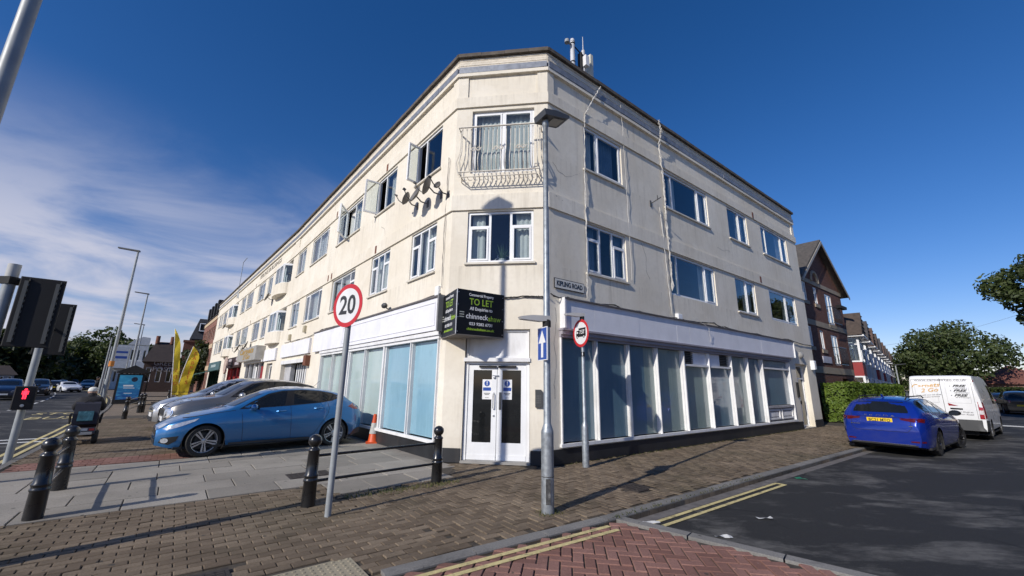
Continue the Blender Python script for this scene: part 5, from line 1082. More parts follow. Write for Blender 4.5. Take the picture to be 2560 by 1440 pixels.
sp_ = MB(sm_ @ Matrix.Rotation(rad(0), 4, 'Z')); sp_.box(.055, .07, -.155, .155, 1.93, 2.39); pl8 = sp_.build('sign_plate', WHITE, lp)
f_ = MB(sm_); f_.box(.07, .0715, -.143, .143, 1.942, 2.378); f_.build('blue_field', BLUEP, pl8)
f_ = MB(sm_); f_.box(.0715, .0725, -.035, .035, 1.97, 2.18); f_.add([(.0726, -.12, 2.17), (.0726, .12, 2.17), (.0726, 0, 2.35)], [(0, 1, 2)]); f_.build('arrow', WHITE, pl8, recalc=False)
MB().lathe([(.048, 1.80), (.048, 1.86)], 16).build('bracket', GALV, lp)
def round_sign(parent, z, az, r, off, name='sign_plate'):
    M = Matrix.Rotation(-rad(az)+pi/2, 4, 'Z') @ Matrix.Translation((off, 0, z)) @ Matrix.Rotation(pi/2, 4, 'Y') @ Matrix.Rotation(pi/2, 4, 'Z')   # local x right, y up, z out
    o = MB(M); o.lathe([(r, -.004), (r, .0), (0, .0)], 48); rim = o.build(name, REDP, parent); o = MB(M); o.lathe([(r*.80, .0), (r*.80, .0012), (0, .0012)], 48); wf = o.build('white_field', mat('sign_white', (.70, .70, .70), .45, coord='obj'), rim)
    o = MB(M); o.box(-r*.75, r*.75, r*.35, r*.45, -.025, -.005).box(-r*.75, r*.75, -r*.45, -r*.35, -.025, -.005); o.build('sign_rail', GALV, rim); return M, rim
p20 = thing('speed_sign', (-2.22, 5.48, 0), 0, 'round 20 speed limit sign on a grey pole beside the bollards', 'road sign')
MB().cyl((0, 0, -.05), (0.0, 0, 2.85), .038, n=16).build('pole', GREYP, p20, smooth=True)
M, rim = round_sign(p20, 2.62, 211, .30, .045); text('20', .36, M @ Matrix.Translation((0, -.005, .0016)), mat('sign_number', (.03, .03, .033), .5, coord='obj'), rim, bold=.008, fit=.33)
p75 = thing('weight_limit_sign', (1.54, 8.76, 0), 0, 'red-rimmed 7.5T lorry weight limit sign on a short lamp-topped post', 'road sign')
MB().lathe([(.07, -.03), (.07, .78), (.066, .80), (.04, .88), (.038, 2.98), (0, 2.99)], 18).build('column', GALV, p75, smooth=True, sharp=50); signlamp(p75, 3.10, 248, .40); MB().cyl((0, 0, 2.97), (0, 0, 3.08), .05, n=14).build('lamp_bracket', MATTE, p75)
M, rim = round_sign(p75, 2.70, 246, .30, .045)
tr = MB(M); tr.prism([(0, 0), (0, 0), (0, 0)], 0, 0); tr = MB(M)
def flat(mb, poly, z): mb.add([(x, y, z) for x, y in poly], [tuple(range(len(poly)))])
flat(tr, [(-.075, -.08), (.19, -.08), (.19, .11), (-.075, .11)], .002); flat(tr, [(-.175, -.08), (-.075, -.08), (-.075, .06), (-.155, .06), (-.175, -.01)], .002); flat(tr, [(-.13+.035*cos(t*pi/8), -.075+.035*sin(t*pi/8)) for t in range(16)], .0021); flat(tr, [(.12+.035*cos(t*pi/8), -.075+.035*sin(t*pi/8)) for t in range(16)], .0021); tr.build('lorry_symbol', BLKP, rim, recalc=False)
tr = MB(M); flat(tr, [(-.155, .0), (-.10, .0), (-.10, .035), (-.145, .035)], .0024); flat(tr, [(-.13+.016*cos(t*pi/8), -.075+.016*sin(t*pi/8)) for t in range(16)], .0027); flat(tr, [(.12+.016*cos(t*pi/8), -.075+.016*sin(t*pi/8)) for t in range(16)], .0027); tr.build('lorry_symbol', WHITE, rim, recalc=False)
text('7.5T', .115, M @ Matrix.Translation((.055, .018, .0028)), WHITE, rim, fit=.19, bold=.002, depth=.0004)
MB().lathe([(.0392, 2.20), (.0392, 2.30)], 18).build('number_band', BLKP, p75); text('1', .08, Matrix.Rotation(-rad(205)+pi/2, 4, 'Z') @ Matrix.Translation((.041, 0, 2.25)) @ Matrix.Rotation(pi/2, 4, 'Y') @ Matrix.Rotation(pi/2, 4, 'Z'), WHITE, p75, bold=.003)
# bollards with rails
def bollard_pair(a, b, label, name='bollard_rail', rails=(.30, .62)):
    a, b = Vector((*a, 0)), Vector((*b, 0)); t = thing(name, a, 0, label, 'barrier'); d = b-a
    for o in (Vector((0, 0, 0)), d):
        MB().lathe([(.088, -.04), (.088, .10), (.084, .30), (.092, .31), (.092, .33), (.084, .34), (.084, .36), (.09, .37), (.09, .385), (.078, .40), (.07, .68), (.078, .69), (.078, .705), (.064, .72), (.05, .735), (.05, .75), (.066, .762), (.082, .79), (.086, .82), (.078, .855), (.05, .885), (.02, .897), (0, .9)], 22, o).build('bollard', BLACK, t, smooth=True, sharp=60)
    n = d.normalized()
    for z in rails: MB().cyl(n*.07+Vector((0, 0, z)), d-n*.07+Vector((0, 0, z)), .02, n=10).build('rail', BLACK, t, smooth=True)
    return t
bollard_pair((-2.66, 5.88), (-1.21, 7.27), 'pair of black ball-topped bollards joined by two rails near the corner door')
bollard_pair((-5.54, 5.22), (-6.63, 6.50), 'pair of black ball-topped bollards joined by two rails at the left edge')
bollard_pair((-15.8, 17.4), (-18.6, 21.2), 'black post and rail barrier running along the footway past the scooter', 'pedestrian_barrier', (.35, .55, .75))
bollard_pair((-18.6, 21.4), (-15.9, 23.4), 'black post and rail barrier crossing the footway in front of the bus shelter', 'pedestrian_barrier', (.35, .55, .75))
bollard_pair((-24.0, 29.5), (-21.2, 31.9), 'farther black post and rail barrier beside the bus shelter', 'pedestrian_barrier', (.35, .55, .75))
# traffic cone
cn = thing('traffic_cone', (-3.74, 11.75, 0), rad(20), 'orange traffic cone with a pale band between car and shop window', 'cone')
CO = mat('cone_orange', (.58, .075, .012), .5, coord='obj', var=.15)
MB().box(-.19, .19, -.19, .19, 0, .035).lathe([(.15, .035), (.135, .06), (.045, .74), (.03, .75), (0, .75)], 24).build('cone_body', CO, cn, smooth=True); MB().lathe([(.118, .24), (.079, .52)], 24).build('band', mat('cone_band', (.42, .42, .40), .4, coord='obj', var=.25, vs=12), cn, smooth=True, recalc=False)
# traffic signals
def sig_head(parent, M, h=1.22, w=.58):
    o = MB(M); o.cbox(-w/2, w/2, -.02, .02, -h/2, h/2, .012); b = o.build('backing_board', MATTE, parent); o = MB(M); o.box(-.16, .16, -.24, -.02, -h/2+.08, h/2-.08); o.build('signal_case', mat('signal_case', (.03, .031, .036), .6, coord='obj', bump=.3, bs=30), b)
    for x in (-.20, .16):
        o = MB(M); o.box(x, x+.045, .02, .045, -h/2+.07, h/2-.07)
        for k in range(12): o.box(x-.012, x+.0, .02, .04, -h/2+.1+k*.09, -h/2+.14+k*.09)
        o.build('rib', mat('signal_rib', (.11, .11, .10), .6, coord='obj'), b)
    for k in range(3): o = MB(M); o.lathe([(.11, -.24), (.12, -.40), (.115, -.40), (.10, -.25)], 18, (0, 0, (k-1)*.34), 'y'); o.build('visor', MATTE, b)
    return b
ts = thing('traffic_signal', (-10.0, 8.67, 0), 0, 'pedestrian crossing signal pole with a lit red man box by the road', 'traffic light')
MB().cyl((0, 0, -.1), (0, 0, 3.2), .06, n=16).build('pole', GREYP, ts, smooth=True)
sig_head(ts, Matrix.Translation(at(136, 822, 13.6)-Vector((-10.0, 8.67, 0))) @ Matrix.Rotation(rad(40)+pi, 4, 'Z'), 1.15, .5)
MB().tube([(0, 0, 2.6), (at(136, 822, 13.6)-Vector((-10.0, 8.67, 0)))], .03, 6).build('bracket', MATTE, ts)
Mp = Matrix.Translation((.10, -.04, 1.22)) @ Matrix.Rotation(rad(-49)+0.0, 4, 'Z')
pb = MB(Matrix.Translation((.03, -.06, 1.18)) @ Matrix.Rotation(rad(47), 4, 'Z')); pb.cbox(-.17, .17, -.02, .14, -.24, .24, .02)
PBM = Matrix.Translation((.045, -.05, 1.2)) @ Matrix.Rotation(rad(47)+pi, 4, 'Z')
o = MB(PBM); o.cbox(-.15, .15, .03, .17, -.23, .23, .015); pbx = o.build('pedestrian_box', MATTE, ts)
RL = m_emit('red_man_light', (1, .03, .06), 3.0); o = MB(PBM); o.ball((0, .176, .165), .022, 1, .2, 1, 10, 6); o.box(-.028, .028, .172, .178, .06, .14); o.box(-.045, -.032, .172, .178, .07, .14); o.box(.032, .045, .172, .178, .07, .14); o.box(-.026, -.004, .172, .178, -.02, .06); o.box(.004, .026, .172, .178, -.02, .06); o.build('red_man', RL, pbx)
o = MB(PBM); o.lathe([(.03, .17), (.028, .19), (0, .192)], 14, (0, 0, -.15), 'y'); o.build('push_button', ALLOY, pbx)
t1p = at(38, 662, 10.6); t1 = thing('signal_pole', (t1p.x, t1p.y, 0), 0, 'thick grey signal pole at the left edge carrying a large black signal head', 'traffic light')
zt1 = t1p.z; MB().cyl((0, 0, -.1), (0, 0, zt1), .075, n=18).build('pole', GREYP, t1, smooth=True); MB().cyl((0, 0, zt1-.30), (0, 0, zt1+.005), .079, n=18).build('pole_cap', mat('pale_grey_band', (.42, .42, .41), .6, coord='obj'), t1, smooth=True)
hp = at(88, 781, 10.4)-Vector((t1p.x, t1p.y, 0)); sig_head(t1, Matrix.Translation(hp) @ Matrix.Rotation(rad(40)+pi, 4, 'Z'), 1.16, .52)
for z_ in (hp.z+.5, hp.z-.5): MB().tube([(0, 0, z_), (hp.x*.6, hp.y*.6, z_+.03), (hp.x, hp.y, z_)], .02, 6).build('bracket', MATTE, t1)
MB().box(-.09, .09, -.09, .09, hp.z-.56, hp.z-.44).build('clamp', MATTE, t1); MB().box(-.09, .09, -.09, .09, hp.z+.44, hp.z+.56).build('clamp', MATTE, t1)
# tall lighting column close on the left (its shadow falls across the corner door)
tl = thing('tall_lamp_column', (-5.02, 3.41, 0), 0, 'tall grey lighting column leaning out of frame at the top left', 'lamp post')
MB().cyl((0, 0, -.1), (0, 0, 1.4), .10, n=18).cyl((0, 0, 1.4), (0, 0, 10.0), .075, .05, 18).build('column', GREYP, tl, smooth=True)
o = MB(Matrix.Translation((0, 0, 10.0)) @ Matrix.Rotation(rad(200), 4, 'Z')); o.prism([(-.1, -.05), (.5, -.06), (.62, -.02), (.3, .07), (-.1, .06)], -.17, .17); o.build('lamp_head', MATS['lamp_head_grey'], tl)
# far lighting columns on the main road and the side street
def col_lamp(px, pyt, D, label, r=.09, arm=1.2, az=250, group=None, name='street_lamp'):
    p = at(px, pyt, D); t = thing(name, (p.x, p.y, -.02), 0, label, 'lamp post', group); z = p.z
    MB().cyl((0, 0, 0), (0, 0, 1.6), r*1.35, n=12).cyl((0, 0, 1.6), (0, 0, z), r, r*.6, 12).build('column', GREYP, t, smooth=True)
    o = MB(Matrix.Rotation(-rad(az)+pi/2, 4, 'Z')); o.prism([(-.1, z-.05), (arm, z+.10), (arm, z+.2), (.2, z+.10), (-.1, z+.08)], -.12, .12); o.build('lamp_head', MATS['lamp_head_grey'], t); return t
G = 'street lamps along the main road'
l1 = col_lamp(346, 628, 44, 'tallest distant street lamp with an orange band on its column', .12, 1.3, 250, G); MB().lathe([(.165, 2.55), (.165, 2.95)], 12).build('orange_band', mat('orange_notice', (.55, .2, .03), .6), l1)
col_lamp(370, 735, 62, 'second street lamp from the left, shorter than the banded one', .11, 1.2, 250, G); col_lamp(360, 812, 84, 'farthest thin street lamp behind the bus shelter', .1, 1.2, 250, G); col_lamp(280, 845, 66, 'bare thin column left of the banded street lamp', .10, .2, 250, G)
col_lamp(2238, 912, 75, 'slim street lamp at the end of the terrace on the right', .1, 1.2, 100, name='street_lamp'); col_lamp(2230, 935, 100, 'farther slim street lamp behind the first on the right', .1, 1.2, 100)
# direction sign
q_ = at(300, 885, 58); ds = thing('direction_sign', (q_.x, q_.y, 0), 0, 'white and blue direction sign board beside the banded street lamp', 'road sign')
Ms = Matrix.Translation((0, 0, q_.z)) @ Matrix.Rotation(rad(44), 4, 'Z'); MB(Ms).box(-.62, .62, -.03, .03, -.72, .72).build('board', mat('sign_back_pale', (.45, .48, .55), .5), ds); MB(Ms).box(-.58, .58, -.036, -.03, .10, .3).box(-.58, .58, -.036, -.03, -.45, -.2).build('blue_bar', BLUEP, ds)
MB().cyl((-.5, -.5, 0), (-.5, -.5, q_.z+.7), .05).cyl((.5, .5, 0), (.5, .5, q_.z+.7), .05).build('post', GREYP, ds)
# bus shelter with advertising panel
bs = thing('bus_shelter', (-25.6, 28.05, 0), rad(41), 'black bus shelter with pitched roof and bright blue advertising panel', 'bus shelter')
MB().box(-.68, .68, -.09, .09, .06, 1.95).box(-.68, .68, -.12, .12, 0, .1).build('panel_case', MATTE, bs)
def m_ad():
    t = NT('blue_advert'); tc = t.n('ShaderNodeTexCoord'); sp = t.n('ShaderNodeSeparateXYZ'); t.l(tc.outputs['Object'], sp.inputs[0])
    col = t.mix(t.mr(sp.outputs[2], .3, 1.8), (.005, .03, .16), (.02, .19, .34)); n = t.noise(t.coord('obj', (1, 1, 2.5)), 2.2, 4, .5, .6); col = t.mix(t.mr(n, .5, .7, 0, .6), col, (.06, .30, .48))
    return t.done(t.pbsdf(col, .2, 0, .5, 0, None, Emission_Color=col, Emission_Strength=.35))
pn = MB().box(-.56, .56, -.1, -.092, .28, 1.86).build('advert', m_ad(), bs); MB().lathe([(.16, 0), (0, .004)], 20, (.2, -.101, 1.58), 'y').build('advert_print', mat('ad_dark', (.02, .03, .06), .5), pn); MB().box(-.3, .2, -.104, -.1, 1.12, 1.22).box(-.28, .28, -.104, -.1, 1.0, 1.04).box(-.2, .2, -.104, -.1, .66, .7).build('advert_print', WHITE, pn)
MB().prism([(-.75, 2.0), (.95, 2.0), (.95, 2.08), (.1, 2.52), (-.75, 2.08)], -.25, 3.6).build('roof', MATTE, bs)
for x_ in (-.6, .85): MB().box(x_-.04, x_+.04, 3.4, 3.48, 0, 2.0).build('post', MATTE, bs)
MB().box(.82, .85, .1, 3.4, .25, 1.95).build('glass_wall', mat('smoked_glass', (.02, .022, .025), .1), bs)
# feather flags
YF = mat('yellow_flag', (.72, .55, .03), .7, var=.06, coord='obj')
def feather(px, D, toppx, label, w, lean=0, letters='', lw=.4):
    b = at(px, 1000, D); t = thing('feather_flag', (b.x, b.y, 0), 0, label, 'flag'); tp = at(*toppx, D)-Vector((b.x, b.y, 0)); side = Vector((cos(rad(39)), sin(rad(39)), 0)); side.normalize()
    pts = [Vector((0, 0, 0)).lerp(tp, i/14)+side*(-.12*sin(pi*i/14)*lean) for i in range(15)]; MB().tube(pts, .025, 6).build('pole', WHITE, t); mb = MB(); vs = []
    for i, p in enumerate(pts[1:]):
        k = (i+1)/14; ww = w*(1 if k < .72 else max(.02, 1-((k-.72)/.28)**2.2)); wav = Vector((-side.y, side.x, 0))*(.10*sin(i*1.3)+.04*sin(i*2.9))
        vs += [p, p+side*ww*.5+wav, p+side*ww+wav*.3]
    n = 14; mb.add(vs, [f for i in range(n-1) for f in ((3*i, 3*i+1, 3*i+4, 3*i+3), (3*i+1, 3*i+2, 3*i+5, 3*i+4))]); f = mb.build('banner', YF, t, recalc=False, smooth=True)
    for k, ch in enumerate(letters):
        kk = .86-.09*k; p = Vector((0, 0, 0)).lerp(tp, kk)+side*w*.45-Vector((-side.y, side.x, 0))*.12
        text(ch, lw, frame_matrix(p, side, (0, 0, 1)), mat('flag_lettering', (.55, .09, .02), .6), f, depth=.002)
    return t
feather(428, 43, (438, 822), 'tall yellow feather flag seen nearly edge-on, left of the pair', .42, 0, '     2GO', .38); feather(436, 43.6, (484, 866), 'yellow feather flag leaning right with red letters', .75, 1, 'CARPETS', .42)
# ------------------------------------------------------------------ things fixed to the corner building
def dish(F, s, z, r, yaw, tilt, label, name='satellite_dish', grp='satellite dishes', out=.28):
    p = F.pt(s, 0, z); t = thing(name, p, math.atan2(F.u.y, F.u.x), label, 'satellite dish', grp)   # local x along wall, y inward (out = -y)
    DM = mat('dish_grey', (.13, .125, .12), .6, coord='obj', var=.2); MB().tube([(0, 0, -.12), (0, -out*.6, -.12), (0, -out, -.02)], .018, 6).box(-.05, .05, -.015, 0, -.22, -.02).build('arm', DM, t)
    M = Matrix.Translation((0, -out, 0)) @ Matrix.Rotation(yaw, 4, 'Z') @ Matrix.Rotation(rad(90-tilt), 4, 'X')
    o = MB(M); o.lathe([(0, .0), (r*.4, .012), (r*.75, .045), (r, .085), (r*1.02, .082), (r*.75, .035), (0, -.01)], 24); ds_ = o.build('reflector', DM, t, smooth=True)
    o = MB(M); o.tube([(0, -r*.95, .06), (0, -r*.75, .22), (0, -r*.25, .36)], .012, 6); o.box(-.03, .03, -r*.3, -r*.12, .32, .40); o.build('feed_arm', DGREY, ds_); return t
dish(F1, 14.85, 6.55, .19, rad(-38), 25, 'leftmost dish of the cluster under the top corner window', out=.30); dish(F1, 15.45, 6.42, .25, rad(-4), 22, 'largest dish in the middle of the cluster by the corner', out=.34); dish(F1, 16.15, 6.42, .24, rad(-36), 20, 'edge-on dish at the right of the cluster by the corner', out=.36); dish(F1, 16.5, 6.3, .10, rad(20), 20, 'tiny bracket dish at the far right of the cluster')
dish(F2, 27.9, 6.75, .30, rad(-15), 22, 'single dish under the painted building name'); dish(F2, 10.2, 6.6, .30, rad(-15), 22, 'dish below the far top bay window'); dish(F2, 19.6, 3.95, .36, rad(-10), 22, 'left dish above the carpet shop sign'); dish(F2, 22.9, 3.95, .38, rad(-10), 22, 'right dish above the carpet shop sign')
# TO LET board (two faces meeting at an apex)
ap = Vector((-1.14, 8.27, 0)); rE = Vector((-.17, 8.93, 0)); lE = Vector((-1.60, 9.22, 0)); zb_, zt_ = 2.60, 3.54
tlb = thing('letting_board', (ap.x, ap.y, zb_), 0, 'black wedge-shaped TO LET letting board over the corner door', 'sign'); BRD = mat('board_black', (.006, .007, .009), .4, var=.2, spec=.3)
for a, b in ((ap, rE), (lE, ap)):
    d = (b-a).normalized(); n = Vector((d.y, -d.x, 0)); M = Matrix(((d.x, n.x, 0, a.x), (d.y, n.y, 0, a.y), (0, 0, 1, 0), (0, 0, 0, 1))); l = (b-a).length; o = MB(M); o.box(.004, l-.004, -.02, 0, zb_, zt_); bd = o.build('board_face', BRD, tlb, world=True)
    def tx(body, x, z, h, w, m): text(body, h, frame_matrix(M @ Vector((x*l, .0015, zb_+z)), d, (0, 0, 1)), m, bd, fit=w*l, world=True, depth=.0006, bold=.002)
    tx('Commercial Property', .5, .855, .085, .52, WHITE); tx('TO LET', .5, .70, .20, .50, LIME); tx('All Enquiries to', .5, .555, .10, .48, WHITE); tx('chinneck', .42, .39, .16, .46, WHITE); tx('shaw', .79, .375, .16, .27, LIME); tx('023 9282 6731', .5, .23, .085, .48, WHITE); tx('chinneckshaw.co.uk', .5, .12, .075, .58, LIME)
    o = MB(M); 
    for k in range(3): o.box(.06*l, .15*l, 0, .002, zb_+.355+k*.05, zb_+.375+k*.05)
    o.build('logo', mat('logo_grey', (.4, .42, .38), .5), bd, world=True); o = MB(M)
    for x_ in (.03, l-.04):
        for z_ in (.05, .35, .62, .88): o.cyl((x_, 0, zb_+z_), (x_, .006, zb_+z_), .011, n=8)
    o.build('bolts', ALLOY, bd, world=True)
o = MB(); o.cyl((ap.x, ap.y, zb_-.003), (ap.x, ap.y, zt_+.003), .012, n=8); o.build('edge_trim', mat('aluminium_trim', (.5, .5, .5), .4, .7), tlb, world=True)
o = MB(); o.slab([tuple(ap.xy), tuple(rE.xy), tuple(lE.xy)], zb_-.015, zb_-.001); o.build('soffit', mat('board_soffit', (.20, .18, .16), .8), tlb, world=True); o = MB(); o.slab([tuple(ap.xy), tuple(rE.xy), tuple(lE.xy)], zt_+.001, zt_+.012); o.build('lid', BRD, tlb, world=True)
# street name plate
sn = thing('street_name_sign', FR.pt(.63, .03, 3.86), 0, 'white street name plate reading KIPLING ROAD on the street wall', 'sign')
o = MB(FR.M); o.box(.14, 1.12, .012, .03, 3.74, 3.98); o.build('border', BLKP, sn, world=True); o = MB(FR.M); o.box(.155, 1.105, .03, .0325, 3.755, 3.965); pl_n = o.build('plate', mat('name_plate_white', (.66, .65, .60), .5, var=.06), sn, world=True); text('KIPLING ROAD', .16, FR.txt(.63, .034, 3.86), BLKP, pl_n, fit=.84, bold=.004, world=True)
# keypad, bulkhead light, flood light, alarm box, junction boxes, phone boxes
def fixture(name, F, s, z, label, cat, fn, m):
    t = thing(name, F.pt(s, 0, z), 0, label, cat); mb = MB(F.M @ Matrix.Translation((s, 0, z))); fn(mb); mb.build('housing', m, t, world=True, smooth=True); return t
kp = fixture('door_entry_panel', FC, 2.09, 1.32, 'dark door entry keypad right of the corner door', 'keypad', lambda m: m.prism([(-.08, -.18), (.05, -.18), (.08, -.15), (.08, .12), (.04, .18), (-.08, .18)], .001, .06), DGREY)
o = MB(FC.M); 
for i in range(3):
    for j in range(4): o.box(2.04+i*.032, 2.06+i*.032, .06, .066, 1.22+j*.045, 1.25+j*.045)
o.build('keys', mat('keypad_key', (.12, .12, .12), .5), kp, world=True)
fixture('bulkhead_light', FR, 14.7, 3.0, 'round bulkhead light over the street-side flat entrance', 'light', lambda m: m.lathe([(.14, 0), (.14, .06), (.08, .12), (0, .13)], 20, axis='y'), mat('bulkhead', (.32, .31, .29), .4))
fixture('meter_box', FR, 15.95, 2.62, 'small cream box high on the end of the street wall', 'box', lambda m: m.cbox(-.12, .12, .001, .16, -.2, .2, .02), UPVC)
fixture('letter_plate_box', FR, 13.85, 1.55, 'black intercom unit beside the street-side entrance', 'intercom', lambda m: m.cbox(-.08, .08, .001, .06, -.3, .3, .02), MATTE)
fixture('flood_light', F1, 13.55, 3.72, 'small dark flood light above the white fascia by the corner', 'light', lambda m: m.ball((0, .18, .03), .1, 1.3, .8, .8).tube([(0, 0, -.06), (.05, .1, -.06), (.02, .16, 0)], .018), DGREY)
fixture('alarm_box', F1, 5.55, 2.48, 'brown alarm box beside the shuttered shop', 'box', lambda m: m.cbox(-.16, .16, .001, .22, -.22, .22, .03), BROWN)
for s_, z_, lb in ((4.3, 3.95, 'cream electrical box above the shuttered shop, right of two'), (1.5, 3.78, 'cream electrical box above the shuttered shop, left of two')): fixture('electrical_box', F1, s_, z_, lb, 'box', lambda m: m.cbox(-.12, .12, .001, .12, -.15, .15, .02), mat('box_cream', (.45, .40, .28), .6))
fixture('junction_box', F1, 16.3, 3.72, 'white cable junction box at the corner above the fascia', 'box', lambda m: m.cbox(-.08, .08, .001, .08, -.16, .14, .02), UPVC); fixture('cable_box', FR, 5.2, 3.62, 'small white junction box above the street fascia', 'box', lambda m: m.cbox(-.12, .12, .001, .1, -.07, .1, .02), UPVC)
# cable runs
def cable(F, pts, r, label, m=None, name='cable_run', n=1, jit=.02, seg=9, sag=0, cat='cable'):
    t = thing(name, F.pt(*pts[0]), 0, label, cat)
    for k in range(n):
        out = []
        for i, (p, q) in enumerate(zip(pts, pts[1:])):
            for j in range(seg):
                f = j/seg; out.append((p[0]+(q[0]-p[0])*f+random.uniform(-jit, jit)*(1 if n > 1 else .5), max(.012, p[1]+(q[1]-p[1])*f+random.uniform(0, jit)), p[2]+(q[2]-p[2])*f-sag*sin(pi*f)+random.uniform(-jit, jit)*.6))
        out.append(pts[-1]); mb = MB(F.M); mb.tube(out, r, 5); mb.build('cable', m or CABLE, t, world=True, smooth=True)
    return t
cable(FC, [(2.32, .03, 3.50), (1.8, .03, 3.52), (1.3, .03, 3.49)], .012, 'bundle of black cables crossing the chamfer above the door', n=4)
cable(FR, [(.0, .04, 3.58), (.5, .05, 3.56), (2.2, .05, 3.60), (3.2, .05, 3.56), (5.0, .05, 3.58), (7.3, .04, 3.66), (8.0, .04, 3.60), (10.5, .04, 3.57), (13.5, .04, 3.60), (16.3, .03, 3.52)], .012, 'sagging black cables along the top of the street fascia', n=3, sag=.05)
cable(F1, [(16.45, .03, 3.66), (12, .03, 3.64), (7, .03, 3.68), (5.5, .03, 3.55), (.3, .03, 3.58)], .010, 'black cable along the top of the main-road fascia', n=2, sag=.02)
cable(FR, [(1.95, .1, 9.9), (1.6, .09, 9.3), (1.32, .05, 8.75), (1.27, .04, 8.3), (1.26, .03, 7.1), (1.22, .05, 6.0), (1.24, .04, 5.0), (1.20, .04, 3.60)], .008, 'pale cables hanging down beside the first street windows', CABLEW, n=3, jit=.025)
cable(FR, [(4.75, .14, 10.05), (4.85, .14, 9.7), (4.80, .05, 9.2), (4.92, .04, 8.0), (4.92, .03, 7.0), (4.95, .03, 5.9), (4.98, .03, 4.4)], .009, 'thick bunch of white cables down the middle of the street wall', CABLEW, n=6, jit=.045)
cable(FR, [(4.62, .03, 7.0), (4.68, .03, 6.2), (4.74, .03, 5.0), (4.86, .03, 3.66)], .007, 'pair of thin loose cables below the wall bracket', CABLEW, n=2, jit=.02)
cable(FR, [(2.95, .03, 9.9), (2.98, .03, 8.5), (3.0, .03, 7.0), (3.02, .03, 4.4)], .006, 'single thin cable right of the first street windows', CABLEW)
cable(FR, [(.2, .03, 6.0), (1.2, .03, 5.92)], .005, 'loose dark wire across the band left of the cables', sag=.06); cable(F1, [(16.5, .03, 7.2), (16.48, .03, 6.0), (16.46, .03, 3.8)], .006, 'thin grey cable down the main-road wall beside the dishes', mat('cable_grey', (.22, .20, .18), .7), n=2)
cable(FR, [(6.0, .14, 3.65), (6.6, .2, 3.4), (6.75, .14, 3.0)], .007, 'loose white cable end hanging over the street fascia', CABLEW)
fixture('aerial_bracket', FR, 4.2, 7.0, 'bare metal aerial bracket on the street wall', 'bracket', lambda m: m.tube([(0, .0, 0), (0, .25, .05), (.08, .32, .12)], .014).tube([(0, .25, .05), (-.08, .3, .14)], .01).box(-.03, .03, 0, .02, -.1, .1), DGREY)
# rooftop masts
def mast_group():
    b = FR.pt(1.75, -.75, 10.0); t = thing('roof_mast', FR.pt(2.02, -1.0, 9.7), 0, 'white cylinder aerial mast nearest the corner on the roof', 'antenna'); Mf = FR.M
    o = MB(Mf); o.cyl((2.02, -1, 9.7), (2.02, -1, 12.35), .075, n=16).cyl((2.02, -1, 12.35), (2.02, -1, 12.45), .085, .06, 16); o.build('tube', mat('mast_white', (.52, .53, .55), .5), t, world=True, smooth=True); o = MB(Mf); o.cyl((1.8, -1, 12.22), (2.02, -1, 12.22), .03).lathe([(.08, 0), (.08, .1), (0, .12)], 12, (1.78, -1, 12.18)); o.build('bracket', GREYP, t, world=True); o = MB(Mf)
    for z_ in (11.55, 12.25): o = MB(Mf); o.cyl((2.02, -1, z_), (2.02, -1, z_+.04), .085, n=16); o.build('clamp', MATTE, t, world=True)
    t = thing('antenna_mast', FR.pt(2.52, -1.0, 9.7), 0, 'roof mast with whip aerial and white equipment box, middle of three', 'antenna'); o = MB(Mf); o.cyl((2.52, -1, 9.7), (2.52, -1, 12.3), .06, n=14).cyl((2.52, -1, 12.3), (2.52, -1, 12.86), .016, .01, 8); o.build('pole', MATS['mast_white'], t, world=True, smooth=True); o = MB(Mf); o.box(2.44, 2.60, -.95, -.82, 11.62, 12.0); o.build('equipment_box', WHITE, t, world=True); o = MB(Mf); o.box(2.36, 2.42, -1.1, -.95, 11.3, 12.15).box(2.42, 2.6, -1.05, -.95, 12.02, 12.10); o.tube([(2.05, -1, 12.25), (2.45, -1, 12.12)], .02); o.build('bracket', MATTE, t, world=True)
    t = thing('panel_antenna', FR.pt(2.83, -1.0, 9.7), 0, 'tall flat cream panel antenna on the roof, right of the masts', 'antenna'); o = MB(Mf); o.box(2.76, 2.88, -1.12, -.90, 10.9, 12.26); o.build('panel', mat('panel_cream', (.62, .60, .50), .5), t, world=True); o = MB(Mf); o.cyl((2.82, -1.18, 9.7), (2.82, -1.18, 12.1), .04).box(2.78, 2.84, -1.18, -1.1, 11.2, 11.3); o.build('pole', GREYP, t, world=True)
mast_group()
pm = F1.pt(-1.9, -1.5, 9.7); t = thing('roof_vent', pm, 0, 'pair of grey roof vent pipes far along the main-road roof', 'vent'); MB().cyl((0, 0, 0), (0, 0, 2.0), .16).cyl((.5, -.5, 0), (.5, -.5, 2.4), .12).cyl((.5, -.5, 2.3), (.5, -.5, 2.7), .2).build('pipes', GALV, t)
pa = F2.pt(12.8, .05, 9.3); t = thing('tv_aerial', pa, 0, 'thin television aerial on a pole at the far end of the roof', 'aerial'); MB().tube([(0, 0, 0), (0, 0, 3.1)], .025, 6).tube([(0, 0, 3.1), (F2.u.x*1.9, F2.u.y*1.9, 3.1)], .025, 6).box(-.05, .3, -.05, .3, -.3, .2).build('pole', GREYP, t)
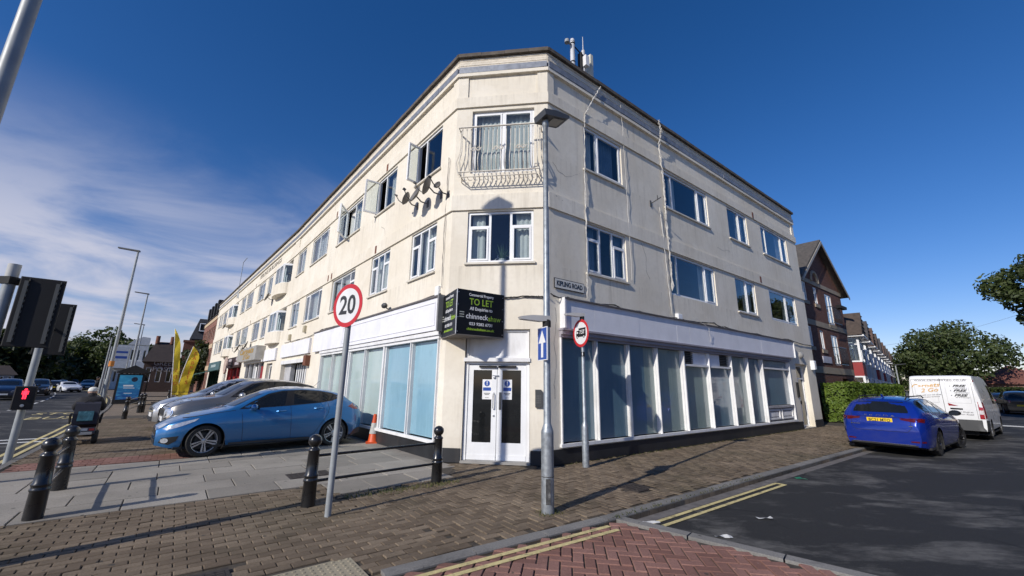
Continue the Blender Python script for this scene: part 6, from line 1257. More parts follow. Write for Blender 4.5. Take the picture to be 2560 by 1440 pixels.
# carpet shop box sign and banner, hanging disc sign, awning
cs = thing('carpet_shop_sign', F2.pt(24.8, .3, 3.25), 0, 'grey projecting box sign reading Carpets 2 Go', 'sign'); o = MB(F2.M); o.box(21.6, 28.0, .02, .5, 2.86, 3.72); o.build('box', SGREY, cs, world=True)
GOLD = mat('gold_print', (.36, .22, .05), .4); text('Carpets', .5, F2.txt(24.9, .505, 3.48), GOLD, cs, fit=4.8, bold=.02, shear=.2, world=True); text('2 Go', .42, F2.txt(25.1, .505, 3.10), GOLD, cs, fit=2.4, bold=.02, shear=.2, world=True)
hs = thing('hanging_sign', F2.pt(16.9, .5, 2.9), 0, 'round pale hanging sign over the dark red shop', 'sign'); o = MB(F2.M); o.lathe([(.66, -.05), (.66, .05), (0, .05)], 24, (16.9, .55, 2.75), 'y'); o.build('disc', mat('disc_cream', (.5, .38, .32), .5, var=.4, vs=6), hs, world=True); o = MB(F2.M); o.cyl((16.9, .13, 2.75), (16.9, .5, 2.75), .03); o.build('arm', MATTE, hs, world=True)
aw = thing('shop_awning', F2.pt(5, .2, 2.5), 0, 'dark green awning over the farthest shop of the parade', 'awning'); o = MB(F2.M); o.prism([(1.0, 2.45), (9.3, 2.45), (9.3, 2.55), (1.0, 2.55)], .14, .2); o.add([(1.0, .15, 2.58), (9.3, .15, 2.58), (9.3, 1.9, 2.05), (1.0, 1.9, 2.05), (1.0, 1.9, 1.85), (9.3, 1.9, 1.85)], [(0, 1, 2, 3), (3, 2, 5, 4)]); o.build('canopy', GRN, aw, world=True, recalc=False)
# ------------------------------------------------------------------ person on a mobility scooter
def skin_body(name, verts, edges, radii, m, parent, sub=1):
    me = bpy.data.meshes.new(name); me.from_pydata(verts, edges, []); o = bpy.data.objects.new(name, me); link(o)
    md = o.modifiers.new('skin', 'SKIN'); md.use_smooth_shade = True; sm = o.modifiers.new('sub', 'SUBSURF'); sm.levels = sub; sm.render_levels = sub
    for i, r in enumerate(radii): v = me.skin_vertices[0].data[i]; v.radius = r if isinstance(r, tuple) else (r, r); v.use_root = i == 0
    bpy.context.view_layer.update(); dg = bpy.context.evaluated_depsgraph_get(); m2 = bpy.data.meshes.new_from_object(o.evaluated_get(dg)); bpy.data.objects.remove(o); m2.materials.clear(); m2.materials.append(m); m2.shade_smooth()
    p = bpy.data.objects.new(name, m2); link(p); p.parent = parent; return p
SCX, SCY, SAZ = -11.05, 11.1, 318
msc = thing('mobility_scooter', (SCX, SCY, 0), pi/2-rad(SAZ), 'black mobility scooter with a dark seat bag seen from behind', 'mobility scooter', scale=.93)
TY = RUBBER
for x_, y_, r_w in ((-.45, .27, .17), (-.45, -.27, .17), (.55, .22, .14), (.55, -.22, .14)):
    w = MB().lathe([(r_w*.55, -.055), (r_w*.9, -.055), (r_w, -.03), (r_w, .03), (r_w*.9, .055), (r_w*.55, .055)], 22, axis='y').build('wheel', TY, msc, smooth=True); w.location = (x_, y_, r_w); MB().lathe([(0, .05), (r_w*.55, .045), (r_w*.55, -.045), (0, -.05)], 18, axis='y').build('hub', mat('hub_grey', (.25, .25, .26), .4, coord='obj'), w, smooth=True)
MB().prism([(-.68, .28), (-.66, .44), (-.2, .48), (-.15, .24), (.45, .20), (.62, .32), (.7, .6), (.64, .62), (.5, .30), (.4, .14), (-.2, .16), (-.5, .24)], -.25, .25).build('chassis', mat('scooter_dark', (.03, .02, .022), .35, coord='obj', coat=.3), msc)
MB().box(-.72, -.70, -.2, .2, .26, .33).build('rear_bumper', mat('scooter_silver', (.30, .31, .32), .4, coord='obj'), msc); MB().box(-.70, -.675, -.23, -.13, .36, .41).box(-.70, -.675, .13, .23, .36, .41).build('rear_lamp', TAIL, msc); MB().box(-.69, -.68, -.1, .1, .36, .42).build('number_plate', mat('grey_plate', (.3, .33, .38), .5, coord='obj'), msc)
MB().box(-.34, .12, -.25, .25, .50, .60).cyl((-.1, 0, .3), (-.1, 0, .52), .05).build('seat', MATTE, msc); MB().prism([(-.42, .58), (-.34, .56), (-.36, 1.02), (-.44, 1.04)], -.25, .25).build('backrest', MATTE, msc)
for sg in (1, -1): MB().tube([(-.36, .29*sg, .52), (-.36, .31*sg, .76), (.02, .31*sg, .76)], .025, 8).build('armrest', MATTE, msc)
MB().tube([(.62, 0, .55), (.45, 0, .98)], .03, 8).tube([(.42, -.25, .98), (.46, 0, 1.02), (.42, .25, .98)], .015, 6).box(.40, .5, -.09, .09, .98, 1.06).build('tiller', MATTE, msc)
bag = thing('seat_bag', (SCX, SCY, 0), pi/2-rad(SAZ), 'dark blue rucksack with a teal window hung on the scooter seat back', 'bag', scale=.93)
MB().prism([(-.62, .52), (-.46, .50), (-.45, 1.0), (-.50, 1.10), (-.58, 1.05), (-.65, .80)], -.24, .24).build('bag_body', mat('navy_canvas', (.018, .02, .035), .8, coord='obj', bump=.3, bs=12), bag, smooth=False); MB().prism([(-.672, .62), (-.64, .60), (-.63, .86), (-.655, .86)], -.15, .15).build('bag_pocket', mat('teal_vinyl', (.05, .15, .19), .25, coord='obj', var=.4, vs=9), bag); MB().tube([(-.52, -.1, 1.07), (-.5, 0, 1.16), (-.52, .1, 1.07)], .014, 6).build('bag_handle', MATTE, bag)
per = thing('person', (SCX, SCY, 0), pi/2-rad(SAZ), 'person in dark jacket and pale cap riding the mobility scooter away', 'person', scale=.93)
JK = mat('black_jacket', (.014, .014, .018), .85, coord='obj', bump=.4, bs=10, bd=.02); SKIN = mat('skin', (.42, .26, .19), .55, coord='obj')
V = [(-.14, 0, .66), (-.17, 0, .82), (-.19, 0, 1.0), (-.17, 0, 1.13), (-.14, 0, 1.20), (-.11, 0, 1.29), (-.09, 0, 1.38),
     (-.14, .17, 1.13), (-.05, .27, .95), (.16, .26, .86), (.33, .24, .95), (-.14, -.17, 1.13), (-.05, -.27, .95), (.16, -.26, .86), (.33, -.24, .95),
     (-.08, .10, .64), (.28, .14, .66), (.36, .13, .36), (.36, .13, .24), (.50, .13, .22), (-.08, -.10, .64), (.28, -.14, .66), (.36, -.13, .36), (.36, -.13, .24), (.50, -.13, .22)]
Eg = [(0, 1), (1, 2), (2, 3), (3, 4), (4, 5), (5, 6), (3, 7), (7, 8), (8, 9), (9, 10), (3, 11), (11, 12), (12, 13), (13, 14), (0, 15), (15, 16), (16, 17), (17, 18), (18, 19), (0, 20), (20, 21), (21, 22), (22, 23), (23, 24)]
Rr = [(.19, .17), (.23, .18), (.25, .18), (.20, .14), .09, .085, .09, .12, .10, .055, .042, .12, .10, .055, .042, .11, .085, .06, .045, .04, .11, .085, .06, .045, .04]
skin_body('body', V, Eg, Rr, JK, per)
hdm = MB(); hdm.ball((-.08, 0, 1.35), .1, 1.02, .86, 1.18, 16, 12); hdm.ball((.015, 0, 1.335), .022, 1, .8, 1.1, 8, 6); hdm.ball((-.08, .088, 1.345), .026, .6, .5, 1, 8, 6); hdm.ball((-.08, -.088, 1.345), .026, .6, .5, 1, 8, 6); hdm.build('head', SKIN, per, smooth=True)
cap = MB(); cap.lathe([(.107, -.0), (.108, .03), (.09, .085), (.05, .11), (0, .118)], 18, (-.085, 0, 1.375)); cap.prism([(-.02, 1.375), (.11, 1.362), (.11, 1.37), (-.02, 1.39)], -.07, .07); cap.build('cap', mat('pale_cap', (.62, .62, .58), .8, coord='obj'), per, smooth=True)
for sg in (1, -1):
    fg = MB(); fg.ball((.36, .235*sg, .97), .042, 1.1, .8, .7, 10, 8)
    for k in range(4): fg.tube([(.385, (.205+.02*k)*sg, .985), (.425+.004*(k % 2), (.205+.02*k)*sg, .985), (.435, (.205+.02*k)*sg, .958)], [.010, .0095, .008], 6)
    fg.tube([(.35, .20*sg, .975), (.385, .182*sg, .965), (.41, .185*sg, .955)], [.011, .010, .008], 6); fg.build('hand', SKIN, per, smooth=True)
# pedestrian far beyond the scooter
pd = at(240, 968, 44); pe2 = thing('person', (pd.x, pd.y, 0), rad(40), 'distant pedestrian in black walking past the street lamp', 'person')
V = [(0, 0, .92), (0, 0, 1.1), (0, 0, 1.32), (0, 0, 1.44), (0, 0, 1.52), (0, .18, 1.38), (.02, .24, 1.12), (.1, .22, .88), (0, -.18, 1.38), (-.04, -.24, 1.12), (.02, -.22, .88), (0, .09, .9), (.10, .1, .5), (.04, .1, .08), (.16, .1, .04), (0, -.09, .9), (-.04, -.1, .5), (-.2, -.1, .12), (-.1, -.1, .04)]
Eg = [(0, 1), (1, 2), (2, 3), (3, 4), (2, 5), (5, 6), (6, 7), (2, 8), (8, 9), (9, 10), (0, 11), (11, 12), (12, 13), (13, 14), (0, 15), (15, 16), (16, 17), (17, 18)]
skin_body('body', V, Eg, [(.15, .12), (.15, .12), (.17, .12), .07, .06, .08, .055, .04, .08, .055, .04, .09, .065, .045, .035, .09, .065, .045, .035], JK, pe2); MB().ball((.01, 0, 1.63), .1, .95, .8, 1.15, 14, 10).build('head', SKIN, pe2, smooth=True); MB().ball((-.01, 0, 1.66), .105, .95, .85, 1.0, 14, 10).build('hair', MATTE, pe2, smooth=True)
# ------------------------------------------------------------------ brick flats, terrace, hedge on the side street
BR1 = m_brick('dark_red_brick', 52.7, (.13, .042, .028), (.20, .075, .05), (.13, .11, .095)); STONE = mat('buff_stone_band', (.30, .25, .19), .85, var=.12, bump=.3, bs=20); SLATE = mat('slate_roof', (.085, .075, .065), .8, var=.35, vs=8, bump=.5, bs=12, bd=.03); TILE = mat('brown_tile', (.07, .052, .042), .85, var=.3, vs=6, bump=.4, bs=9)
FF = Face(tuple(FR.pt(19.3, -1.0, 0).xy), tuple(FR.pt(26.6, -1.0, 0).xy)); fl = thing('brick_flats', FF.pt(3.6, -2, 0), 0, 'three-storey red brick flats with a front gable next along the street', 'building'); o3 = -19.3
W = [(19.75, 20.4, 6.35, 7.43), (21.5, 22.1, 6.35, 7.33), (23.4, 24.6, 5.35, 7.2), (19.7, 20.25, 3.83, 4.9), (21.5, 22.08, 3.76, 4.82), (23.35, 24.5, 2.95, 4.7)]; W = [(a+o3, b+o3, c, d) for a, b, c, d in W]
wallface(FF, [(*w, .1) for w in W]+[(24.2+o3, 25.3+o3, .0, 2.2, .3, 1)], 0, 7.7, BR1, parent=fl)
o = MB(FF.M); o.add([(0, 0, 7.7), (FF.L, 0, 7.7), (FF.L/2, 0, 10.25)], [(0, 1, 2)]); o.add([(0, -9, 0), (0, 0, 0), (0, 0, 7.7), (0, -9, 7.7)], [(0, 1, 2, 3)]); o.add([(FF.L, 0, 0), (FF.L, -9, 0), (FF.L, -9, 7.7), (FF.L, 0, 7.7)], [(0, 1, 2, 3)]); o.build('wall', BR1, fl, world=True, recalc=False)
for w in W: window(FF, *w, cols='ff' if w[1]-w[0] < .8 else 'ss', dp=.09, parent=fl, curt=[(.1, .9, CURT)] if w[1]-w[0] > .8 else [(.6, 1, CURT)], sill=False)
for z0, z1 in ((5.0, 5.3), (2.42, 2.78), (7.42, 7.66)): MB(FF.M).box(-.02, FF.L+.02, -.02, .035, z0, z1).build('stone_band', STONE, fl, world=True)
o = MB(FF.M); pts = [(2.49+.55*cos(pi-pi*i/12), .03, 7.62+.62*sin(pi*i/12)) for i in range(13)]; o.tube(pts, .10, 6); o.build('stone_arch', STONE, fl, world=True)
for w in W[:5]: MB(FF.M).box(w[0]-.08, w[1]+.08, -.02, .05, w[2]-.22, w[2]-.02).build('stone_sill', STONE, fl, world=True)
o = MB(FF.M)
for x0, x1, s_ in ((-.45, FF.L/2, 1), (FF.L+.45, FF.L/2, -1)):
    z0 = 7.7-.45*(2.55/(FF.L/2)); o.add([(x0, .35, z0), (x1, .35, 10.3), (x1, -9.3, 10.3), (x0, -9.3, z0), (x0, .35, z0+.14), (x1, .35, 10.44), (x1, -9.3, 10.44), (x0, -9.3, z0+.14)], [(0, 1, 2, 3), (7, 6, 5, 4), (0, 4, 5, 1), (1, 5, 6, 2), (2, 6, 7, 3), (3, 7, 4, 0)])
rf = o.build('roof', SLATE, fl, world=True); o = MB(FF.M)
for x0, x1 in ((-.45, FF.L/2), (FF.L+.45, FF.L/2)): z0 = 7.7-.45*(2.55/(FF.L/2)); o.add([(x0, .36, z0-.16), (x1, .36, 10.14), (x1, .36, 10.32), (x0, .36, z0+.02), (x0, .40, z0-.16), (x1, .40, 10.14), (x1, .40, 10.32), (x0, .40, z0+.02)], [(0, 1, 2, 3), (7, 6, 5, 4), (0, 4, 5, 1), (1, 5, 6, 2), (2, 6, 7, 3), (3, 7, 4, 0)])
o.build('barge_board', mat('barge_paint', (.30, .28, .25), .6), rf, world=True)
for w in (W[2], W[5]):
    o = MB(FF.M); o.tube([(w[0]-.1, 0, w[2]+1.0), (w[0]-.1, .3, w[2]+1.0), (w[1]+.1, .3, w[2]+1.0), (w[1]+.1, 0, w[2]+1.0)], .02); o.tube([(w[0]-.1, 0, w[2]+.02), (w[0]-.1, .3, w[2]+.02), (w[1]+.1, .3, w[2]+.02), (w[1]+.1, 0, w[2]+.02)], .02); b_ = o.build('balcony_rail', BLACK, fl, world=True); o = MB(FF.M)
    for k in range(12): x = w[0]-.1+(w[1]-w[0]+.2)*k/11; o.tube([(x, .3, w[2]+.02), (x, .37, w[2]+.3), (x, .3, w[2]+1.0)], .01, 5)
    o.build('balusters', BLACK, b_, world=True)
MB(FF.M).box(1.95, 3.35, .0, .04, 3.0, 3.36).build('name_board', mat('name_board', (.45, .45, .52), .5), fl, world=True); MB(FF.M).box(-.0, FF.L, -2, -1.99, 0, 2.3).build('passage_back', MATTE, fl, world=True)
pot = thing('window_box', FF.pt(5.3, .42, 6.38), 0, 'dark trough of plants on the upper balcony of the brick flats', 'planter'); MB(FF.M).prism([(4.7, 6.33), (5.9, 6.33), (5.95, 6.5), (4.65, 6.5)], .33, .55).build('trough', MATTE, pot, world=True)
# terrace
BRT = m_brick('terrace_brick', 44, (.16, .075, .055), (.22, .11, .085), (.2, .18, .16)); RENDW = mat('house_render', (.55, .53, .50), .85, var=.12); REDT = mat('red_hung_tile', (.26, .025, .025), .6, var=.15); 
TILE0 = TILE; TA = FR.pt(27.6, -2.3, 0); TD = azv(44.5); GH = 'bay-fronted terrace houses on the right side street'
cols = [REDT, RENDW, RENDW, REDT, RENDW, REDT, RENDW, RENDW, REDT, RENDW, RENDW]; ordn = ['nearest', 'second', 'third', 'fourth', 'fifth', 'sixth', 'seventh', 'eighth', 'ninth', 'tenth', 'eleventh']
for k in range(11):
    a = Vector(TA.xy)+TD*5.0*k; H = Face(tuple(a), tuple(a+TD*4.96)); h = thing('terrace_house', H.pt(2.5, -2, 0), 0, f'{ordn[k]} bay-fronted terrace house beyond the brick flats'+(' with red tiled bay panel' if cols[k] is REDT else ' with pale bay'), 'house', GH)
    MB(H.M).box(.0, 4.955, -8, 0, 0, 5.0).build('wall', RENDW if k % 3 else BRT, h, world=True)
    o = MB(H.M); o.add([(0, .3, 4.95), (4.96, .3, 4.95), (4.96, -4, 7.6), (0, -4, 7.6), (0, -8.3, 4.95), (4.96, -8.3, 4.95)], [(0, 1, 2, 3), (3, 2, 5, 4), (0, 3, 4), (1, 5, 2)]); TILE = [TILE0, mat('brown_tile_b', (.10, .06, .045), .85, var=.3, vs=6), mat('brown_tile_c', (.06, .055, .055), .85, var=.3, vs=6)][(k*5) % 3]; r_f = o.build('roof', TILE, h, world=True)
    o = MB(H.M); o.add([(.3, 1.8, 5.1), (3.4, 1.8, 5.1), (1.85, 1.8, 6.75), (.3, -2, 5.1), (3.4, -2, 5.1), (1.85, -2.6, 6.75)], [(0, 1, 2), (0, 2, 5, 3), (1, 4, 5, 2)]); o.build('bay_roof', TILE, r_f, world=True, recalc=False)
    for j in range(6): z = 5.15+j*.26; MB(H.M).prism([(.44+j*.235, z), (3.36-j*.235, z), (3.36-j*.235-.05, z+.035), (.44+j*.235+.05, z+.035)], 1.81, 1.85).build('tile_course', TILE, r_f, world=True) if k < 3 else None
    MB(H.M).prism([(.4, 5.0), (3.4, 5.0), (3.4, 5.1), (.4, 5.1)], -.2, 1.87).build('bay_gutter', UPVC, h, world=True)
    B2 = [(.40, 0), (.78, 1.5), (2.9, 1.5), (3.3, 0)]
    for (z0, z1, m_) in ((0, .9, BRT), (2.45, 3.35, cols[k])): MB(H.M).slab(B2[::-1], z0, z1).build('bay_panel', m_, h, world=True)
    if cols[k] is REDT and k < 4:
        for j in range(7): MB(H.M).box(.78, 2.9, 1.49, 1.525, 2.47+j*.125, 2.47+j*.125+.10).build('hung_tile', REDT, h, world=True)
    for z0, z1 in ((.9, 2.45), (3.35, 5.0)):
        for (x0, y0), (x1, y1) in zip(B2, B2[1:]):
            d = Vector((x1-x0, y1-y0, 0)); l = d.length; d.normalize(); L = Matrix(((d.x, -d.y, 0, x0), (d.y, d.x, 0, y0), (0, 0, 1, 0), (0, 0, 0, 1))); o = MB(H.M @ L); ring(o, 0, l, z0, z1, .09, -.04, .04); o.box(.09, l-.09, -.03, .03, z0+(z1-z0)*.68, z0+(z1-z0)*.68+.08)
            if l > 1.3: o.box(l/2-.04, l/2+.04, -.03, .03, z0+.09, z1-.09)
            f = o.build('bay_window', UPVC, h, world=True); MB(H.M @ L).box(.08, l-.08, -.008, .008, z0+.08, z1-.08).build('pane', PANE, f, world=True)
        curtain(H, .95, 2.75, z0+.1, z1-.1, 1.2, CURT, h)
    MB(H.M).box(3.75, 4.6, -.02, .03, .2, 2.2).build('front_door', [mat('door_white', (.6, .6, .6), .4), mat('door_blue', (.04, .07, .15), .4)][k % 2], h, world=True)
    fw_ = MB(H.M); ring(fw_, 3.7, 4.65, 3.4, 4.7, .08, -.02, .05); fwo = fw_.build('window', UPVC, h, world=True); MB(H.M).box(3.76, 4.6, .0, .01, 3.46, 4.65).build('pane', DARKGLASS, fwo, world=True)
    MB(H.M).box(4.6, 5.2, -4.4, -3.6, 6.6, 8.0+.25*(k % 3)).build('chimney', BRT, r_f, world=True)
# foliage
LF1 = m_leaf('tree_leaf', (.040, .062, .018), (.12, .145, .045)); LF2 = m_leaf('hedge_leaf', (.085, .145, .018), (.22, .30, .05)); LF3 = m_leaf('dark_tree_leaf', (.018, .030, .012), (.05, .068, .025)); BARK = mat('bark', (.07, .055, .04), .9, var=.3, vs=6, bump=.6, bs=14)
def leaf_cloud(rng, n, pts_fn, size):
    vs = np.zeros((n*4, 3)); fs = []
    for i in range(n):
        p, out = pts_fn(rng); nr = out+rng.normal(0, .55, 3); nr /= np.linalg.norm(nr)+1e-9; a = np.cross(nr, rng.normal(0, 1, 3)); a /= np.linalg.norm(a)+1e-9; b = np.cross(nr, a); s = size*rng.uniform(.6, 1.3)
        vs[4*i] = p-a*s; vs[4*i+1] = p+b*s*.55+nr*s*.15; vs[4*i+2] = p+a*s; vs[4*i+3] = p-b*s*.55+nr*s*.15; fs.append((4*i, 4*i+1, 4*i+2, 4*i+3))
    mb = MB(); mb.v = [tuple(v) for v in vs]; mb.f = fs; mb.mi = [0]*n; return mb
def tree(loc, H, R, label, leaf=LF1, seed=0, trunk=.25, n=5200, size=.28, sq=.85, group=None, nc=46, name='street_tree'):
    rng = np.random.default_rng(seed); t = thing(name, (*loc, 0), rng.uniform(0, 6), label, 'tree', group); cz = H-R*sq
    cl = []
    while len(cl) < nc:
        d = rng.normal(0, 1, 3); d /= np.linalg.norm(d); rr = rng.uniform(.35, 1)**.6; c = d*np.array([R, R, R*sq])*rr*.84; 
        if c[2] > -R*sq*.75: cl.append((c, R*rng.uniform(.20, .34)))
    tr = MB(); rng2 = random.Random(seed); base = [(0, 0, -.1), (.05, .02, cz*.35), (0, .05, cz*.8), (.1, 0, cz+R*.2)]; tr.tube(base, [trunk*1.3, trunk, trunk*.8, trunk*.35], 9)
    for c, r in cl[:14]:
        p0 = Vector((0, .03, cz*rng2.uniform(.55, .95))); p1 = Vector(c)+Vector((0, 0, cz)); m_ = p0.lerp(p1, .5)+Vector((0, 0, -.08*R)); tr.tube([p0, m_, p1], [trunk*.4, trunk*.25, trunk*.08], 6)
    tr.build('trunk', BARK, t, smooth=True)
    def fn(g):
        c, r = cl[g.integers(len(cl))]; d = g.normal(0, 1, 3); d /= np.linalg.norm(d); return c+d*r*(g.uniform(.25, 1)**.5)*np.array([1, 1, .8])+np.array([0, 0, cz]), d
    leaf_cloud(rng, n, fn, size).build('crown', leaf, t, recalc=False); return t
tp = at(2390, 960, 80); tree(tp.xy, 10.6, 6.3, 'big round-topped tree standing behind the white van', LF1, 4, .35, 13000, .23, .74, nc=84)
for px_, D_, H_, R_c, lb, sd in ((2690, 36, 9.2, 2.6, 'tree whose leaves enter at the right edge of the frame', 9), (2255, 118, 7.6, 4, 'small dark tree at the far end of the terrace street', 12), (2720, 66, 6.0, 3.0, 'low tree at the right edge beside the tiled roof', 14)): q_ = at(px_, 960, D_); tree(q_.xy, H_, R_c, lb, LF1, sd, .25, 9000 if D_ < 50 else 4200, .13 if D_ < 50 else .24, .85, nc=60)
for px_, D_, H_, R_c, lb, sd, lf in ((252, 122, 12.0, 7.4, 'large rounded tree beside the road behind the banded street lamp', 21, LF1), (160, 138, 10.6, 8.0, 'dark tree mass left of the rounded roadside tree', 22, LF3), (108, 122, 9.8, 8.0, 'dark tree behind the signal pole', 23, LF3), (200, 150, 9.2, 8, 'low dark tree between the tree mass and the rounded tree', 24, LF3), (58, 108, 8.2, 6.0, 'dark tree half hidden by the signal head', 25, LF3), (-10, 92, 8.8, 5.4, 'dark tree at the far left edge', 26, LF3), (330, 150, 12.5, 6.5, 'dark tree showing behind the white balconied building', 27, LF3)):
    q_ = at(px_, 950, D_); tree(q_.xy, H_, R_c, lb, lf, sd, .35, 13000 if lf is LF1 else 6000, .36 if lf is LF1 else .46, .85, nc=84)
def hedge(F, s0, s1, o0, o1, h, label, leaf, n, size=.06, seed=0, name='hedge'):
    rng = np.random.default_rng(seed); t = thing(name, F.pt(s0, o0, 0), 0, label, 'hedge'); MB(F.M).box(s0+.12, s1-.12, o0+.12, o1-.12, 0, h-.14).build('dark_core', mat('hedge_core', (.012, .016, .008), .95), t, world=True)  # solid dark box filling the hedge behind its leaves
    fu, fn_ = np.array(F.u), np.array(F.n); a = np.array(F.a); Af, At, Ae = (s1-s0)*h, (s1-s0)*(o1-o0), (o1-o0)*h; tot = Af+At+2*Ae
    def fn(g):
        r = g.uniform(0, tot); s, o, z = g.uniform(s0, s1), g.uniform(o0, o1), g.uniform(.05, h)
        if r < Af: o = o1-abs(g.normal(0, .05)); d = fn_
        elif r < Af+At: z = h-abs(g.normal(0, .05)); d = np.array([0, 0, 1.])
        elif r < Af+At+Ae: s = s0+abs(g.normal(0, .05)); d = -fu
        else: s = s1-abs(g.normal(0, .05)); d = fu
        bump = .07*sin(s*3.1)*sin(z*4.3+s)+.05*sin(s*7)
        return a+fu*s+fn_*(o+(bump if d is fn_ else 0))+np.array([0, 0, z+(bump if d[2] > .5 else 0)]), d
    mb = leaf_cloud(rng, n, fn, size); mb.build('leaves', leaf, t, world=True, recalc=False)
hedge(FR, 19.3, 31.5, -.75, .35, 1.86, 'clipped bright green hedge in front of the brick flats', LF2, 15000, .075, 2)
for k in range(6): a = Vector(TA.xy)+TD*(5.0*k+4.5)+Vector((TD.y, -TD.x))*3.2; H = Face(tuple(a), tuple(a+TD*4.9)); MB(H.M).box(0, 4.9, -.11, .11, 0, .9).build('garden_wall', BRT); tag(bpy.context.scene.collection.objects[-1], f'low brick garden wall before the {ordn[k+1]} terrace house', 'wall', 'garden walls of the terrace')
# houses and hedge opposite on the right
q_ = at(2530, 960, 88); hs_ = thing('tiled_house', (q_.x, q_.y, 0), rad(44), 'brown tiled house roof beyond the parked cars on the right', 'house'); MB().box(-4, 8, -4, 4, 0, 2.6).build('wall', BRT, hs_); MB().add([(-4.4, -4.4, 2.5), (8.4, -4.4, 2.5), (8.4, 4.4, 2.5), (-4.4, 4.4, 2.5), (-1, 0, 5.0), (5, 0, 5.0)], [(0, 1, 5, 4), (1, 2, 5), (2, 3, 4, 5), (3, 0, 4), (3, 2, 1, 0)]).build('roof', mat('red_brown_tile', (.15, .06, .045), .85, var=.2), hs_)
for x_ in (-2.5, 0, 2.5, 5): f_ = MB(); f_.box(x_-.5, x_+.5, -4.06, -3.98, .9, 2.1); fo_ = f_.build('window', UPVC, hs_); MB().box(x_-.44, x_+.44, -4.07, -4.06, .96, 2.04).build('pane', DARKGLASS, fo_)
Hh = Face(tuple(at(2478, 990, 72).xy), tuple(at(2575, 990, 60).xy)); hedge(Hh, 0, Hh.L, -1, .2, 1.9, 'long green hedge behind the parked cars on the right', LF1, 5000, .14, 5)
# ------------------------------------------------------------------ far buildings on the main road
OB = m_brick('office_brick', 138, (.20, .07, .045), (.27, .11, .075), (.25, .22, .19)); BUFFB = mat('buff_band', (.50, .38, .25), .85); 
FO = Face(tuple(F2.pt(-13.2, .0, 0).xy), tuple(F2.pt(-.25, .0, 0).xy)); of = thing('brick_office', FO.pt(6, -3, 0), 0, 'red brick office with buff bands adjoining the far end of the parade', 'building')
ow = [(.7+k*1.75, 1.75+k*1.75, z0, z1) for k in range(7) for z0, z1 in ((6.3, 7.8), (3.6, 5.0), (.7, 2.3))]
wallface(FO, [(*w, .15) for w in ow], 0, 9.0, OB, parent=of); MB(FO.M).box(0, .02, -8, 0, 0, 9.0).build('wall', OB, of, world=True)
for w in ow: window(FO, *w, cols='ff', dp=.14, parent=of, sill=False, fm=mat('pinkish_frame', (.55, .42, .36), .6)); 
for z0, z1 in ((5.2, 5.7), (8.5, 8.9), (2.7, 3.2)): MB(FO.M).box(-.03, FO.L+.02, -.02, .05, z0, z1).build('stone_band', BUFFB, of, world=True)
o = MB(FO.M); o.prism([(0, 9.0), (FO.L, 9.0), (FO.L, 9.02), (0, 9.02)], -8, .1); o.add([(0, .05, 9.02), (FO.L, .05, 9.02), (FO.L, -1.0, 11.2), (0, -1.0, 11.2), (0, -8, 11.2), (FO.L, -8, 11.2), (0, -8, 9.02), (FO.L, -8, 9.02)], [(0, 1, 2, 3), (3, 2, 5, 4), (4, 5, 7, 6), (0, 3, 4, 6), (1, 7, 5, 2)]); orf = o.build('mansard_roof', mat('dark_slate', (.04, .04, .045), .7, var=.3), of, world=True)
for k in range(4): x = 1.8+k*3; MB(FO.M).prism([(x-.5, 9.4), (x+.5, 9.4), (x+.5, 11.0), (x-.5, 11.0)], -.9, .0).build('dormer', MATTE, orf, world=True)
def block(px0, px1, pyt, D, depth, name, label, wallm, roofm, roof=1.5, az=None, floors=2, nw=4, winm=None, cat='building', wz=None):
    a, b = at(px0, pyt, D), at(px1, pyt, D); Hh_ = (a.z+b.z)/2; F = Face(tuple(a.xy), tuple(b.xy)); t = thing(name, F.pt(F.L/2, -depth/2, 0), 0, label, cat); ze = Hh_-roof
    fh = ze/floors; ws = []
    for f in range(floors):
        for k in range(nw): w_ = F.L/nw; ws.append((k*w_+w_*.25, k*w_+w_*.75, f*fh+fh*.32, f*fh+fh*.8))
    wallface(F, [(*w, .12) for w in ws], 0, ze, wallm, parent=t); MB(F.M).add([(0, -depth, 0), (0, 0, 0), (0, 0, ze), (0, -depth, ze)], [(0, 1, 2, 3)]).add([(F.L, 0, 0), (F.L, -depth, 0), (F.L, -depth, ze), (F.L, 0, ze)], [(0, 1, 2, 3)]).build('wall', wallm, t, world=True, recalc=False)
    for w in ws: window(F, *w, cols='f', dp=.1, parent=t, sill=False, fm=winm or UPVC, glass=DARKGLASS)
    if roof > .2: o = MB(F.M); o.add([(-.3, .3, ze), (F.L+.3, .3, ze), (F.L+.3, -depth-.3, ze), (-.3, -depth-.3, ze), (F.L*.22, -depth*.45, Hh_), (F.L*.78, -depth*.45, Hh_)], [(0, 1, 5, 4), (1, 2, 5), (2, 3, 4, 5), (3, 0, 4), (3, 2, 1, 0)]); o.build('roof', roofm, t, world=True)
    return t, F, Hh_
DKB = m_brick('dark_pub_brick', 50, (.06, .03, .025), (.09, .045, .035), (.08, .07, .06)); DTILE = mat('dark_brown_roof', (.035, .025, .022), .85, var=.3)
pu, PF, ph = block(374, 452, 850, 74, 10, 'corner_pub', 'dark brown pub with hipped tile roof and large wall lettering', DKB, DTILE, 3.0, floors=1, nw=3)
text('GREEN', .9, PF.txt(PF.L*.66, .03, 3.75), mat('pub_letter', (.34, .32, .32), .6), pu, fit=2.4, world=True); text('POSTS', .9, PF.txt(PF.L*.66, .03, 2.95), MATS['pub_letter'], pu, fit=2.4, world=True)
for k in range(2): MB(PF.M).cyl((PF.L*(.25+.5*k), -4, ph-.3), (PF.L*(.25+.5*k), -4, ph+.8), .25).build('chimney_pot', BROWN, pu, world=True)
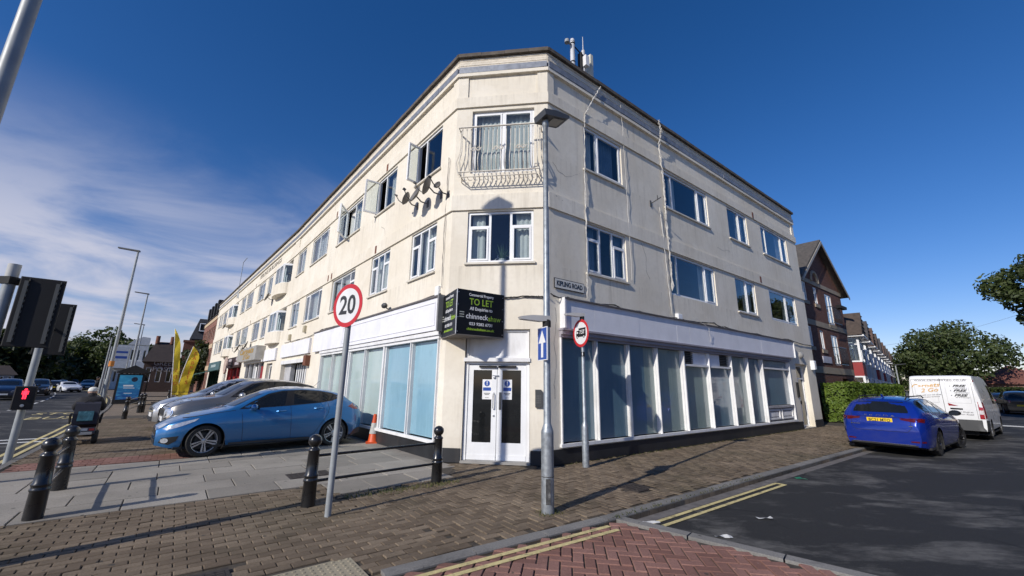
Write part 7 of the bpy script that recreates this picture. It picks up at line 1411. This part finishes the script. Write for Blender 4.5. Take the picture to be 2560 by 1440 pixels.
wb_, WF, wh = block(296, 374, 862, 92, 9, 'balconied_building', 'white building with balcony and curved gable behind the bus shelter', mat('white_render', (.66, .66, .64), .8), DTILE, .1, floors=2, nw=5)
o = MB(WF.M); o.box(-.2, WF.L+.2, 0, 1.3, wh*.46, wh*.50).box(-.2, WF.L+.2, 1.2, 1.3, wh*.5, wh*.62); o.build('balcony', MATS['white_render'], wb_, world=True); o = MB(WF.M); o.prism([(WF.L*.3, wh), (WF.L, wh), (WF.L, wh+1.3), (WF.L*.75, wh+1.4), (WF.L*.5, wh+.9)], -.4, -.02); o.build('gable', MATS['white_render'], wb_, world=True)
mn, MF, mh = block(474, 523, 848, 88, 12, 'mansard_building', 'tall dark building with slate mansard and dormer beside the brick office', DKB, DTILE, .05, floors=2, nw=2)
o = MB(MF.M); o.add([(0, .1, mh), (MF.L, .1, mh), (MF.L, -.9, mh+3.6), (.9, -.9, mh+3.6), (0, -12, mh), (MF.L, -12, mh), (MF.L, -11, mh+3.6), (.9, -11, mh+3.6)], [(0, 1, 2, 3), (3, 2, 6, 7), (0, 3, 7, 4), (4, 7, 6, 5)]); mr_ = o.build('mansard_roof', MATS['dark_slate'], mn, world=True, recalc=False); o = MB(MF.M); o.box(MF.L*.35, MF.L*.75, -1.2, .05, mh+1.2, mh+2.9); dm = o.build('dormer', MATTE, mr_, world=True); o = MB(MF.M); ring(o, MF.L*.38, MF.L*.72, mh+1.35, mh+2.75, .14, .05, .12); o.build('dormer_frame', UPVC, dm, world=True)
q_ = at(455, 980, 66); ch = thing('brick_chimney', (q_.x, q_.y, 0), rad(40), 'broad brick chimney stack rising left of the leaning flag', 'chimney'); MB().box(-.75, .75, -.5, .5, 0, at(455, 855, 66).z).box(-.85, .85, -.6, .6, at(455, 855, 66).z, at(455, 855, 66).z+.25).build('stack', BR1, ch)
q_ = at(492, 985, 62); tree(q_.xy, 6.4, 2.6, 'dense dark bush beside the leaning yellow flag', LF3, 41, .15, 3000, .22, 1.1, name='tall_bush')
# grand houses behind the dark trees at the far left
for k, (p0, p1, D_, lb) in enumerate(((-40, 44, 82, 'pale grey town house at the left edge behind parked cars'), (150, 178, 140, 'distant grey house under the trees'))): block(p0, p1, 912 if k == 0 else 935, D_, 8, 'town_house', lb, mat('grey_stucco', (.26, .27, .30), .85), DTILE, 1.2, floors=2, nw=4, cat='house')
block(222, 240, 930, 130, 3, 'distant_house', 'small pale house far down the main road under the rounded tree', mat('pale_box', (.34, .35, .37), .7), DTILE, .05, floors=1, nw=2, cat='house')
# overhead wire
w0, w1 = at(2160, 870, 60), at(2600, 770, 60); ow_ = thing('overhead_wire', w0, 0, 'faint overhead wire crossing the sky on the right', 'wire'); o = MB(); o.tube([tuple(w0.lerp(w1, i/12)-Vector((0, 0, .5*sin(pi*i/12)))) for i in range(13)], .010, 4); o.build('wire', CABLE, ow_, world=True)
# litter, weeds, leaves
random.seed(99); LT = mat('paper_litter', (.6, .6, .58), .8)
for k, (x_, y_, lb) in enumerate(((1.75, 5.45, 'scrap of white paper at the corner of the red crossing'), (5.6, 8.35, 'green crisp packet in the gutter beyond the yellow lines'), (2.5, 5.2, 'white scrap on the asphalt below the yellow lines'), (3.4, 5.9, 'small white scrap on the open asphalt'))):
    mb = MB(); n = 5; mb.add([(x_+.05*i-.1, y_+random.uniform(-.02, .02), (-.09 if k else -.03)+random.uniform(0, .02)) for i in range(n)]+[(x_+.05*i-.1, y_+.07+random.uniform(-.02, .02), (-.09 if k else -.03)+random.uniform(0, .03)) for i in range(n)], [(i, i+1, n+i+1, n+i) for i in range(n-1)]); tag(mb.build('litter', mat('green_foil', (.02, .16, .08), .4) if k == 1 else LT, recalc=False), lb, 'litter')
def weeds(path, n, label, spread=.09, h=.05):
    rng = np.random.default_rng(len(path)+n); mb = MB(); L = []
    for i in range(n):
        f = rng.uniform(0, len(path)-1); k = int(f); p = Vector(path[k]).lerp(Vector(path[min(k+1, len(path)-1)]), f-k); x, y = p.x+rng.normal(0, spread), p.y+rng.normal(0, spread); a = rng.uniform(0, 6.28); l = h*rng.uniform(.3, 1.2); dx, dy = cos(a)*l*.7, sin(a)*l*.7; w = .006
        mb.add([(x-w, y, 0), (x+w, y, 0), (x+dx, y+dy, l)], [(0, 1, 2)])
    o = mb.build('weeds', m_leaf('dry_weed', (.05, .07, .015), (.22, .17, .07)) if 'dry_weed' not in MATS else MATS['dry_weed'], recalc=False); tag(o, label, 'weeds', kind='stuff')
weeds([(-2.3, 6.35), (-1.5, 6.9), (-.9, 7.35)], 380, 'dry weeds and dead leaves along the slab edge between the bollards', .08, .05); weeds([FR.pt(s_, .1, 0).xy for s_ in np.linspace(.3, 13.5, 12)], 500, 'weeds along the foot of the street wall', .04, .04); weeds([(.45, 5.65), (.62, 5.75)], 120, 'weeds at the foot of the lamp column', .06, .04); weeds([KER[2], KER[3]], 160, 'weeds in the kerb joint', .03, .03)
# whatever building stands across the side street, behind the viewer: it is what the street windows reflect
OH = Face(tuple(FR.pt(60, 13.8, 0).xy), tuple(FR.pt(7, 13.8, 0).xy)); GO = 'gabled houses across the side street'; PINK = mat('pink_render', (.36, .24, .21), .85)
for k in range(9):
    a_, b_ = OH.pt(k*5.9, 0, 0), OH.pt(k*5.9+5.86, 0, 0); H = Face(tuple(a_.xy), tuple(b_.xy)); t = thing('gabled_house', H.pt(2.9, -4, 0), 0, f'{ordn[k]} '+('pink' if k % 2 else 'brick')+' gabled house mirrored from across the street, counted from the far end', 'house', GO)
    MB(H.M).box(0, 5.85, -7, 0, 0, 5.2).build('wall', PINK if k % 2 else BRT, t, world=True); MB(H.M).prism([(.1, 5.2), (5.75, 5.2), (2.9, 7.8)], -7, .1).build('gable', PINK if k % 2 else DTILE, t, world=True); MB(H.M).box(4.6, 5.3, -4, -3.2, 6.0, 8.3).build('chimney', BRT, t, world=True)
    for x_ in (.7, 3.4):
        for z_ in (.9, 3.3): w_ = MB(H.M); ring(w_, x_, x_+1.6, z_, z_+1.4, .08, -.02, .06); wo_ = w_.build('window', UPVC, t, world=True); MB(H.M).box(x_+.05, x_+1.55, .01, .02, z_+.05, z_+1.35).build('pane', DARKGLASS, wo_, world=True)
